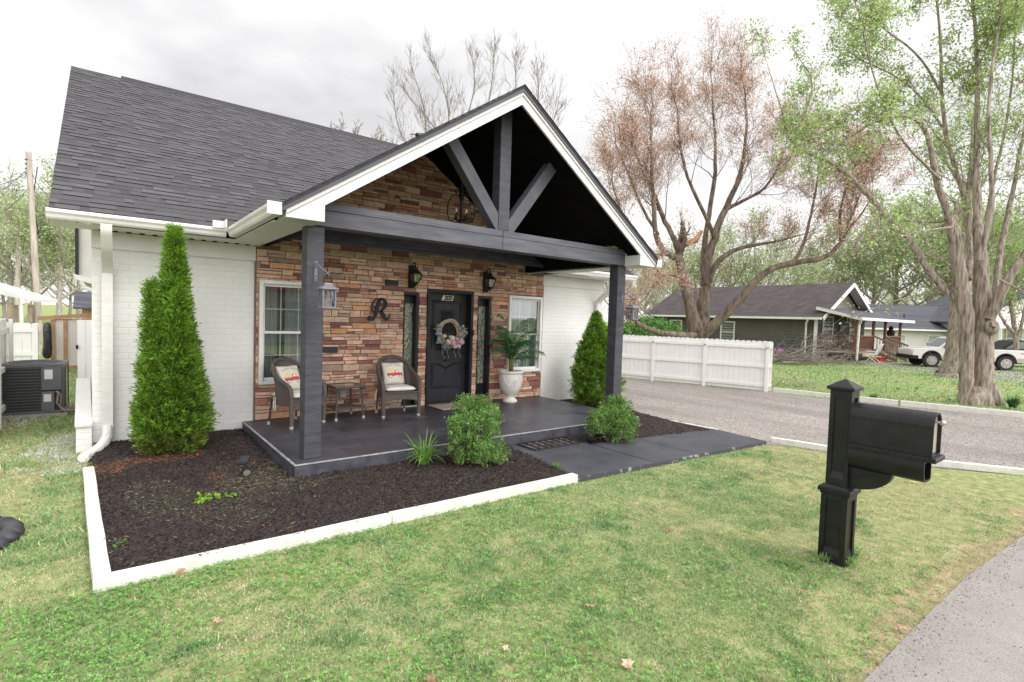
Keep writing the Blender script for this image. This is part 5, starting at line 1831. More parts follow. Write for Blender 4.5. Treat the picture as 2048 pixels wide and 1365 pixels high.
m_.build('tray', M['mailbox'], t, bevel=.005)
m_ = MB()
for y_ in (-.17, -.27, -.47, -.545):
    m_.ball((-.113, y_, .936), .010, 8, (.5, 1, 1))
m_.build('tray_bolt', M['black_iron'], t)
m_ = MB()
sec = [(-.085, .917), (-.092, .88), (-.088, .83), (-.07, .785), (-.04, .765), (.075, .765), (.085, .78), (.085, .917)]
sec2 = [(x * .84, .84 + (z_ - .84) * .82) for x, z_ in sec]
n = len(sec)
ya, yb = -.0745, -.535
vs = [(x, ya, z_) for x, z_ in sec] + [(x, yb, z_) for x, z_ in sec] + [(x, yb, z_) for x, z_ in sec2] + [(x, ya - .05, z_) for x, z_ in sec2]
fs = [tuple(range(n))] + [(r_ * n + i, r_ * n + (i + 1) % n, (r_ + 1) * n + (i + 1) % n, (r_ + 1) * n + i) for r_ in range(3) for i in range(n)] + [tuple(3 * n + i for i in range(n))]
m_.add(vs, fs)
m_.build('paper_tube', M['mailbox'], t, smooth=40)
m_ = MB()
pl_ = [(.0, -.0745, .764), (.0, -.34, .764)] + [(.0, -.34 + .265 * (1 - math.cos(a)), .764 - .16 * math.sin(a)) for a in np.linspace(.15, math.pi / 2, 9)]
m_.prism([(-.035, p[1], p[2]) for p in pl_], (.07, 0, 0))
m_.tube([(-.036, -.08, .70), (-.036, -.15, .705), (-.036, -.22, .73)], .004, 5)
m_.build('support_bracket', M['mailbox'], t, bevel=.004)

# ================================================================== GARDEN LIGHTS, BLACK RING
def solar_light(label, x, y, z, rz, sc=1.0):
    t = thing('solar_spotlight', label, 'spotlight', (x, y, z), rz, 'solar spotlights in the mulch beds')
    m_ = MB(); m_.tube([(0, 0, -.08), (0, 0, .045)], .010, 6); m_.build('stake', M['black_trim'], t)
    m_ = MB()
    c0, d = Vector((0.01, -.03, .065)), Vector((-.2, -1, -.35)).normalized()
    m_.tube([c0 + d * -.035, c0 + d * -.02, c0 + d * .03, c0 + d * .07, c0 + d * .075], [.02, .033, .040, .046, .043], 14)
    h = m_.build('lamp_head', M['black_trim'], t, smooth=40)
    m_ = MB(); m_.tube([c0 + d * .0765, c0 + d * .079], .036, 14); m_.build('lens', M['silver'], h)
    m_ = MB(); m_.bar((-.02, .02, .10), (.06, .10, .17), .115, .014, up=(-.45, -.3, .8)); p_ = m_.build('solar_panel', M['black_trim'], t, bevel=.003)
    m_ = MB(); m_.bar((-.014, .020, .1095), (.054, .088, .170), .10, .003, up=(-.45, -.3, .8)); m_.build('solar_cells', pmat('solar_cells', (0.02, 0.02, 0.026), (0.05, 0.045, 0.045), 3, 0.4, spec=0.2), p_)
q = G(487, 950, .05)
solar_light('black solar spotlight with tilted panel in the mulch left of the porch', q.x, q.y, .055, R(10))
q = G(1192, 890, .05)
solar_light('black solar spotlight in the mulch below the right hand shrub', q.x + .02, q.y + .03, .055, R(200))
t = thing('scalloped_edging_ring', 'black scalloped edging ring around mulch on the lawn at the left edge', 'tree ring', (-.98, 5.45, 0))
m_ = MB()
for k in range(22):
    a = 2 * math.pi * k / 22
    m_.ball((.42 * math.cos(a), .42 * math.sin(a), .035), .075, 10, (1, 1, .75))
m_.build('scalloped_border', pmat('black_rubber_edging', (0.022, 0.022, 0.026), (0.05, 0.05, 0.057), 8, 0.6, 0.5, 30), t, smooth=True)
m_ = MB(); m_.lathe([(.40, .04), (.2, .07), (.01, .08)], (0, 0, 0), 20); m_.build('ring_mulch', M['mulch'], t)

# ================================================================== LEFT SIDE: condenser, fences, gate, sheds, poles
def picket_fence(name, label, a, b, h, posts, side, bw=.14, rails=(.12, .5, .88), zoff=0.0, group='white board fences'):
    a, b = Vector((*a, 0)), Vector((*b, 0))
    d = (b - a); ln = d.length; d.normalize()
    nrm = Vector((-d.y, d.x, 0)) * side
    t = thing(name, label, 'fence', (a + b) / 2, 0, group, fixed=True)
    pn = MB()
    n = int(ln / bw)
    for i in range(n):
        s0 = ln * i / n + .003
        s1 = ln * (i + 1) / n - .003
        hh = h + rng.uniform(-.005, .005)
        p, q = a + d * s0, a + d * s1
        w2 = (s1 - s0) * .22
        poly = [p + Vector((0, 0, .03)), q + Vector((0, 0, .03)), q + Vector((0, 0, hh - .03)), q - d * w2 + Vector((0, 0, hh)), p + d * w2 + Vector((0, 0, hh)), p + Vector((0, 0, hh - .03))]
        pn.prism(poly, -nrm * .018)
    pn.build('board_panel', M['white_wood'], t)
    for r_ in rails:
        rl = MB()
        rl.bar(a + nrm * .021 + Vector((0, 0, h * r_)), b + nrm * .021 + Vector((0, 0, h * r_)), .038, .085)
        rl.build('rail', M['white_wood'], t, bevel=.004)
    for s in posts:
        ps = MB()
        c = a + d * s + nrm * .065
        hz = h - .01
        ps.bar(c, c + Vector((0, 0, hz)), .09, .045, up=nrm)
        po = ps.build('fence_post', M['white_wood'], t, bevel=.004)
        if zoff:
            lg = MB(); cc = c + nrm * .025
            lg.bar(cc + Vector((0, 0, h - .20)), cc + Vector((0, 0, h - .16)), .07, .03, up=nrm)
            lg.build('solar_light', M['grey_plastic'], po)
    return t
ln_ = (Vector((14.40, 6.86)) - Vector((12.6, 12.6))).length
fv = Vector((12.55, 12.6)); fe = Vector((14.40, 6.86))
def along(px, py):
    g = G(px, py); return (Vector((g.x, g.y)) - fv).length
picket_fence('board_fence', 'long white board fence on the far side of the gravel driveway', fv, fe, 1.39, [1.2, along(1302, 763), along(1408, 772), along(1532, 784)], -1, zoff=1)
picket_fence('board_fence', 'white board fence close beside the air conditioner at the left edge', (-1.24, 8.8), (-1.24, 11.6), 1.54, [.1, 1.4, 2.7], -1)
picket_fence('board_fence', 'white board fence behind the air conditioner, seen face on', (-3.2, 15.6), (-1.12, 15.6), 1.36, [.4, 1.5, 2.0], -1)
g0, g1 = onY(153, 640, 10.7), onY(185, 830, 10.7)
t = thing('side_gate', 'tall white wooden gate beside the house corner and downspout', 'gate', (-.25, 10.75, 0), fixed=True)
m_ = MB()
for k in range(3):
    x = g0.x + .01 + k * .105
    m_.box(x, x + .10, 10.70, 10.72, .06, g0.z)
m_.build('gate_boards', M['white_wood'], t)
m_ = MB(); m_.box(g0.x - .01, g0.x + .05, 10.66, 10.695, .3, .4); m_.box(g0.x - .01, g0.x + .02, 10.67, 10.694, 1.10, 1.16)
m_.build('gate_latch', M['black_iron'], t)

AX = [onY(15, 830, 11.3), onY(123, 825, 11.3)]
t = thing('air_conditioner', 'grey air conditioner condenser unit standing on the grass by the fence', 'air conditioner', (-.87, 11.42, 0), R(-3))
aw, ad_, ah = .37, .36, .845
m_ = MB()
m_.box(-aw, aw, -ad_, ad_, .05, .09); m_.box(-aw, aw, -ad_, ad_, ah - .06, ah)
for sx in (-1, 1):
    for sy in (-1, 1):
        m_.box(sx * aw - (.02 if sx > 0 else 0), sx * aw + (.02 if sx < 0 else 0), sy * ad_ - (.02 if sy > 0 else 0), sy * ad_ + (.02 if sy < 0 else 0), .09, ah - .06)
m_.box(.10, aw - .021, -ad_ - .012, -ad_ + .05, .42, ah - .061); m_.box(.10, .26, -ad_ - .012, -ad_ + .05, .091, .40)
m_.build('cabinet', M['ac_metal'], t, bevel=.008)
m_ = MB(); m_.box(-aw + .03, aw - .03, -ad_ + .03, ad_ - .03, .06, ah - .05); m_.build('coil', M['ac_dark'], t)
m_ = MB()
for k in range(15):
    z_ = .12 + k * .046
    m_.box(-aw + .021, .098, -ad_ - .003, -ad_ + .012, z_, z_ + .009); m_.box(-aw - .003, -aw + .012, -ad_ + .021, ad_ - .021, z_, z_ + .009)
for k in range(22):
    x = -aw + .03 + k * .0205
    m_.box(x, x + .003, -ad_ + .004, -ad_ + .010, .09, ah - .06)
m_.build('louvre_grille', M['ac_metal'], t)
m_ = MB(); m_.lathe([(.33, ah), (.33, ah + .012), (.30, ah + .014), (.30, ah + .003)], (0, 0, 0), 28)
for k in range(9): m_.torus((0, 0, ah + .014), .06 + .028 * k, .003, 'z', 24, 4)
m_.build('fan_guard', M['ac_metal'], t)
m_ = MB(); m_.box(.14, .24, -ad_ - .0145, -ad_ - .0125, .60, .75); m_.box(.13, .22, -ad_ - .0145, -ad_ - .0125, .24, .36); m_.build('sticker', M['paper'], t)
m_ = MB(); m_.tube([(.28, -ad_ - .02, .40), (.31, -ad_ - .03, .38), (.29, -ad_ - .03, .22), (.36, -ad_ - .05, .10), (.55, -ad_ - .02, .07), (.75, -ad_, .06)], .016, 8)
m_.tube([(.30, -ad_, .40), (.34, -ad_ - .02, .34), (.33, -ad_ - .02, .16), (.42, -ad_ - .02, .06), (.75, -ad_ + .05, .05)], .011, 8)
m_.build('refrigerant_line', pmat('tan_hose', (0.22, 0.16, 0.13), (0.3, 0.25, 0.22), 20, 0.7), t, smooth=True)
m_ = MB(); m_.box(-aw - .05, aw + .05, -ad_ - .05, ad_ + .05, .0, .048); m_.build('pad', M['concrete'], t)

# lattice lean-to with a tarp
YL = 18.9
l0, l1 = onY(106, 735, YL), onY(156, 735, YL)
lt_, lr_ = onY(106, 640, YL), onY(156, 637, YL)
t = thing('lattice_shelter', 'pale lattice screened lean-to with cedar frame behind the fence', 'shelter', ((l0.x + l1.x) / 2, YL, 0), fixed=True)
m_ = MB()
for x in (l0.x, l0.x + .26, l0.x + .83, l1.x + .8):
    m_.box(x - .04, x + .04, YL - .05, YL + .03, 0, lt_.z)
m_.bar((onY(76, 637, YL).x, YL - .02, onY(76, 637, YL).z), (l1.x + .9, YL - .02, onY(185, 626, YL).z), .14, .10)
m_.box(l0.x - .04, l1.x + .8, YL - .04, YL + .02, .0, .10)
m_.build('frame', M['cedar'], t)
m_ = MB()
x0, x1, z0, z1 = l0.x, l1.x + .8, .1, lt_.z
k = -40
stp = .075
while k < 60:
    for s in (1, -1):
        xa = x0 + k * stp * 1.0
        za = z0
        pts = []
        # diagonal clipped to the panel
        u0 = max(0, (x0 - xa) if s > 0 else (xa - x1)); u1 = min(z1 - z0, (x1 - xa) if s > 0 else (xa - x0))
        if u1 > u0 + .02:
            m_.bar((xa + s * u0, YL + .012 * s, z0 + u0), (xa + s * u1, YL + .012 * s, z0 + u1), .006, .042, up=(s * -1, 0, 1))
    k += 1
m_.build('lattice', M['lattice'], t)
m_ = MB()
m_.box(x0 - .02, x1 + .3, YL + 1.2, YL + 1.25, 0, lt_.z)
m_.build('back_wall', M['deck'], t)
t = MB()
tp_ = [onY(u, v, YL - .6) for u, v in ((82, 643), (104, 640), (103, 665), (106, 700), (104, 722), (88, 722), (80, 712), (86, 690), (84, 670))]
t.prism(tp_, (0, .25, 0))
o = t.build('tarp', M['tarp'])
sb_ = o.modifiers.new('sub', 'SUBSURF'); sb_.levels = 2; sb_.render_levels = 2
tag(o, 'crumpled black tarp hanging by the lattice shelter', 'tarp')

# little roofs beyond
q0, q1, q2, q3 = P(149, 583, 21), P(186, 583, 21), P(186, 615, 19.6), P(146, 615, 19.6)
t = thing('garden_shed', 'small brown shed with grey shingle roof beyond the lattice shelter', 'shed', (q0.x, q0.y + 1, 0), fixed=True)
m_ = MB(); m_.prism([q3, q2 + Vector((1, 0, 0)), q1 + Vector((1, 0, 0)), q0], (0, 0, -.06)); m_.build('roof', M['dark_roof'], t)
m_ = MB(); m_.box(q3.x + .25, q2.x + .8, q3.y + .3, q3.y + 2.2, 0, q3.z + .02); m_.build('wall', M['cedar'], t)
a, b = P(-60, 560, 22), P(66, 598, 22)
t = thing('open_carport', 'white roofed open carport on brown posts beyond the left fence', 'carport', (a.x, a.y, 0), fixed=True)
m_ = MB()
lat = CR.copy(); lat.z = 0; lat.normalize()
fwd = Vector((CF.x, CF.y, 0)).normalized()
m_.prism([a, b, b - Vector((0, 0, .12)), P(-60, 576, 22)], fwd * 1.2)
m_.build('roof', M['white_fascia'], t)
for (px, dd) in ((32, 22.4), (60, 22.2), (68, 24), (20, 26)):
    m_ = MB()
    p = P(px, 610, dd); m_.box(p.x - .07, p.x + .07, p.y - .07, p.y + .07, 0, p.z)
    m_.build('post', M['deck_pale'], t)
m_ = MB(); p = P(58, 604, 21.9); p2 = P(43, 612, 21.9)
m_.tube([p, P(46, 607, 21.9), p2, (p2.x, p2.y, .3)], .06, 6); m_.build('downspout', M['white_metal'], t)

def pole(label, px, top, base, dep, r0):
    a, b = P(px[1], base, dep), P(px[0], top, dep)
    a.z = 0
    t = thing('utility_pole', label, 'utility pole', a, fixed=True, group='wooden utility poles')
    m_ = MB(); m_.tube([a, a.lerp(b, .5), b], [r0, r0 * .9, r0 * .78], 12); m_.build('pole_shaft', M['pole'], t, smooth=40)
    m_ = MB()
    for k in range(4):
        c = b - Vector((0, 0, .35 + .2 * k)); m_.torus(c, r0 * .9, .02, 'z', 10, 5)
    m_.tube([b + Vector((.3, 0, -.6)), b + Vector((.12, 0, -2.2)), a.lerp(b, .55) + Vector((.2, 0, 0))], .02, 5)
    m_.build('cable_loops', M['black_trim'], t)
    return b
pt = pole('tall leaning weathered utility pole beside the roof edge', (57, 79), 305, 640, 24, .135)
pole('short distant utility pole left of the tall leaning one', (38, 33), 458, 640, 38, .16)
m_ = MB()
def wire(a, b, sag, r_=.012):
    m_.tube([a.lerp(b, u) - Vector((0, 0, sag * 4 * u * (1 - u))) for u in np.linspace(0, 1, 12)], r_, 4)
wire(pt - Vector((0, 0, .7)), P(-60, 400, 30), .4)
wire(pt - Vector((0, 0, .9)), P(-60, 372, 30), .3)
wire(pt - Vector((0, 0, .6)), P(105, 392, 24), .35)
wire(pt - Vector((0, 0, 1.6)), P(-40, 430, 30), .5)
tag(m_.build('power_lines', M['black_trim']), 'thin dark power lines strung from the tall leaning pole', 'power line')

# ================================================================== PLANTS
def unit(n, up=0.0):
    v = npr.normal(size=(n, 3)); v[:, 2] += up
    return v / np.linalg.norm(v, axis=1, keepdims=True)

def blade_quads(c, d, ln, wd):
    """diamond leaves: centre-base c, direction d, random roll"""
    n = len(c)
    r_ = npr.normal(size=(n, 3))
    s = np.cross(d, r_); s /= np.linalg.norm(s, axis=1, keepdims=True) + 1e-9
    ln = np.broadcast_to(np.asarray(ln, float).reshape(-1, 1), (n, 1)); wd = np.broadcast_to(np.asarray(wd, float).reshape(-1, 1), (n, 1))
    return np.stack([c, c + d * ln * .45 + s * wd * .5, c + d * ln, c + d * ln * .45 - s * wd * .5], 1)

def cols(n, base, var=.22, hue=.06):
    v = npr.uniform(1 - var, 1 + var, (n, 1))
    return np.clip(np.array(base)[None] * v * npr.uniform(1 - hue, 1 + hue, (n, 3)), 0, 1)

def conifer(label, x, y, h, rmax, peaks, nclump, seed, blunt=1.15):
    global npr
    npr = np.random.default_rng(seed)
    t = thing('arborvitae', label, 'conifer', (x, y, .05), 0, 'arborvitae conifers by the house')
    tr = MB(); tr.tube([(0, 0, -.05), (0, 0, h * .62)], [.04, .008], 8); tr.build('trunk', M['bark_brown'], t)
    V, Cc = [], []
    for (px, py, ph, pr) in peaks:
        n = int(nclump * ph * pr / (h * rmax))
        zz = npr.uniform(0, 1, n) ** 0.85
        prof = np.where(zz < .22, .50 + .50 * np.sin(np.clip(zz / .22, 0, 1) * np.pi / 2), np.clip(1 - np.clip((zz - .22) / .78, 0, 1) ** blunt, 0, 1))
        an = npr.uniform(0, 2 * np.pi, n)
        lump = 1 + .16 * np.sin(an * 3 + zz * 9 + seed) * np.sin(zz * 19 + an * 2) + .07 * np.sin(an * 7 + zz * 41) + npr.normal(0, .05, n)
        rr = pr * prof * lump * npr.uniform(.55, 1.0, n) ** .5
        cx, cy, cz = px + rr * np.cos(an), py + rr * np.sin(an), .03 + zz * ph
        out = np.stack([np.cos(an), np.sin(an), np.full(n, .75)], 1) + npr.normal(0, .25, (n, 3))
        out /= np.linalg.norm(out, axis=1, keepdims=True)
        tone = npr.uniform(.45, 1.5, n)
        k = 24
        c = np.repeat(np.stack([cx, cy, cz], 1), k, 0)
        o = np.repeat(out, k, 0)
        # a flat fan of scale-leaf sprays per clump
        side = npr.normal(size=(n, 3)); side = np.cross(out, side); side /= np.linalg.norm(side, axis=1, keepdims=True)
        sd_ = np.repeat(side, k, 0)
        u = npr.uniform(-1, 1, (n * k, 1))
        v = npr.uniform(0, 1, (n * k, 1))
        base = c + sd_ * u * .040 + o * (v - .4) * .11 + npr.normal(0, .008, (n * k, 3))
        d = o + sd_ * u * .7 + npr.normal(0, .18, (n * k, 3)); d /= np.linalg.norm(d, axis=1, keepdims=True)
        V.append(blade_quads(base, d, npr.uniform(.026, .065, n * k), npr.uniform(.008, .014, n * k)))
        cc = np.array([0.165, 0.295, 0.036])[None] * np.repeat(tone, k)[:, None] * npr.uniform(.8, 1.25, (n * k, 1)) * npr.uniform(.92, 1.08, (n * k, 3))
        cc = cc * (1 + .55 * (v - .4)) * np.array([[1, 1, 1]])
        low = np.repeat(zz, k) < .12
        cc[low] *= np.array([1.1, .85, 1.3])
        Cc.append(cc)
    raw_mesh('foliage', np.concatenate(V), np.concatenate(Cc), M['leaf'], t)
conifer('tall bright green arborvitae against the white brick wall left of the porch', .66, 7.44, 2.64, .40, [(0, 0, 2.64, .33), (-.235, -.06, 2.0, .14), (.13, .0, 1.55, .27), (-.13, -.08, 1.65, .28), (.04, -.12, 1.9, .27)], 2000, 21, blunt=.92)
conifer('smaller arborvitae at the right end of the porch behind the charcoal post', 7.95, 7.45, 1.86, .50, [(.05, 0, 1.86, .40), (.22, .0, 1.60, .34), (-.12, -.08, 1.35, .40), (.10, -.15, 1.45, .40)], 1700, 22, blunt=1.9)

def shrub(label, x, y, r_, h, lobes, seed, n_cl):
    global npr
    npr = np.random.default_rng(seed)
    t = thing('leafy_shrub', label, 'shrub', (x, y, .04), 0, 'light green shrubs in front of the porch')
    st_ = MB()
    V, Cc = [], []
    for (lx, ly, lz, lr) in lobes:
        n = int(n_cl * (lr / r_) ** 2)
        d = unit(n, .25)
        rad = lr * npr.uniform(.35, 1.0, (n, 1)) ** .5 * (1 + npr.normal(0, .13, (n, 1)))
        c0 = np.array([lx, ly, lz]) + d * rad
        c0[:, 2] = np.maximum(c0[:, 2], .03)
        for k in range(0, n, 7):
            st_.tube([(lx * .25, ly * .25, 0), (lx * .7 + d[k][0] * .05, ly * .7 + d[k][1] * .05, lz * .7), tuple(c0[k])], [.008, .006, .003], 4)
        tone = npr.uniform(.5, 1.45, n)
        k = 30
        c = np.repeat(c0, k, 0) + npr.normal(0, .021, (n * k, 3))
        dd = unit(n * k, .7) + np.repeat(d, k, 0) * .5; dd /= np.linalg.norm(dd, axis=1, keepdims=True)
        V.append(blade_quads(c, dd, npr.uniform(.015, .027, n * k), npr.uniform(.013, .021, n * k)))
        Cc.append(np.array([0.185, 0.325, 0.085])[None] * np.repeat(tone, k)[:, None] * npr.uniform(.75, 1.3, (n * k, 1)) * npr.uniform(.93, 1.07, (n * k, 3)))
    st_.build('stems', M['bark_brown'], t)
    raw_mesh('foliage', np.concatenate(V), np.concatenate(Cc), M['leaf'], t)
c = G(945, 928, .04)
shrub('light green shrub in the mulch in front of the porch step', c.x, c.y, .36, .8, [(0, 0, .42, .29), (.05, -.03, .66, .15), (-.17, -.02, .45, .17), (-.20, -.05, .22, .15), (.22, .03, .50, .17), (-.08, .08, .70, .12), (0, -.10, .20, .20), (.21, -.22, .14, .12), (.26, .06, .62, .08), (-.27, -.02, .54, .08)], 31, 330)
c = G(1222, 882, .04)
shrub('light green shrub below the right porch post in the small mulch bed', c.x, c.y, .36, .7, [(0, 0, .34, .27), (.08, -.02, .46, .20), (-.22, .0, .31, .20), (-.32, .0, .25, .15), (.10, -.12, .20, .24), (.22, .05, .28, .18), (.14, 0, .56, .10)], 32, 330)

def strap_clump(name, label, cat, x, y, n, ln, wd, col, seed, droop=1.0, group=None):
    global npr
    npr = np.random.default_rng(seed)
    V, Cc = [], []
    for i in range(n):
        a = npr.uniform(0, 2 * math.pi); L_ = ln * npr.uniform(.6, 1.1)
        d = Vector((math.cos(a), math.sin(a), 0)); s = Vector((-d.y, d.x, 0)) * wd * npr.uniform(.7, 1.2)
        lean = npr.uniform(.2, 1.0)
        b = Vector((npr.normal(0, .025), npr.normal(0, .025), 0))
        pts = []
        for k in range(7):
            u = k / 6
            pts.append(b + d * L_ * (lean * u * .6 + .25 * u * u) + Vector((0, 0, L_ * (u * 1.0 - droop * lean * u * u * .85))))
        v = npr.uniform(.75, 1.3)
        for k in range(6):
            w0, w1 = 1 - (k / 6) ** 2.2, 1 - ((k + 1) / 6) ** 2.2
            V.append([pts[k] - s * w0, pts[k] + s * w0, pts[k + 1] + s * w1, pts[k + 1] - s * w1]); Cc.append([c_ * v for c_ in col])
    o = raw_mesh(name, V, np.array(Cc), M['leaf'])
    o.location = (x, y, .03)
    return tag(o, label, cat, group)
c = G(848, 930, .04)
strap_clump('daylily_clump', 'clump of long arching daylily leaves beside the porch front edge', 'daylily', c.x, c.y, 70, .52, .0095, (.19, .36, .075), 41)
def seedling(label, px, py, n, sp, size, col, seed):
    global npr
    npr = np.random.default_rng(seed)
    c = G(px, py, .05)
    cc = np.stack([npr.normal(0, sp, n), npr.normal(0, sp * .8, n), npr.uniform(.01, .05, n)], 1)
    d = unit(n, .4)
    V = blade_quads(cc, d, npr.uniform(size * .7, size * 1.3, n), size * .85)
    o = raw_mesh('seedling', V, cols(n, col, .2), M['leaf'])
    o.location = (c.x, c.y, .055)
    return tag(o, label, 'seedling', 'green weeds in the mulch bed')
seedling('bright green seedling clump in the open mulch below the spotlight', 412, 1003, 46, .05, .035, (.25, .45, .04), 51)
seedling('small bright green seedling right of the larger seedling clump', 462, 998, 22, .03, .03, (.20, .40, .05), 52)
seedling('tiny green weed inside the left corner of the white edging', 240, 1096, 16, .03, .028, (.16, .32, .05), 53)
strap_clump('weed_tuft', 'green grass tuft at the mulch corner beside the walkway', 'weed', G(1130, 945).x - .05, G(1130, 945).y + .08, 40, .13, .004, (.16, .30, .06), 54, group='green weeds in the mulch bed')
strap_clump('weed_tuft', 'green grass tuft growing against the mailbox post', 'weed', 4.60, 1.50, 34, .16, .0035, (.12, .28, .06), 55)
strap_clump('weed_tuft', 'short grass tuft at the road side foot of the mailbox post', 'weed', 4.43, 1.44, 44, .10, .003, (.20, .36, .10), 58)
strap_clump('weed_tuft', 'short grass tuft at the lawn side foot of the mailbox post', 'weed', 4.34, 1.60, 44, .09, .003, (.22, .36, .11), 59)
strap_clump('weed_tuft', 'green grass tuft by the far white timber above the mailbox', 'weed', G(1752, 806).x + .1, G(1752, 806).y + .1, 90, .30, .010, (.10, .24, .05), 56)
strap_clump('weed_tuft', 'wild onion clump at the foot of the big maple', 'weed', G(2025, 818).x, G(2025, 818).y, 260, .42, .010, (.085, .19, .075), 57)

# ---------------------------------------------------------------- loose stuff: mulch chips, blades, stones
npr = np.random.default_rng(5)
def scatter(poly, n):
    xs = [p[0] for p in poly]; ys = [p[1] for p in poly]
    pts = np.stack([npr.uniform(min(xs), max(xs), n), npr.uniform(min(ys), max(ys), n)], 1)
    return pts[inpoly(pts, poly)]
def chips():
    V, Cc = [], []
    for poly, zf, n in ((MULCH_L, zl, 62000), (MULCH_R, zr, 26000)):
        p = scatter(poly, n); m_ = len(p)
        z_ = zf(p[:, 0], p[:, 1]) + npr.uniform(.0, .010, m_)
        c = np.stack([p[:, 0], p[:, 1], z_], 1)
        a = npr.uniform(0, np.pi * 2, m_)
        d = np.stack([np.cos(a), np.sin(a), npr.normal(0, .35, m_)], 1)
        V.append(blade_quads(c, d, npr.uniform(.012, .048, m_), npr.uniform(.004, .011, m_)))
        r_ = npr.uniform(0, 1, m_)
        cc = np.where(r_[:, None] < .72, np.array([[.036, .029, .029]]), np.where(r_[:, None] < .93, np.array([[.085, .062, .052]]), np.array([[.22, .12, .075]])))
        cc = cc * npr.uniform(.5, 1.6, (m_, 1))
        if poly is MULCH_L:      # old rust-coloured chips by the conifer and the porch side, dried clippings across the middle
            pat = vnoise(p[:, 0], p[:, 1], 2.6, 9)
            rust = (np.hypot((p[:, 0] - .45) / .75, (p[:, 1] - 7.15) / .42) + (pat - .5) < .75) & (npr.uniform(0, 1, m_) < .8)
            rust |= (np.hypot((p[:, 0] - 1.25) / .35, (p[:, 1] - 6.0) / .55) < 1.15) & (npr.uniform(0, 1, m_) < .5)
            cc[rust] = np.where((p[rust, 0] > .95)[:, None], np.array([[.27, .19, .14]]), np.array([[.36, .15, .075]])) * npr.uniform(.4, 1.4, (rust.sum(), 1))
            clip = (np.hypot((p[:, 0] - .75) / .85, (p[:, 1] - 5.45) / .95) + (pat - .5) * 1.2 < .85) & (npr.uniform(0, 1, m_) < .42)
            cc[clip] = np.array([.17, .175, .105]) * npr.uniform(.5, 1.4, (clip.sum(), 1))
        Cc.append(cc)
    setting(raw_mesh('mulch_chips', np.concatenate(V), np.concatenate(Cc), M['leaf']), 'stuff')
chips()

HOUSE_P = [(-.12, 8.25), (9.05, 8.25), (9.05, 20), (-.12, 20)]
PORCH_P = [(1.56, 5.6), (7.15, 5.6), (7.15, 8.3), (1.56, 8.3)]
BAN = [MULCH_L + [], MULCH_R, [(p[0], p[1]) for p in WALK], DRIVE, ROAD, HOUSE_P, PORCH_P]
def road_y(x):
    return np.interp(x, [p[0] for p in ROADLINE], [p[1] for p in ROADLINE])
def grass_patch(n, x0, x1, y0, y1, ln, wd, dens=None, visible=True):
    p = np.stack([npr.uniform(x0, x1, n), npr.uniform(y0, y1, n)], 1)
    keep = p[:, 1] > road_y(p[:, 0]) - .13 * vnoise(p[:, 0], p[:, 1] * 0, 5, 6) ** 2 * 2 + .02 - .05 * npr.uniform(0, 1, n) ** 3
    for b in BAN:
        if b is not ROAD:
            keep &= ~inpoly(p, b)
    # fringe that creeps over the road edge
    x, y = p[:, 0], p[:, 1]
    dry = .55 * vnoise(x, y, 1.1, 1) + .30 * vnoise(x, y, 3.2, 2) + .15 * vnoise(x, y, 8, 4)
    edge = np.clip(1 - (y - road_y(x)) / (.55 + .9 * vnoise(x, y * .3, 2.4, 61)), 0, 1) ** 1.3 * np.clip((x - 1.6) / 1.8, 0, 1)
    right = np.clip((x - 1.6) / 4.5, 0, 1)
    straw = np.clip((vnoise(x, y, 1.7, 51) * .5 + vnoise(x, y, 5.5, 52) * .5 - .56) * 6, 0, 1) * np.clip((x + .2) / 2.5, 0, 1)
    dryness = (dry - .57) * 4.0 + right * .56 + edge * 1.9 + straw * .48
    dryness = np.clip(dryness, 0, 1) * np.where(x > 12, .12, 1)
    bare = np.clip((dryness - .30) * 1.1, 0, .58)
    keep &= npr.uniform(0, 1, n) > bare
    p, dryness = p[keep], dryness[keep]
    m_ = len(p); x, y = p[:, 0], p[:, 1]
    tuft = vnoise(x, y, 5, 12)
    clump = np.clip((vnoise(x, y, 3.4, 15) * .45 + vnoise(x, y, 10, 16) * .55 - .60) * 6, 0, 1)
    hgt = ln * npr.uniform(.45, 1.25, m_) * (.5 + .8 * tuft + .9 * clump) * (1 - .35 * dryness)
    a = npr.uniform(0, 2 * np.pi, m_)
    lean = npr.uniform(.35, 1.7, m_)
    d = np.stack([np.cos(a) * lean, np.sin(a) * lean, np.ones(m_)], 1); d /= np.linalg.norm(d, axis=1, keepdims=True)
    c = np.stack([x, y, np.zeros(m_)], 1)
    V = blade_quads(c, d, hgt, wd * npr.uniform(.7, 1.3, m_))
    g1 = np.array([.265, .43, .16]); g2 = np.array([.42, .545, .27]); g3 = np.array([.16, .31, .125]); br = np.array([.66, .57, .39]); br2 = np.array([.60, .45, .30])
    w1 = vnoise(x, y, 2.2, 20)[:, None]; r_ = npr.uniform(0, 1, (m_, 1))
    cc = g1 * (1 - w1) + g2 * w1
    cc = np.where(r_ < .2, g3, cc)
    cc = cc * (1 - clump[:, None] * np.array([[.24, .12, .18]]))
    isdry = npr.uniform(0, 1, m_) < (.06 + .80 * dryness) * (1 - .7 * clump)
    cc[isdry] = np.where(npr.uniform(0, 1, (isdry.sum(), 1)) < .8, br, br2)
    cc = cc * npr.uniform(.55, 1.4, (m_, 1)) * npr.uniform(.94, 1.06, (m_, 3))
    # white overspray of paint along the house side
    ov = (np.hypot((x + .36) / .40, (y - 8.3) / 1.6) + .7 * (vnoise(x, y, 4, 7) - .5) < .85) | (np.hypot((x + 1.05) / .45, (y - 10.6) / .8) + .8 * (vnoise(x, y, 5, 3) - .5) < .7)
    ov &= npr.uniform(0, 1, m_) < .8
    cc[ov] = np.array([.66, .66, .64]) * npr.uniform(.8, 1.1, (ov.sum(), 1))
    return V, cc
Vs, Cs = [], []
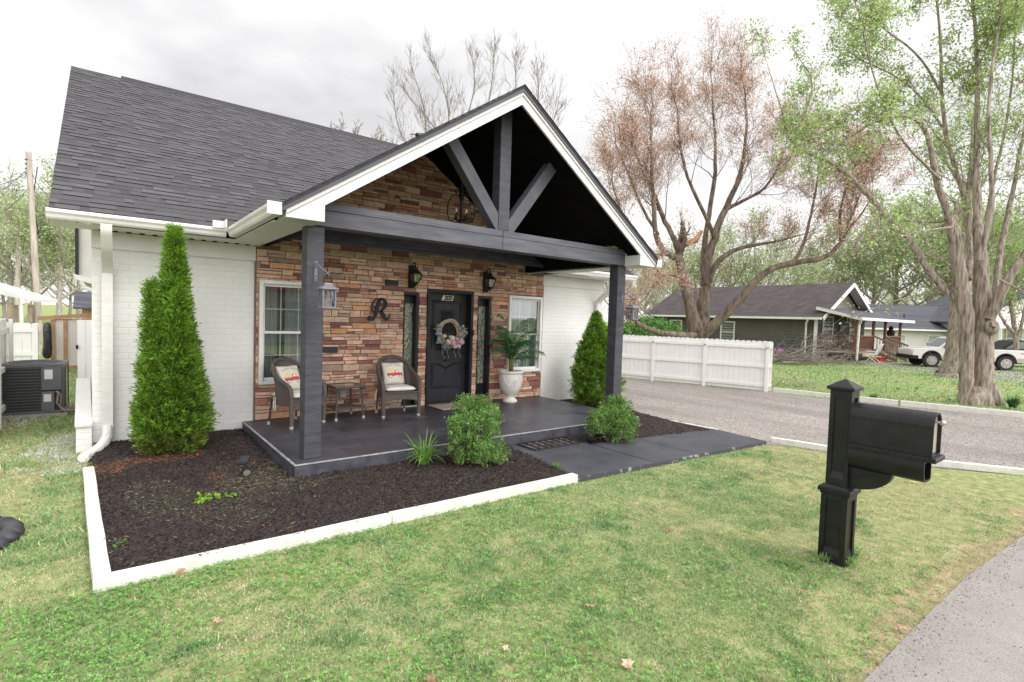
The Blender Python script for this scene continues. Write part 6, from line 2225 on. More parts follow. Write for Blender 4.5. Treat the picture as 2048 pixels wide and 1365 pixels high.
for args in ((330000, -2.2, 7.6, .8, 3.2, .027, .0042), (210000, -2.6, 9.2, 3.0, 5.6, .032, .0055), (36000, -4.5, -.05, 5.0, 9.5, .055, .007), (26000, -6, -.05, 9.5, 19, .07, .012)):
    V, cc = grass_patch(*args)
    Vs.append(V); Cs.append(cc)
V, cc = grass_patch(60000, 13.5, 40, -14, 16, .085, .028)
Vs.append(V); Cs.append(cc)
setting(raw_mesh('grass', np.concatenate(Vs), np.concatenate(Cs), M['leaf']), 'stuff')

def clover():
    n = 52000
    p = np.stack([npr.uniform(-2.2, 6.5, n), npr.uniform(.9, 4.1, n)], 1)
    keep = np.ones(n, bool)
    for b in BAN: keep &= ~inpoly(p, b)
    x, y = p[:, 0], p[:, 1]
    dens = vnoise(x, y, 1.0, 33) * .6 + vnoise(x, y, 3, 34) * .4
    keep &= npr.uniform(0, 1, n) < np.clip((dens - .27) * 2.6, 0, 1) * np.clip(1.15 - (x + .5) / 5.2, .08, 1)
    p = p[keep]; m_ = len(p)
    z_ = npr.uniform(.012, .036, m_)
    V, Cc = [], []
    a0 = npr.uniform(0, 6.28, m_)
    tone = npr.uniform(.6, 1.3, m_)
    for k in range(3):
        a = a0 + k * 2.094
        tilt = npr.normal(.15, .25, m_)
        d = np.stack([np.cos(a), np.sin(a), tilt], 1)
        s = np.stack([-np.sin(a), np.cos(a), npr.normal(0, .2, m_)], 1)
        c = np.stack([p[:, 0], p[:, 1], z_], 1)
        ln = npr.uniform(.008, .0145, (m_, 1))
        V.append(np.stack([c, c + d * ln * .8 + s * ln * .55, c + d * ln * 1.1, c + d * ln * .8 - s * ln * .55], 1))
        Cc.append(np.array([.22, .44, .11])[None] * tone[:, None] * npr.uniform(.9, 1.1, (m_, 3)))
    setting(raw_mesh('clover', np.concatenate(V), np.concatenate(Cc), M['leaf']), 'stuff')
clover()

def stones():
    V, Cc = [], []
    n = 52000
    p = np.stack([npr.uniform(7.9, 16, n), npr.uniform(.4, 14, n)], 1)
    p = p[inpoly(p, DRIVE)]; m_ = len(p)
    s = npr.uniform(.004, .012, m_)
    c = np.stack([p[:, 0], p[:, 1], np.full(m_, .008)], 1)
    tone = npr.uniform(.6, 1.5, (m_, 1))
    base = np.array([.28, .256, .238])
    a0 = npr.uniform(0, 6.28, m_)
    ring = []
    for k in range(4):
        a = a0 + k * 1.571 + npr.normal(0, .25, m_)
        ring.append(np.stack([np.cos(a) * s, np.sin(a) * s, npr.uniform(-.002, .003, m_)], 1))
    top = np.stack([npr.normal(0, .15, m_) * s, npr.normal(0, .15, m_) * s, s * npr.uniform(.6, 1.1, m_)], 1)
    for k in range(4):
        k2 = (k + 1) % 4
        V.append(np.stack([c + ring[k], c + ring[k2], c + top], 1)); Cc.append(base * tone * np.ones((m_, 3)))
    setting(raw_mesh('gravel_stones', np.concatenate(V), np.concatenate(Cc), M['leaf_stone']), 'stuff')
M['leaf_stone'] = pmat('grey_stone', (0.9, 0.9, 0.9), (1.1, 1.1, 1.1), 20, 0.95, tint=True, spec=0.2)
stones()
def grit():
    n = 3600
    x = npr.uniform(1.5, 10, n); y = road_y(x) + npr.normal(-.02, .07, n) - npr.exponential(.12, n) * (npr.uniform(0, 1, n) < .5)
    s = npr.uniform(.002, .007, n); a0 = npr.uniform(0, 6.28, n)
    c = np.stack([x, y, np.full(n, .0145)], 1)
    ring = [np.stack([np.cos(a0 + k * 1.571) * s, np.sin(a0 + k * 1.571) * s, np.zeros(n)], 1) for k in range(4)]
    top = np.stack([0 * s, 0 * s, s * .8], 1)
    V = np.concatenate([np.stack([c + ring[k], c + ring[(k + 1) % 4], c + top], 1) for k in range(4)])
    t_ = np.array([.17, .145, .125]) * npr.uniform(.6, 2.4, (n, 1))
    setting(raw_mesh('road_grit', V, np.concatenate([t_] * 4), M['leaf_stone']), 'stuff')
grit()

def dry_leaf(label, px, py, size, col, rot, z=.03):
    c = G(px, py, z)
    size *= .78
    out = [(0, -.5), (.08, -.18), (.35, -.28), (.28, -.05), (.52, .05), (.30, .14), (.32, .36), (.12, .26), (0, .55), (-.13, .27), (-.34, .34), (-.28, .12), (-.5, .02), (-.27, -.07), (-.33, -.30), (-.07, -.18)]
    vs = [(0, 0, .10 * size)] + [(x * size, y * size, size * (.05 + .30 * abs(x) ** 1.5 + .12 * math.sin(x * 7 + y * 5))) for x, y in out]
    n = len(out)
    mb = MB(); mb.add(vs, [(0, 1 + i, 1 + (i + 1) % n) for i in range(n)])
    o = mb.build('dry_leaf', pmat('dry_leaf', tuple(v * .8 for v in col), tuple(v * 1.15 for v in col), 40, .8))
    so = o.modifiers.new('thick', 'SOLIDIFY'); so.thickness = .0012
    o.location = c; o.rotation_euler = (R(12), R(-8), rot)
    return tag(o, label, 'leaf', 'dry fallen leaves')
dry_leaf('orange brown dry leaf lying on the front white edging timber', 362, 1144, .085, (.34, .18, .10), .4, .11)
dry_leaf('curled pale brown leaf on the lawn below the left edging corner', 436, 1242, .075, (.42, .28, .19), 1.9)
dry_leaf('large tan leaf on the lawn nearest the bottom of the view', 1256, 1330, .10, (.50, .37, .26), .2)
dry_leaf('brown leaf on the lawn between the large tan leaf and the walkway', 1180, 1213, .085, (.40, .25, .17), 2.6)
dry_leaf('small pale leaf on the lawn left of the large tan leaf', 1012, 1297, .06, (.52, .40, .28), 1.0)
dry_leaf('dark brown leaf on the lawn halfway to the mailbox', 1338, 1062, .07, (.28, .13, .07), .9)
dry_leaf('reddish leaf on the dry grass at the road edge', 1802, 1258, .085, (.36, .20, .14), 1.5)
dry_leaf('brown leaf on the dry grass below the mailbox post', 1606, 1183, .065, (.40, .22, .13), 2.2)
dry_leaf('reddish brown leaf cut by the bottom edge of the view', 863, 1359, .07, (.28, .15, .10), .3)

# ================================================================== TREES
def smooth(pts, rad, k=2):
    pts = [Vector(p) for p in pts]; rad = list(rad)
    for _ in range(k):
        q, r2 = [pts[0]], [rad[0]]
        for i in range(len(pts) - 1):
            q += [pts[i].lerp(pts[i + 1], .25), pts[i].lerp(pts[i + 1], .75)]
            r2 += [rad[i] * .75 + rad[i + 1] * .25, rad[i] * .25 + rad[i + 1] * .75]
        q.append(pts[-1]); r2.append(rad[-1]); pts, rad = q, r2
    return pts, rad

class Tree:
    def __init__(s, seed, up=.25, wob=.18, spread=(.5, 1.0), kids=(5, 4, 3), ratio=.62, minr=.004, kr=(.2, .36)):
        s.rg = random.Random(seed); s.mb = MB(); s.tw = MB(); s.tips = []
        s.up, s.wob, s.spread, s.kids, s.ratio, s.minr, s.kr = up, wob, spread, kids, ratio, minr, kr
    def limb(s, pts, rad, n=10, start=.35, kids=None, klen=None, lev=0, knot=.04, end=True):
        pts, rad = smooth(pts, rad, 2)
        if knot:
            pts = [p + Vector((s.rg.gauss(0, 1), s.rg.gauss(0, 1), s.rg.gauss(0, .5))) * r_ * knot * 3 for p, r_ in zip(pts, rad)]
        s.mb.tube(pts, rad, n)
        tot = sum((pts[i + 1] - pts[i]).length for i in range(len(pts) - 1))
        nk = kids if kids is not None else max(2, int(tot * 1.6))
        for _ in range(nk):
            u = start + (1 - start) * s.rg.random() ** .8
            i = min(len(pts) - 2, int(u * (len(pts) - 1)))
            d = (pts[i + 1] - pts[i]).normalized()
            s.sprout(pts[i].lerp(pts[i + 1], s.rg.random()), d, (klen or tot * .35) * s.rg.uniform(.6, 1.2) * (1.1 - .45 * u), max(s.minr * 2, rad[i] * s.rg.uniform(*s.kr)), lev + 1)
        if not end:
            return
        d = (pts[-1] - pts[-2]).normalized()
        s.sprout(pts[-1], d, (klen or tot * .3) * .8, rad[-1], lev + 1, along=True)
    def sprout(s, p, d, ln, r_, lev, along=False):
        rg = s.rg
        if not along:
            a = d.orthogonal().normalized(); a = (Matrix.Rotation(rg.uniform(0, 6.283), 3, d) @ a)
            an = rg.uniform(*s.spread)
            d = (d * math.cos(an) + a * math.sin(an)).normalized()
        ns = 4 if lev < 3 else 3
        pts, rad = [p], [r_]
        dd = d.copy()
        for i in range(ns):
            dd = (dd + Vector((rg.gauss(0, s.wob), rg.gauss(0, s.wob), rg.gauss(0, s.wob) + s.up * (.6 if lev > 1 else .4)))).normalized()
            pts.append(pts[-1] + dd * ln / ns); rad.append(max(s.minr, r_ * (1 - (i + 1) / ns * .75)))
        (s.mb if r_ > .02 else s.tw).tube(pts, rad, 6 if r_ > .03 else (4 if r_ > .012 else 3), cap=False)
        k = lev - 1
        if k >= len(s.kids) or ln < .18:
            s.tips.append((pts[-1], dd)); s.tips.append((pts[len(pts) // 2], dd))
            return
        if k >= len(s.kids) - 1:
            s.tips.append((pts[-1], dd))
        for _ in range(s.kids[k]):
            u = rg.uniform(.25, 1); i = min(ns - 1, int(u * ns))
            s.sprout(pts[i].lerp(pts[i + 1], rg.random()), (pts[i + 1] - pts[i]).normalized(), ln * s.ratio * rg.uniform(.6, 1.15), max(s.minr, rad[i] * .55), lev + 1)
    def leaves(s, per, spread, size, base, var=.3, asp=.6, hang=0.0, pick=None, seed=1, hue=.08):
        g = np.random.default_rng(seed)
        T = np.array([tuple(t[0]) for t in s.tips if (pick is None or pick(t[0]))])
        if len(T) == 0: return np.zeros((0, 4, 3)), np.zeros((0, 3))
        n = len(T) * per
        c = np.repeat(T, per, 0) + g.normal(0, spread, (n, 3))
        d = g.normal(size=(n, 3)); d[:, 2] -= hang; d /= np.linalg.norm(d, axis=1, keepdims=True)
        r_ = g.normal(size=(n, 3)); sd_ = np.cross(d, r_); sd_ /= np.linalg.norm(sd_, axis=1, keepdims=True)
        L_ = size * g.uniform(.6, 1.4, (n, 1))
        V = np.stack([c, c + d * L_ * .45 + sd_ * L_ * asp * .5, c + d * L_, c + d * L_ * .45 - sd_ * L_ * asp * .5], 1)
        tone = np.repeat(g.uniform(1 - var, 1 + var, len(T)), per)[:, None]
        Cc = np.array(base)[None] * tone * g.uniform(.8, 1.2, (n, 1)) * g.uniform(1 - hue, 1 + hue, (n, 3))
        return V, Cc

PX = 1 / FPX
def pl_(lst, dep, k=1.0):
    """survey list (px, py, radius px[, depth offset]) -> points and radii at that distance"""
    pts, rad = [], []
    for i, q in enumerate(lst):
        dd = dep + (q[3] if len(q) > 3 else 0)
        ct = 1 / math.sqrt(1 + ((q[0] - 1024) * PX) ** 2)
        pts.append(P(q[0], q[1], dd)); rad.append(max(.005, q[2] * PX * dd * ct * k))
    return pts, rad

# ---- the big maple on the right
MD = 13.2
mt = thing('maple_tree', 'big forked maple with spring green leaves at the right edge', 'tree', G(1958, 808), fixed=True)
T = Tree(101, up=.10, wob=.20, kids=(5, 4, 3), ratio=.6, minr=.0045)
def ML(lst, **k):
    if 'klen' in k: k['klen'] *= .72
    T.limb(*pl_(lst, MD, .82 if k.get('knot') else .62), **k)
ML([(1932, 812, 24), (1932, 780, 20), (1934, 730, 19), (1934, 680, 20), (1931, 620, 22), (1920, 560, 20), (1912, 500, 18), (1908, 460, 17)], n=16, kids=0, knot=.02)
ML([(1966, 818, 33), (1965, 790, 29), (1966, 740, 27), (1967, 690, 28), (1968, 640, 27), (1964, 590, 24), (1962, 530, 19), (1958, 470, 15), (1955, 400, 12, .2), (1952, 330, 9, .3), (1955, 230, 7, .3), (1955, 130, 6, .2), (1950, 40, 5), (1938, -60, 4), (1930, -160, 2)], n=18, start=.5, kids=12, klen=2.2, knot=.02)
ML([(1912, 500, 17), (1900, 440, 15, -.1), (1872, 360, 12, -.4), (1862, 290, 10, -.6), (1842, 240, 8, -.8), (1795, 228, 7, -1), (1742, 246, 6, -1.2), (1712, 268, 5, -1.2), (1690, 278, 3, -1.3), (1640, 290, 2, -1.5)], n=12, start=.45, kids=10, klen=1.6)
ML([(1912, 600, 15, .1), (1875, 562, 14, .4), (1850, 530, 13, .5), (1820, 480, 11, .6), (1782, 440, 10, .7), (1745, 402, 9, .8), (1718, 372, 8, .8), (1690, 342, 7, .9), (1640, 316, 6, 1), (1595, 298, 5, 1), (1575, 275, 4, 1.1), (1568, 235, 3, 1.1), (1550, 180, 2, 1.2), (1535, 130, 1, 1.3)], n=12, start=.42, kids=9, klen=1.3)
ML([(1585, 292, 4, 1), (1605, 240, 3.4, 1), (1625, 185, 3, .9), (1622, 150, 2.5, .8), (1600, 120, 1.5, .8)], n=7, start=.3, kids=4, klen=.9)
ML([(1935, 560, 14, .5), (1945, 490, 13, .8), (1930, 390, 10, 1), (1908, 330, 9, 1), (1890, 262, 8, 1), (1882, 180, 6, 1), (1882, 80, 5, 1), (1872, -10, 4, 1), (1860, -110, 2, 1)], n=12, start=.35, kids=14, klen=2.0)
ML([(1955, 520, 13, -.5), (1985, 430, 11, -.7), (1982, 330, 8, -.8), (1975, 230, 7, -.8), (1985, 130, 6, -.8), (2002, 30, 5, -.8), (2015, -80, 3, -.8)], n=12, start=.35, kids=13, klen=2.0)
ML([(1978, 640, 23, -.2), (2005, 575, 20, -.4), (2040, 520, 17, -.6), (2090, 465, 14, -.8), (2150, 400, 11, -1), (2200, 280, 7, -1), (2220, 120, 4, -1)], n=14, start=.4, kids=12, klen=2.2)
ML([(1990, 600, 14, .3), (2000, 500, 12, .6), (2018, 420, 10, .8), (2028, 370, 8, .9), (2040, 300, 7, 1), (2070, 180, 5, 1), (2085, 60, 3, 1)], n=10, start=.4, kids=11, klen=2.0)
ML([(1972, 440, 6, .2), (1990, 350, 6, .3), (2015, 240, 5, .4), (2027, 140, 4, .4), (2030, 40, 3, .4), (2040, -60, 2, .4)], n=8, start=.3, kids=9, klen=1.6)
ML([(1880, 360, 6, -.4), (1835, 315, 5, -1.4), (1790, 265, 4, -2), (1745, 150, 3, -2.2), (1720, 40, 2, -2.4)], n=7, start=.25, kids=10, klen=1.8)
ML([(1885, 190, 5, 1), (1840, 110, 4, .6), (1770, 60, 3, .4), (1720, 20, 2, .3)], n=7, start=.25, kids=9, klen=1.5)
ML([(1890, 265, 5, 1), (1850, 200, 4, 1.4), (1790, 150, 3, 1.8), (1720, 120, 2, 2)], n=7, start=.25, kids=9, klen=1.5)
ML([(1880, 585, 4, .6), (1835, 590, 3, .4), (1775, 606, 2.4, .2), (1720, 628, 1.6, 0)], n=6, start=.25, kids=3, klen=.7)
ML([(1905, 455, 5, -.5), (1860, 460, 3.4, -1), (1810, 470, 2.4, -1.2), (1760, 490, 1.5, -1.4)], n=6, start=.2, kids=6, klen=1.1)
ML([(2000, 560, 5, -1), (2060, 590, 4, -1.4), (2120, 600, 3, -1.6)], n=6, start=.2, kids=6, klen=1.2)
# burl with a sawn stub, and root flare
T.mb.ball(P(1982, 655, MD - .22), .17, 12, (1, 1, 1.2)); T.mb.tube([P(1984, 652, MD - .3), P(1991, 649, MD - .45)], [.08, .07], 10)
T.mb.tube([P(1975, 770, MD), P(1990, 800, MD - .1), P(2008, 818, MD - .15), P(2026, 826, MD - .2)], [.20, .15, .09, .02], 10)
T.mb.tube([P(1955, 780, MD - .1), P(1950, 812, MD - .25), P(1944, 828, MD - .35)], [.20, .14, .03], 10)
T.mb.build('trunk', M['bark'], mt, smooth=70)
T.tw.build('twigs', M['bark_brown'], mt)
_lr = random.Random(9)
V, Cc = T.leaves(7, .11, .066, (.43, .58, .21), .25, .7, hang=.4, seed=3, pick=lambda p: _lr.random() < min(.46, .08 + max(0, p.z - 2.5) * .05))
k_ = np.random.default_rng(4).uniform(0, 1, len(V)) < .95
raw_mesh('crown', V[k_], Cc[k_], M['leaf_maple'], mt)
print('maple tips', len(T.tips), 'leaves', len(V))

# ---- the red budded tree with a torn limb, beyond the fence
RD = 20.7
rt = thing('storm_torn_tree', 'pink budded tree with a torn orange limb behind the white fence', 'tree', P(1398, 700, RD), fixed=True)
T = Tree(202, up=.15, wob=.17, spread=(.35, .85), kids=(5, 4, 3), ratio=.64, minr=.0046, kr=(.18, .32))
def RL(lst, **k):
    if 'klen' in k: k['klen'] *= .92
    T.limb(*pl_(lst, RD, .60), **k)
RL([(1398, 735, 36), (1397, 700, 32), (1394, 668, 28), (1382, 620, 20), (1370, 570, 18), (1360, 530, 16), (1357, 506, 13)], n=14, kids=0, knot=.02)
RL([(1398, 690, 26, .2), (1406, 640, 22, .3), (1409, 590, 20, .4), (1412, 545, 17, .4), (1422, 500, 14, .4), (1440, 440, 12, .4), (1462, 395, 10, .4), (1480, 352, 8, .4), (1490, 300, 6, .4), (1494, 240, 4, .4), (1490, 180, 2.5, .4)], n=14, start=.5, kids=16, klen=2.6)
RL([(1360, 520, 12), (1330, 506, 10, -.3), (1312, 480, 9, -.5), (1308, 420, 8, -.6), (1304, 360, 6, -.7), (1302, 290, 4, -.8), (1300, 235, 2, -.8)], n=10, start=.3, kids=14, klen=2.4)
RL([(1359, 510, 10), (1345, 470, 9, .4), (1322, 430, 8, .8), (1310, 390, 6, 1), (1280, 330, 4, 1.2), (1262, 290, 2, 1.3)], n=9, start=.35, kids=10, klen=2.2)
RL([(1358, 512, 11), (1370, 482, 10, -.3), (1368, 462, 8, -.4), (1363, 446, 6, -.4)], n=9, kids=0, end=False)
RL([(1410, 560, 13, .4), (1406, 500, 10, .9), (1420, 420, 8, 1.2), (1430, 350, 7, 1.3), (1432, 290, 5, 1.4), (1426, 230, 3.6, 1.4), (1424, 170, 2, 1.4)], n=10, start=.35, kids=14, klen=2.6)
RL([(1428, 480, 8, .4), (1420, 450, 7, -.2), (1395, 400, 6, -.5), (1372, 350, 5, -.7), (1358, 280, 3.6, -.8), (1355, 220, 2, -.8)], n=8, start=.3, kids=12, klen=2.2)
RL([(1450, 420, 8, .4), (1490, 400, 6, .2), (1530, 380, 5, 0), (1560, 330, 3.4, 0), (1575, 280, 2, 0)], n=8, start=.3, kids=12, klen=2.2)
RL([(1412, 570, 13, .2), (1432, 525, 11, -.2), (1465, 500, 8, -.4), (1512, 490, 6, -.5), (1560, 482, 4, -.6), (1610, 468, 2, -.7)], n=9, start=.3, kids=9, klen=1.6)
RL([(1403, 675, 20, -.3), (1440, 640, 17, -.6), (1480, 600, 15, -.9), (1510, 562, 13, -1), (1545, 535, 12, -1.1), (1592, 525, 11, -1.2), (1650, 518, 9, -1.3), (1680, 490, 8, -1.3), (1697, 460, 6, -1.3), (1722, 430, 4, -1.4), (1742, 398, 2, -1.4)], n=12, start=.55, kids=8, klen=1.6)
RL([(1585, 526, 8, -1.2), (1605, 498, 6, -1.2), (1620, 440, 5, -1.1), (1632, 380, 3.6, -1), (1640, 320, 2, -1)], n=8, start=.25, kids=11, klen=2.0)
RL([(1682, 488, 7, -1.3), (1678, 430, 5, -1.3), (1690, 380, 4, -1.2), (1712, 330, 2, -1.2)], n=8, start=.25, kids=9, klen=1.8)
RL([(1690, 468, 5, -1.3), (1712, 410, 4, -1.6), (1735, 350, 2.6, -1.8)], n=7, start=.25, kids=7, klen=1.6)
RL([(1394, 672, 13, -.2), (1340, 670, 11, -.8), (1304, 662, 10, -1.1), (1282, 652, 8, -1.2), (1268, 640, 6, -1.3)], n=9, start=.6, kids=3, klen=1.0)
RL([(1372, 562, 7, -.2), (1350, 550, 5, -.8), (1328, 550, 4.4, -1.2), (1310, 568, 3.4, -1.5), (1295, 590, 2, -1.6)], n=7, start=.2, kids=7, klen=1.0)
RL([(1338, 508, 6, -.3), (1300, 512, 5, -1), (1265, 470, 4, -1.2), (1240, 420, 3, -1.3), (1225, 370, 2, -1.3)], n=7, start=.3, kids=10, klen=2.0)
RL([(1316, 470, 6, -.5), (1285, 420, 4.6, -.9), (1262, 360, 3.4, -1), (1240, 310, 2, -1)], n=7, start=.2, kids=10, klen=2.0)
T.mb.build('trunk', M['bark_dark'], rt, smooth=70)
T.tw.build('twigs', M['bark_brown'], rt)
m_ = MB()
m_.prism([P(1372, 488, RD - .5), P(1377, 482, RD - .55), P(1392, 474, RD - .6), (P(1403, 460, RD - .6)), P(1400, 470, RD - .6), P(1394, 480, RD - .6), P(1379, 493, RD - .55)], fwd * .16)
m_.build('torn_limb', M['split_wood'], rt)
m_ = MB()
m_.tube([P(1372, 490, RD - .45), P(1392, 480, RD - .45), P(1405, 462, RD - .45)], [.10, .11, .03], 7)
m_.build('torn_bark', M['bark_brown'], rt)
V, Cc = T.leaves(4, .14, .062, (.74, .49, .40), .25, .55, hang=.6, seed=7, hue=.1)
V2, C2 = T.leaves(1, .17, .066, (.64, .44, .30), .25, .55, hang=.6, seed=8)
V, Cc = np.concatenate([V, V2]), np.concatenate([Cc, C2])
k_ = np.random.default_rng(4).uniform(0, 1, len(V)) < min(1, 60000 / len(V))
raw_mesh('crown', V[k_], Cc[k_], M['leaf_maple'], rt)
print('red tips', len(T.tips), 'leaves', len(V))

# ---- bare tree behind the house
bt = thing('bare_tree', 'tall bare grey tree rising behind the porch gable', 'tree', P(950, 660, 36), fixed=True)
T = Tree(303, up=.22, wob=.10, spread=(.25, .65), kids=(4, 3), ratio=.62, minr=.0065, kr=(.26, .44))
BD = 36
def BL(lst, **k): T.limb(*pl_(lst, BD, .36), **k)
BL([(945, 690, 14), (945, 500, 12), (940, 420, 11)], n=10, kids=0)
for (l) in ([(942, 430, 7), (880, 340, 6), (852, 270, 5), (850, 225, 4), (838, 180, 3), (828, 150, 1.5)], [(938, 430, 7), (860, 360, 5), (820, 300, 4), (795, 255, 3), (788, 205, 1.6)],
            [(941, 425, 7), (895, 320, 5), (900, 240, 4), (890, 180, 3), (872, 130, 1.5)], [(943, 425, 7), (925, 310, 6), (935, 230, 4), (950, 180, 3), (948, 130, 1.5)],
            [(945, 425, 7), (970, 310, 6), (975, 220, 4), (985, 160, 3), (988, 115, 1.5)], [(945, 430, 7), (1010, 320, 6), (1030, 230, 4), (1032, 170, 3), (1030, 135, 1.5)],
            [(946, 430, 6), (1050, 340, 5), (1070, 250, 4), (1078, 190, 3), (1075, 150, 1.5)], [(946, 435, 6), (1070, 360, 5), (1095, 280, 3), (1112, 225, 1.5)],
            [(938, 440, 5), (860, 390, 4), (810, 350, 3), (785, 320, 2)], [(941, 430, 6), (915, 330, 5), (870, 255, 3.4), (815, 190, 1.8)]):
    BL(l, n=6, start=.1, kids=24, klen=1.9)
T.mb.build('trunk', M['bare_bark'], bt, smooth=70)
T.tw.build('twigs', M['bare_bark'], bt)
sb_ = thing('bare_tree', 'thin bare branches showing just above the main roof ridge', 'tree', P(690, 660, 40), fixed=True)
T = Tree(304, up=.3, wob=.15, kids=(4, 3), minr=.014)
for l in ([(690, 660, 6), (690, 340, 4), (682, 262, 2)], [(690, 380, 3), (700, 300, 2), (708, 275, 1.4)], [(690, 400, 3), (672, 310, 2), (668, 280, 1.2)], [(690, 420, 3), (745, 320, 2), (755, 290, 1.3)]):
    T.limb(*pl_(l, 40), n=5, start=.5, kids=5, klen=1.2)
_o = len(T.mb.v); T.mb.add(T.tw.v, T.tw.f)
T.mb.build('trunk', M['bare_bark'], sb_)

# ---- trunk of another tree behind the maple, and smaller trees on the right
s2 = thing('old_tree', 'smooth grey trunk with flared base standing behind the big maple', 'tree', P(1912, 762, 21), fixed=True)
T = Tree(305, up=.25, wob=.15, kids=(5, 4), minr=.01)
T.limb(*pl_([(1908, 762, 44), (1910, 745, 34), (1914, 715, 27), (1916, 680, 24), (1918, 640, 22), (1925, 560, 18), (1935, 480, 14), (1940, 380, 8), (1945, 280, 4)], 21), n=14, start=.5, kids=14, klen=3, knot=.01)
T.mb.build('trunk', M['bark'], s2, smooth=70); T.tw.build('twigs', M['twig'], s2)
V, Cc = T.leaves(6, .25, .10, (.32, .47, .14), .25, .6, seed=12)
raw_mesh('crown', V, Cc, M['leaf_maple'], s2)

def proto_tree(seed, h, r0, kids, leafc, per, size, bark, nm, spread=.30, nlimb=7):
    """a free-standing spring tree of its own shape, built at the origin"""
    T = Tree(seed, up=.22, wob=.2, spread=(.4, .9), kids=kids, ratio=.6, minr=.018)
    rg = random.Random(seed)
    top = Vector((rg.uniform(-.5, .5), rg.uniform(-.5, .5), h))
    tr = [Vector((0, 0, -.1)), Vector((rg.uniform(-.2, .2), rg.uniform(-.2, .2), h * .25)), Vector((rg.uniform(-.4, .4), rg.uniform(-.4, .4), h * .55)), top * .9]
    T.limb(tr, [r0, r0 * .8, r0 * .5, r0 * .12], n=8, start=.3, kids=8, klen=h * .22)
    for k in range(nlimb):
        a = k * 2.4 + rg.uniform(-.4, .4); z_ = h * rg.uniform(.18, .5)
        d = Vector((math.cos(a), math.sin(a), 0))
        b = tr[1].lerp(tr[2], max(0, (z_ / h - .25) / .3)); b.z = z_
        L_ = h * rg.uniform(.30, .48)
        T.limb([b, b + d * L_ * .35 + Vector((0, 0, L_ * .3)), b + d * L_ * .6 + Vector((0, 0, L_ * .75)), b + d * L_ * .72 + Vector((0, 0, L_ * 1.15))], [r0 * .4, r0 * .3, r0 * .2, r0 * .08], n=6, start=.3, kids=7, klen=h * .17)
    tb = T.mb.build('trunk', bark)
    T.tw.build('twigs', bark, tb)
    V, Cc = T.leaves(per, spread, size, leafc, .3, .6, seed=seed)
    cr_ = raw_mesh('crown', V, Cc, M['leaf_maple'])
    print('proto', seed, len(V))
    return tb, cr_
def plant(parts, label, loc, sc, rot, group, name='spring_tree'):
    t = thing(name, label, 'tree', loc, rot, group)
    t.scale = (sc[0], sc[0], sc[1])
    for p in parts:
        c = p.copy(); COL.objects.link(c); c.parent = t
        for g in p.children:
            d = g.copy(); COL.objects.link(d); d.parent = c
    return t
protos = [proto_tree(401, 10, .22, (4, 3), (.46, .56, .28), 3, .17, M['twig'], 'a'),
          proto_tree(402, 12, .25, (4, 3), (.52, .57, .36), 2, .17, M['twig'], 'b'),
          proto_tree(403, 9, .20, (4, 3), (.40, .52, .23), 3, .18, M['twig'], 'c'),
          proto_tree(404, 11, .22, (4, 3), (.55, .42, .33), 3, .16, M['twig'], 'd')]
GRP = 'hazy spring trees along the horizon'
LBL = ['loose yellow green spring tree in the hazy row along the horizon', 'pale half bare spring tree in the hazy row along the horizon', 'fuller green spring tree in the hazy row along the horizon', 'pinkish budding spring tree in the hazy row along the horizon']
rg = random.Random(77)
def far_tree(px, dep, hpx, k, wide=1.0):
    b = P(px, 660, dep); b.z = 0
    hz = 640 + (px - 1024) * .0318
    H_ = 1.8 + (hz - hpx) / FPX * dep
    base = (10, 12, 9, 11)[k]
    plant(protos[k], LBL[k], b, (H_ / base * wide, H_ / base), rg.uniform(0, 6.28), GRP)
for (px, dep, hpx, k, wd) in ((1235, 48, 500, 3, 1.1), (1290, 52, 520, 1, 1.2), (1345, 56, 505, 0, 1.2), (1400, 60, 490, 3, 1.1), (1455, 55, 478, 0, 1.2), (1510, 60, 470, 1, 1.2), (1565, 52, 505, 0, 1.2), (1620, 58, 495, 1, 1.2), (1680, 62, 480, 0, 1.2), (1735, 55, 470, 2, 1.1), (1790, 58, 440, 1, 1.2),
                              (1850, 52, 430, 0, 1.2), (1905, 60, 420, 2, 1.1), (1960, 54, 450, 1, 1.2), (2020, 50, 430, 0, 1.2), (2080, 52, 430, 2, 1.2), (1270, 70, 570, 2, 1.4), (1480, 74, 570, 1, 1.5), (1600, 74, 570, 0, 1.5), (1830, 74, 570, 0, 1.5),
                              (-40, 45, 400, 1, 1.1), (20, 42, 378, 0, 1.1), (75, 48, 420, 1, 1.1), (120, 40, 395, 0, 1.0), (160, 44, 430, 2, 1.0), (60, 60, 500, 2, 1.3), (140, 55, 520, 1, 1.3), (10, 55, 520, 0, 1.3), (220, 50, 450, 0, 1.0)):
    far_tree(px, dep, hpx, k, wd)
for p in protos:
    for o in p:
        for g in list(o.children):
            bpy.data.objects.remove(g)
        bpy.data.objects.remove(o)
yd = thing('young_tree', 'slender two stemmed green tree beside the parked dark car', 'tree', P(2030, 690, 24), fixed=True)
T = Tree(311, up=.2, wob=.2, kids=(4, 3), minr=.008)
for l in ([(2034, 700, 7), (2028, 640, 6), (2020, 600, 5), (2012, 540, 3.5), (2005, 480, 2)], [(2030, 668, 5), (2012, 650, 4.4), (2000, 630, 3), (1990, 600, 2)], [(2032, 690, 4), (2045, 640, 3), (2055, 580, 2)], [(2022, 610, 4), (2035, 560, 3), (2048, 500, 2)]):
    T.limb(*pl_(l, 24), n=7, start=.35, kids=7, klen=1.3)
T.mb.build('trunk', M['bark'], yd, smooth=70); T.tw.build('twigs', M['twig'], yd)
V, Cc = T.leaves(6, .2, .10, (.32, .47, .14), .25, .6, seed=15)
raw_mesh('crown', V, Cc, M['leaf_maple'], yd)
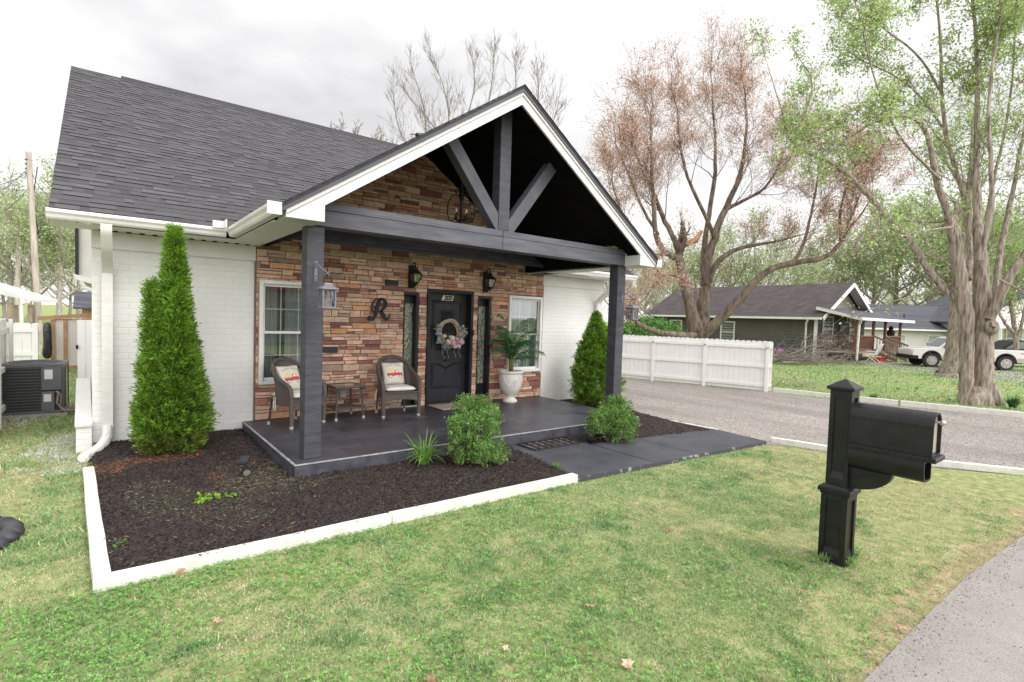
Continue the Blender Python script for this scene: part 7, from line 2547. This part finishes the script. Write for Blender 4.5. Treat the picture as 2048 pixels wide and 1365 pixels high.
# green hedge seen between the post and the red tree
hg = []
npr = np.random.default_rng(61)
n = 5200
c0 = P(1290, 640, 34); c0.z = .9
d = unit(n, .1)
pp = np.array(c0)[None] + d * np.array([3.2, 2.2, 1.25])[None] * npr.uniform(.6, 1, (n, 1)) * (1 + .15 * np.sin(d[:, :1] * 9) * np.sin(d[:, 2:] * 7))
tag(raw_mesh('hedge', blade_quads(pp, unit(n, .3), npr.uniform(.15, .3, n), .13), cols(n, (.12, .26, .06), .35), M['leaf']), 'rounded green hedge seen past the right porch post', 'hedge')

# ================================================================== NEIGHBOURS
def frame_at(lat_, fwd_, ang):
    """origin on the ground and axes u (to the left end), v (to the right end of the front)"""
    o = lat * lat_ + fwd * fwd_
    return Vector((o.x, o.y, 0))
A = P(1632, 640, 30); A.z = 0
vv = (lat * .80 + fwd * .60); uu = (lat * -.60 + fwd * .80)
LH, WH, EH = 11.4, 7.0, 2.55
def Q(a, b, z_): return A + uu * a + vv * b + Vector((0, 0, z_))
gh = thing('grey_house', 'grey sided house with brown gable roof and a wooden porch beyond the fence', 'house', Q(3, 3, 0), fixed=True)
def lap(mb, p, q, z0, z1, ex, out):
    z_ = z0
    while z_ < z1 - .01:
        zt_ = min(z_ + ex, z1)
        o1, o2 = out * .050, out * .006
        mb.add([p + o1 + Vector((0, 0, z_)), q + o1 + Vector((0, 0, z_)), q + o2 + Vector((0, 0, zt_)), p + o2 + Vector((0, 0, zt_)), p + o2 + Vector((0, 0, z_)), q + o2 + Vector((0, 0, z_))], [(0, 1, 2, 3), (0, 1, 5, 4)])
        z_ = zt_
m_ = MB()
lap(m_, Q(0, 0, 0), Q(LH, 0, 0), 0, EH, .17, -vv)
lap(m_, Q(0, 0, 0), Q(0, WH, 0), 0, EH, .17, -uu)
m_.prism([Q(.01, .01, 0), Q(LH, .01, 0), Q(LH, WH, 0), Q(.01, WH, 0)], (0, 0, EH - .01))
m_.build('wall', M['siding_grey'], gh)
m_ = MB()
RH = 1.95
m_.prism([Q(.012, 0.1, EH), Q(.012, WH - .1, EH), Q(.012, WH / 2, EH + RH - .25)], uu * .1)
m_.build('gable_shingles', M['scallop'], gh)
m_ = MB()
ov = .45
e0 = EH - .22
for (a, b) in ((-ov, WH / 2), (WH + ov, WH / 2)):
    m_.prism([Q(-.55, a, e0 + .0), Q(LH + .5, a, e0 + .0), Q(LH + .5, b, EH + RH), Q(-.55, b, EH + RH)], (0, 0, .09))
m_.build('roof', M['far_roof'], gh)
m_ = MB()
for a in (-ov, WH + ov):
    m_.bar(Q(-.58, a, e0 - .03), Q(-.58, WH / 2, EH + RH - .03), .05, .20)
m_.bar(Q(-.5, -ov - .06, e0 + .0), Q(LH + .5, -ov - .06, e0 + .0), .12, .13)
for (a, b) in ((-ov, WH / 2), (WH + ov, WH / 2)):
    m_.prism([Q(-.53, a, e0 - .03), Q(-.03, a, e0 - .03), Q(-.03, b, EH + RH - .03), Q(-.53, b, EH + RH - .03)], (0, 0, .02))
for a, b in ((0, 0), (LH, 0)):
    m_.bar(Q(a, b, 0) - vv * .04 - uu * .03, Q(a, b, EH) - vv * .04 - uu * .03, .14, .14)
m_.build('white_trim', M['white_trim'], gh)
m_ = MB(); c = Q(.45, -.16, 0); m_.tube([Q(.2, -ov - .05, e0), Q(.4, -.3, e0 - .3), c + Vector((0, 0, e0 - .5)), c + Vector((0, 0, .1))], .055, 8); m_.build('downspout', M['white_metal'], gh)
def hwin(house_, p, d, out, w_, h_, zc, nx=2, ny=2):
    f = MB()
    up_v = Vector((0, 0, 1))
    def rect(mb, a, b, z0, z1, o0, o1):
        c0 = p + d * a + out * o0; c1 = p + d * b + out * o0
        mb.prism([c0 + up_v * z0, c1 + up_v * z0, c1 + up_v * z1, c0 + up_v * z1], out * (o1 - o0))
    z0, z1 = zc - h_ / 2, zc + h_ / 2
    rect(f, -w_ / 2 - .08, -w_ / 2, z0 - .08, z1 + .08, .02, .07); rect(f, w_ / 2, w_ / 2 + .08, z0 - .08, z1 + .08, .02, .07)
    rect(f, -w_ / 2, w_ / 2, z1, z1 + .08, .02, .07); rect(f, -w_ / 2, w_ / 2, z0 - .08, z0, .02, .07)
    for k in range(1, nx): rect(f, -w_ / 2 + w_ * k / nx - .02, -w_ / 2 + w_ * k / nx + .02, z0, z1, .035, .06)
    for k in range(1, ny): rect(f, -w_ / 2, w_ / 2, z0 + h_ * k / ny - .025, z0 + h_ * k / ny + .025, .036, .059)
    fo = f.build('window', M['white_trim'], house_)
    g = MB(); rect(g, -w_ / 2, w_ / 2, z0, z1, .022, .030); g.build('pane', M['far_glass'], fo)
M['far_glass'] = pmat('dull_window_glass', (0.16, 0.18, 0.16), (0.30, 0.32, 0.29), 1.2, 0.12)
for a in (9.4, 5.4):
    hwin(gh, Q(a, 0, 0), uu, -vv, .85, 1.25, 1.35, 1, 2)
for b in (1.5, 5.3):
    hwin(gh, Q(0, b, 0), vv, -uu, 1.25, 1.35, 1.75, 2, 2)
m_ = MB(); m_.prism([Q(0, 3.05, .6) - uu * .03, Q(0, 3.95, .6) - uu * .03, Q(0, 3.95, 2.3) - uu * .03, Q(0, 3.05, 2.3) - uu * .03], -uu * .05); m_.build('front_door', M['black_paint'], gh)
# front porch: lean-to roof, posts, deck, railing, stairs
PD = 2.1
m_ = MB()
m_.prism([Q(0, .0, EH + .42), Q(0, WH + .6, EH + .42), Q(-PD - .3, WH + .9, EH - .17), Q(-PD - .3, -.3, EH - .17)], (0, 0, .07))
m_.build('porch_roof', M['dark_roof'], gh)
m_ = MB()
m_.bar(Q(-PD - .32, -.32, EH - .19), Q(-PD - .32, WH + .92, EH - .19), .10, .15); m_.bar(Q(-PD - .3, -.33, EH - .2), Q(0, -.03, EH + .38), .05, .16)
m_.tube([Q(-PD - .3, -.2, EH - .22), Q(-PD - .1, .05, EH - .5), Q(-PD - .05, .10, .1)], .06, 8)
m_.build('porch_trim', M['white_trim'], gh)
m_ = MB(); m_.prism([Q(0, .02, .45), Q(0, WH, .45), Q(-PD, WH, .45), Q(-PD, .02, .45)], (0, 0, .12)); m_.build('porch_deck', M['deck_pale'], gh)
for b in (.15, 2.6, 4.4, 6.9):
    m_ = MB(); m_.bar(Q(-PD + .08, b, .57), Q(-PD + .08, b, EH - .13), .13, .13); m_.build('porch_post', M['deck'], gh)
for (b0, b1) in ((.15, 2.6), (4.4, 6.9)):
    m_ = MB()
    m_.bar(Q(-PD + .08, b0, 1.42), Q(-PD + .08, b1, 1.42), .10, .06); m_.bar(Q(-PD + .08, b0, .68), Q(-PD + .08, b1, .68), .05, .07)
    k = b0 + .12
    while k < b1 - .05:
        m_.bar(Q(-PD + .08, k, .71), Q(-PD + .08, k, 1.39), .04, .04); k += .13
    m_.build('railing', M['deck'], gh)
m_ = MB()
k = .1
m_.bar(Q(-PD + .1, .12, 1.42), Q(-.05, .12, 1.42), .10, .06)
while k < PD - .1:
    m_.bar(Q(-k, .12, .6), Q(-k, .12, 1.39), .04, .04); k += .13
m_.build('railing', M['deck'], gh)
m_ = MB()
for s in range(3):
    m_.prism([Q(-PD - .3 * s, 2.75, .45 - .15 * (s + 1)), Q(-PD - .3 * s, 4.25, .45 - .15 * (s + 1)), Q(-PD - .3 * (s + 1), 4.25, .45 - .15 * (s + 1)), Q(-PD - .3 * (s + 1), 2.75, .45 - .15 * (s + 1))], (0, 0, .05))
for b in (2.7, 4.3):
    m_.bar(Q(-PD + .05, b, 1.42), Q(-PD - 1.1, b, .95), .06, .09); m_.bar(Q(-PD - 1.1, b, 0), Q(-PD - 1.1, b, 1.0), .09, .09); m_.bar(Q(-PD + .05, b, .55), Q(-PD - 1.1, b, .12), .05, .2)
    for k in range(7):
        u = .1 + k * .14
        m_.bar(Q(-PD - u, b, .52 - .36 * u), Q(-PD - u, b, 1.40 - .41 * u), .04, .04)
m_.build('steps', M['deck_pale'], gh)
# things on and by that porch
m_ = MB()
c = Q(-PD + .35, 6.2, .57)
m_.lathe([(.25, 0), (.22, .5), (.18, .9), (.24, 1.1), (.10, 1.25), (.14, 1.35), (.03, 1.5)], c, 10)
m_.bar(c + Vector((-.45, 0, 1.0)), c + Vector((.45, .1, 1.1)), .12, .12)
tag(m_.build('garden_figure', M['bronze_iron']), 'dark scarecrow like garden figure on the neighbour porch corner', 'figure')
c = Q(-PD - .55, .9, 0)
t = thing('folding_chair', 'white folding lawn chair in front of the neighbour porch railing', 'chair', c, math.atan2(vv.y, vv.x))
m_ = MB()
for s in (-.27, .27):
    m_.tube([(s, .30, 0), (s, -.10, .42), (s, -.38, 1.05)], .022, 6); m_.tube([(s, -.32, 0), (s, .28, .42)], .022, 6); m_.tube([(s, -.16, .62), (s, .26, .62)], .022, 6)
m_.build('chair_frame', M['white_trim'], t)
m_ = MB(); m_.prism([(-.26, -.10, .44), (.26, -.10, .44), (.26, -.37, 1.03), (-.26, -.37, 1.03)], (0, .02, .01)); m_.build('backrest', M['paper'], t)
m_ = MB(); m_.prism([(-.26, -.10, .43), (.26, -.10, .43), (.26, .28, .40), (-.26, .28, .40)], (0, 0, .02)); m_.build('seat', M['paper'], t)
c = Q(-PD - .6, 1.75, 0)
m_ = MB(); m_.prism([c, c + vv * .9, c + vv * .9 + uu * .4, c + uu * .4], (0, 0, .24)); m_.bar(c + vv * -.02 + Vector((0, 0, .26)), c + vv * .92 + Vector((0, 0, .26)), .1, .05)
tag(m_.build('cooler_box', M['red_plastic'], bevel=.03), 'red box on the ground beside the white folding chair', 'box')
m_ = MB(); c = Q(1.6, -.7, 0)
m_.ball(c + Vector((0, 0, .3)), .28, 10, (1.5, .8, .8)); m_.torus(c + Vector((-.5, 0, .26)), .24, .03, 'y', 16, 6); m_.torus(c + Vector((.5, 0, .26)), .24, .03, 'y', 16, 6)
tag(m_.build('childs_tricycle', M['pink']), 'pink and blue toy tricycle against the grey house wall', 'toy')

# fallen branches
t = MB()
rg = random.Random(91)
def twigpath(a, b, r_, sag=.1, n=5):
    pts = [a.lerp(b, i / n) + Vector((rg.gauss(0, .08), rg.gauss(0, .08), abs(rg.gauss(0, sag)))) for i in range(n + 1)]
    t.tube(pts, [r_ * (1 - .75 * i / n) for i in range(n + 1)], 6 if r_ > .03 else 4)
    return pts
mains = [((1542, 735, 25.5), (1690, 722, 27), .085), ((1500, 738, 24.5), (1700, 704, 28), .06), ((1560, 748, 24), (1650, 735, 26), .05), ((1548, 722, 27), (1660, 690, 28), .06), ((1540, 730, 25), (1640, 742, 25), .05)]
for (a, b, r_) in mains:
    a, b = P(*a), P(*b); a.z = max(.08, a.z); b.z = max(.15, b.z)
    pts = twigpath(a, b, r_)
    for k in range(15):
        i = rg.randrange(1, len(pts)); p = pts[i].lerp(pts[i - 1], rg.random())
        d = (b - a).normalized() + Vector((rg.gauss(0, .5), rg.gauss(0, .5), rg.uniform(-.2, .42)))
        e = p + d.normalized() * rg.uniform(.6, 2.2); e.z = max(.03, e.z)
        q = twigpath(p, e, .022)
        for _ in range(4):
            pp_ = q[rg.randrange(1, len(q))]; e2 = pp_ + Vector((rg.gauss(0, .5), rg.gauss(0, .5), rg.gauss(.1, .3))); e2.z = max(.02, e2.z)
            twigpath(pp_, e2, .009, .04, 3)
for k in range(120):
    p = P(rg.uniform(1560, 1735), rg.uniform(728, 748), rg.uniform(25, 28)); p.z = .03
    twigpath(p, p + Vector((rg.gauss(0, .7), rg.gauss(0, .7), abs(rg.gauss(0, .15)))), .010, .03, 3)
tag(t.build('branch_pile', M['bare_bark']), 'pile of fallen grey branches and twigs in front of the grey house', 'branches')
t = MB()
c = G(1610, 775)
for k in range(9):
    a = rg.uniform(0, 6.28); p = c + Vector((rg.gauss(0, .3), rg.gauss(0, .3), .02))
    twigpath(p, p + Vector((math.cos(a), math.sin(a), rg.uniform(0, .35))) * rg.uniform(.4, 1.1), .013, .04, 4)
tag(t.build('fallen_twig', M['twig']), 'lone forked fallen branch on the lawn right of the fence end', 'branch')

# white house behind
Bc = P(1500, 640, 40); Bc.z = 0
u2 = (lat * .985 - fwd * .17)
def W_(a, b, z_): return Bc + u2 * a + (fwd * .985 + lat * .17) * b + Vector((0, 0, z_))
wh = thing('white_house', 'long white sided house with slate grey roof in the background', 'house', W_(12, 3, 0), fixed=True)
nw = -(fwd * .985 + lat * .17)
a1 = 21.5
m_ = MB(); lap(m_, W_(6, 0, 0), W_(a1, 0, 0), 0, 2.0, .13, nw); m_.prism([W_(6, .01, 0), W_(a1, .01, 0), W_(a1, 8, 0), W_(6, 8, 0)], (0, 0, 2.0)); m_.build('wall', M['siding_white'], wh)
m_ = MB()
m_.prism([W_(5.5, -.5, 1.86), W_(a1 + .5, -.5, 1.86), W_(a1 + .5, 4, 3.75), W_(5.5, 4, 3.75)], (0, 0, .1)); m_.prism([W_(5.5, 8.5, 1.86), W_(a1 + .5, 8.5, 1.86), W_(a1 + .5, 4, 3.75), W_(5.5, 4, 3.75)], (0, 0, .1))
m_.tube([W_(11.2, 1.2, 2.4), W_(11.2, 1.2, 3.05)], .06, 8)
m_.build('roof', M['dark_roof'], wh)
m_ = MB(); m_.bar(W_(5.5, -.56, 1.88), W_(a1 + .5, -.56, 1.88), .12, .12); m_.prism([W_(a1 + .02, 0, 2.0), W_(a1 + .02, 8, 2.0), W_(a1 + .02, 4, 3.7)], -u2 * .1); m_.build('white_trim', M['white_trim'], wh)
hwin(wh, W_(10.3, 0, 0), u2, nw, .75, .95, 1.0, 1, 2)
hwin(wh, W_(12.6, 0, 0), u2, nw, .75, 1.1, .95, 1, 2)
# the house over the road, which the front windows mirror
ho = thing('house_over_road', 'white sided house with red brick porch band, mirrored in the front windows', 'house', (9, -17, 0), fixed=True)
m_ = MB(); lap(m_, Vector((-1, -15, 0)), Vector((19, -15, 0)), 0, 3.0, .2, Vector((0, 1, 0))); m_.box(-1, 19, -23, -15.02, 0, 3.0); m_.build('wall', M['siding_white'], ho)
m_ = MB(); m_.prism([(-1.5, -14.4, 2.85), (19.5, -14.4, 2.85), (19.5, -19, 5.4), (-1.5, -19, 5.4)], (0, 0, .1)); m_.prism([(-1.5, -23.6, 2.85), (19.5, -23.6, 2.85), (19.5, -19, 5.4), (-1.5, -19, 5.4)], (0, 0, .1)); m_.build('roof', pmat('red_brown_roof', (0.22, 0.07, 0.055), (0.30, 0.11, 0.085), 5, .9), ho)
for a_ in (1.5, 5.0, 8.5, 12.5, 16):
    hwin(ho, Vector((a_, -14.97, 0)), Vector((1, 0, 0)), Vector((0, 1, 0)), 1.1, 1.5, 1.6, 2, 2)
# right hand neighbour garage
g0 = P(1990, 660, 36); g0.z = 0
ga = thing('white_garage', 'white gabled building with a pale porch behind the parked dark car', 'garage', g0, fixed=True)
def X_(a, b, z_): return g0 + lat * a + fwd * b + Vector((0, 0, z_))
m_ = MB(); m_.prism([X_(-2, 0, 0), X_(7, 0, 0), X_(7, 7, 0), X_(-2, 7, 0)], (0, 0, 2.6)); m_.prism([X_(-2, .0, 2.6), X_(7, .0, 2.6), X_(2.5, .0, 4.6)], fwd * 7); m_.build('wall', M['siding_white'], ga)
m_ = MB()
for a in (-2.4, 7.4): m_.prism([X_(a, -.4, 2.45), X_(a, 7.4, 2.45), X_(2.5, 7.4, 4.7), X_(2.5, -.4, 4.7)], (0, 0, .1))
m_.build('roof', M['dark_roof'], ga)
m_ = MB(); m_.prism([X_(-1.6, -2, 2.15), X_(3, -2, 2.15), X_(3, 0, 2.5), X_(-1.6, 0, 2.5)], (0, 0, .12))
for a in (-1.4, .4, 2.2): m_.bar(X_(a, -1.9, 0), X_(a, -1.9, 2.15), .16, .16)
m_.build('porch', M['white_trim'], ga)
hwin(ga, X_(1.3, 0, 0), lat, -fwd, 1.0, 1.3, 1.5, 1, 2)

# ================================================================== VEHICLES
def wheel_parts(parent, x, yside, r_, w_):
    s = 1 if yside > 0 else -1
    m_ = MB()
    prof = [(r_ * .62, -w_ / 2), (r_ * .93, -w_ / 2), (r_, -w_ / 2 + .03), (r_, w_ / 2 - .03), (r_ * .93, w_ / 2), (r_ * .62, w_ / 2)]
    def rot(mb):
        mb.v = [(x + p[0], yside + p[2] * 1.0, r_ + p[1]) for p in mb.v]
    m_.lathe(prof, (0, 0, 0), 28); rot(m_)
    tw = m_.build('wheel', M['tyre'], parent, smooth=40)
    m_ = MB()
    o = (w_ / 2 + .004) * s
    m_.lathe([(r_ * .64, o - .003), (r_ * .64, o + .02 * s), (r_ * .54, o + .02 * s), (r_ * .54, o - .003)], (0, 0, 0), 24)
    for k in range(6):
        a = k * math.pi / 3
        m_.bar((r_ * .12 * math.cos(a), r_ * .12 * math.sin(a), o + s * .015), (r_ * .58 * math.cos(a), r_ * .58 * math.sin(a), o + s * .015), r_ * .26, .02)
    m_.lathe([(r_ * .18, o - .01), (r_ * .18, o + s * .035), (r_ * .02, o + s * .04)], (0, 0, 0), 14)
    rot(m_)
    m_.build('rim', M['chrome'], tw)
def arch_profile(pts, wheels, r_, zb):
    """side outline: pts run along the top from front to back; the bottom edge has wheel openings"""
    out = list(pts)
    for wx in sorted(wheels, reverse=True):
        for k in range(13):
            a = math.pi * k / 12
            out.append((wx + r_ * math.cos(a), zb + r_ * math.sin(a) * 1.02))
    return out
def vehicle_side(mb, prof, w_):
    n = len(prof)
    mb.prism([(x, -w_ / 2, z_) for x, z_ in prof], (0, w_, 0))
# pickup: x runs from the nose (0) to the tail; stands nose towards the left of the view
f0, r0 = G(1860, 735), G(2008, 742)
WB = 3.55
ax = (r0 - f0); ax.z = 0; ax.normalize()
SC = (r0 - f0).length / WB
t = thing('pickup_truck', 'white and tan pickup truck parked on the gravel behind the maple trunk', 'pickup truck', f0 - ax * .95 * SC + Vector((-ax.y, ax.x, 0)) * .85 * SC, math.atan2(ax.y, ax.x))
t.scale = (SC, SC, SC)
wx1, wx2 = .95, .95 + WB
TW = 1.95
zb = .48
body = [(.02, zb), (0, .62), (.02, .98), (.10, 1.06), (.9, 1.13), (1.32, 1.16), (5.75, 1.18), (5.8, 1.15), (5.8, zb)]
m_ = MB()
lowp = [(5.8, zb)]
prof = body[:-1] + arch_profile([(5.8, zb)], (wx1, wx2), .47, zb)
vehicle_side(m_, prof, TW)
bd = m_.build('body', M['truck_white'], t, bevel=.03)
m_ = MB()
for (a, b) in ((1.46, 3.98), (5.02, 5.79)):
    m_.box(a, b, -TW / 2 - .012, TW / 2 + .012, zb - .02, .74)
m_.build('lower_cladding', M['truck_tan'], t, bevel=.015)
m_ = MB()
vehicle_side(m_, [(1.30, 1.15), (1.95, 1.74), (2.15, 1.80), (3.25, 1.80), (3.36, 1.74), (3.44, 1.15)], TW - .24)
cabo = m_.build('cab', M['truck_white'], t, bevel=.04)
m_ = MB()
for s in (-1, 1):
    y = s * (TW / 2 - .118)
    m_.prism([(1.55, y, 1.20), (2.02, y, 1.68), (2.42, y, 1.70), (2.42, y, 1.20)], (0, s * .012, 0)); m_.prism([(2.50, y, 1.20), (2.50, y, 1.70), (3.22, y, 1.70), (3.30, y, 1.20)], (0, s * .012, 0))
m_.prism([(1.38, -.75, 1.20), (1.38, .75, 1.20), (1.92, .68, 1.70), (1.92, -.68, 1.70)], (-.02, 0, .02))
m_.build('windows', M['car_glass'], cabo)
m_ = MB(); m_.box(3.55, 5.72, -TW / 2 + .1, TW / 2 - .1, 1.185, 1.195); m_.build('bed_rail', M['black_trim'], t)
m_ = MB()
m_.box(-.10, .30, -TW / 2 - .02, TW / 2 + .02, .45, .68); m_.build('bumper', M['black_trim'], t, bevel=.04)
m_ = MB(); m_.box(5.78, 5.95, -TW / 2, TW / 2, .50, .66); m_.build('bumper', M['chrome'], t, bevel=.03)
for s in (-1, 1):
    m_ = MB(); m_.box(-.012, .16, s * .80 - .16, s * .80 + .16, .78, .98); m_.build('headlight', M['paper'], t, bevel=.02)
    for (wx) in (wx1, wx2):
        wheel_parts(t, wx, s * (TW / 2 - .13), .41, .27)
        m_ = MB()
        pts = [(wx + .475 * math.cos(math.pi * k / 14), s * (TW / 2 + .005), zb + .485 * math.sin(math.pi * k / 14)) for k in range(15)]
        m_.tube(pts, .028, 6); m_.build('wheel_arch', M['black_trim'], t)
    m_ = MB(); m_.box(1.55, 1.70, s * (TW / 2 + .08) - .10, s * (TW / 2 + .08) + .10, 1.16, 1.36); m_.build('mirror', M['black_trim'], t, bevel=.02)
m_ = MB(); m_.box(.5, 5.4, -TW / 2 + .25, TW / 2 - .25, .40, .50); m_.build('chassis', M['black_trim'], t)
m_ = MB(); m_.box(5.15, 5.45, -TW / 2 - .006, -TW / 2 - .001, .98, 1.02); m_.build('red_decal', M['red_plastic'], bd)
# dark car beyond
c = P(2044, 702, 29); c.z = 0
t = thing('dark_car', 'black station wagon parked beyond the pickup at the right edge', 'car', c, math.atan2(ax.y, ax.x))
m_ = MB()
prof = [(-2.3, .35), (-2.32, .62), (-2.2, .85), (-1.3, .95), (2.1, 1.0), (2.25, .9), (2.25, .35)]
prof = prof[:-1] + arch_profile([(2.25, .35)], (-1.45, 1.35), .38, .35)
vehicle_side(m_, prof, 1.75); cb = m_.build('body', pmat('black_car_paint', (.012, .012, .014), None, 3, .2, coat=.5), t, bevel=.04)
m_ = MB(); vehicle_side(m_, [(-1.45, .95), (-.75, 1.42), (-.5, 1.47), (1.7, 1.47), (2.1, 1.0)], 1.5); gl2 = m_.build('greenhouse', M['black_trim'], t, bevel=.05)
m_ = MB()
for s in (-1, 1):
    y = s * .752
    m_.prism([(-1.15, y, 1.0), (-.72, y, 1.36), (-.2, y, 1.40), (-.2, y, 1.0)], (0, s * .01, 0)); m_.prism([(-.1, y, 1.0), (-.1, y, 1.40), (.8, y, 1.40), (.8, y, 1.0)], (0, s * .01, 0)); m_.prism([(.9, y, 1.0), (.9, y, 1.40), (1.55, y, 1.40), (1.8, y, 1.0)], (0, s * .01, 0))
m_.build('windows', pmat('pale_car_glass', (.22, .26, .25), (.12, .14, .14), 2, .08), gl2)
for s in (-1, 1):
    for wx in (-1.45, 1.35): wheel_parts(t, wx, s * .78, .33, .2)

# ------------------------------------------------------------------ tidy the helper property
for o in bpy.data.objects:
    if 'fixed' in o:
        del o['fixed']
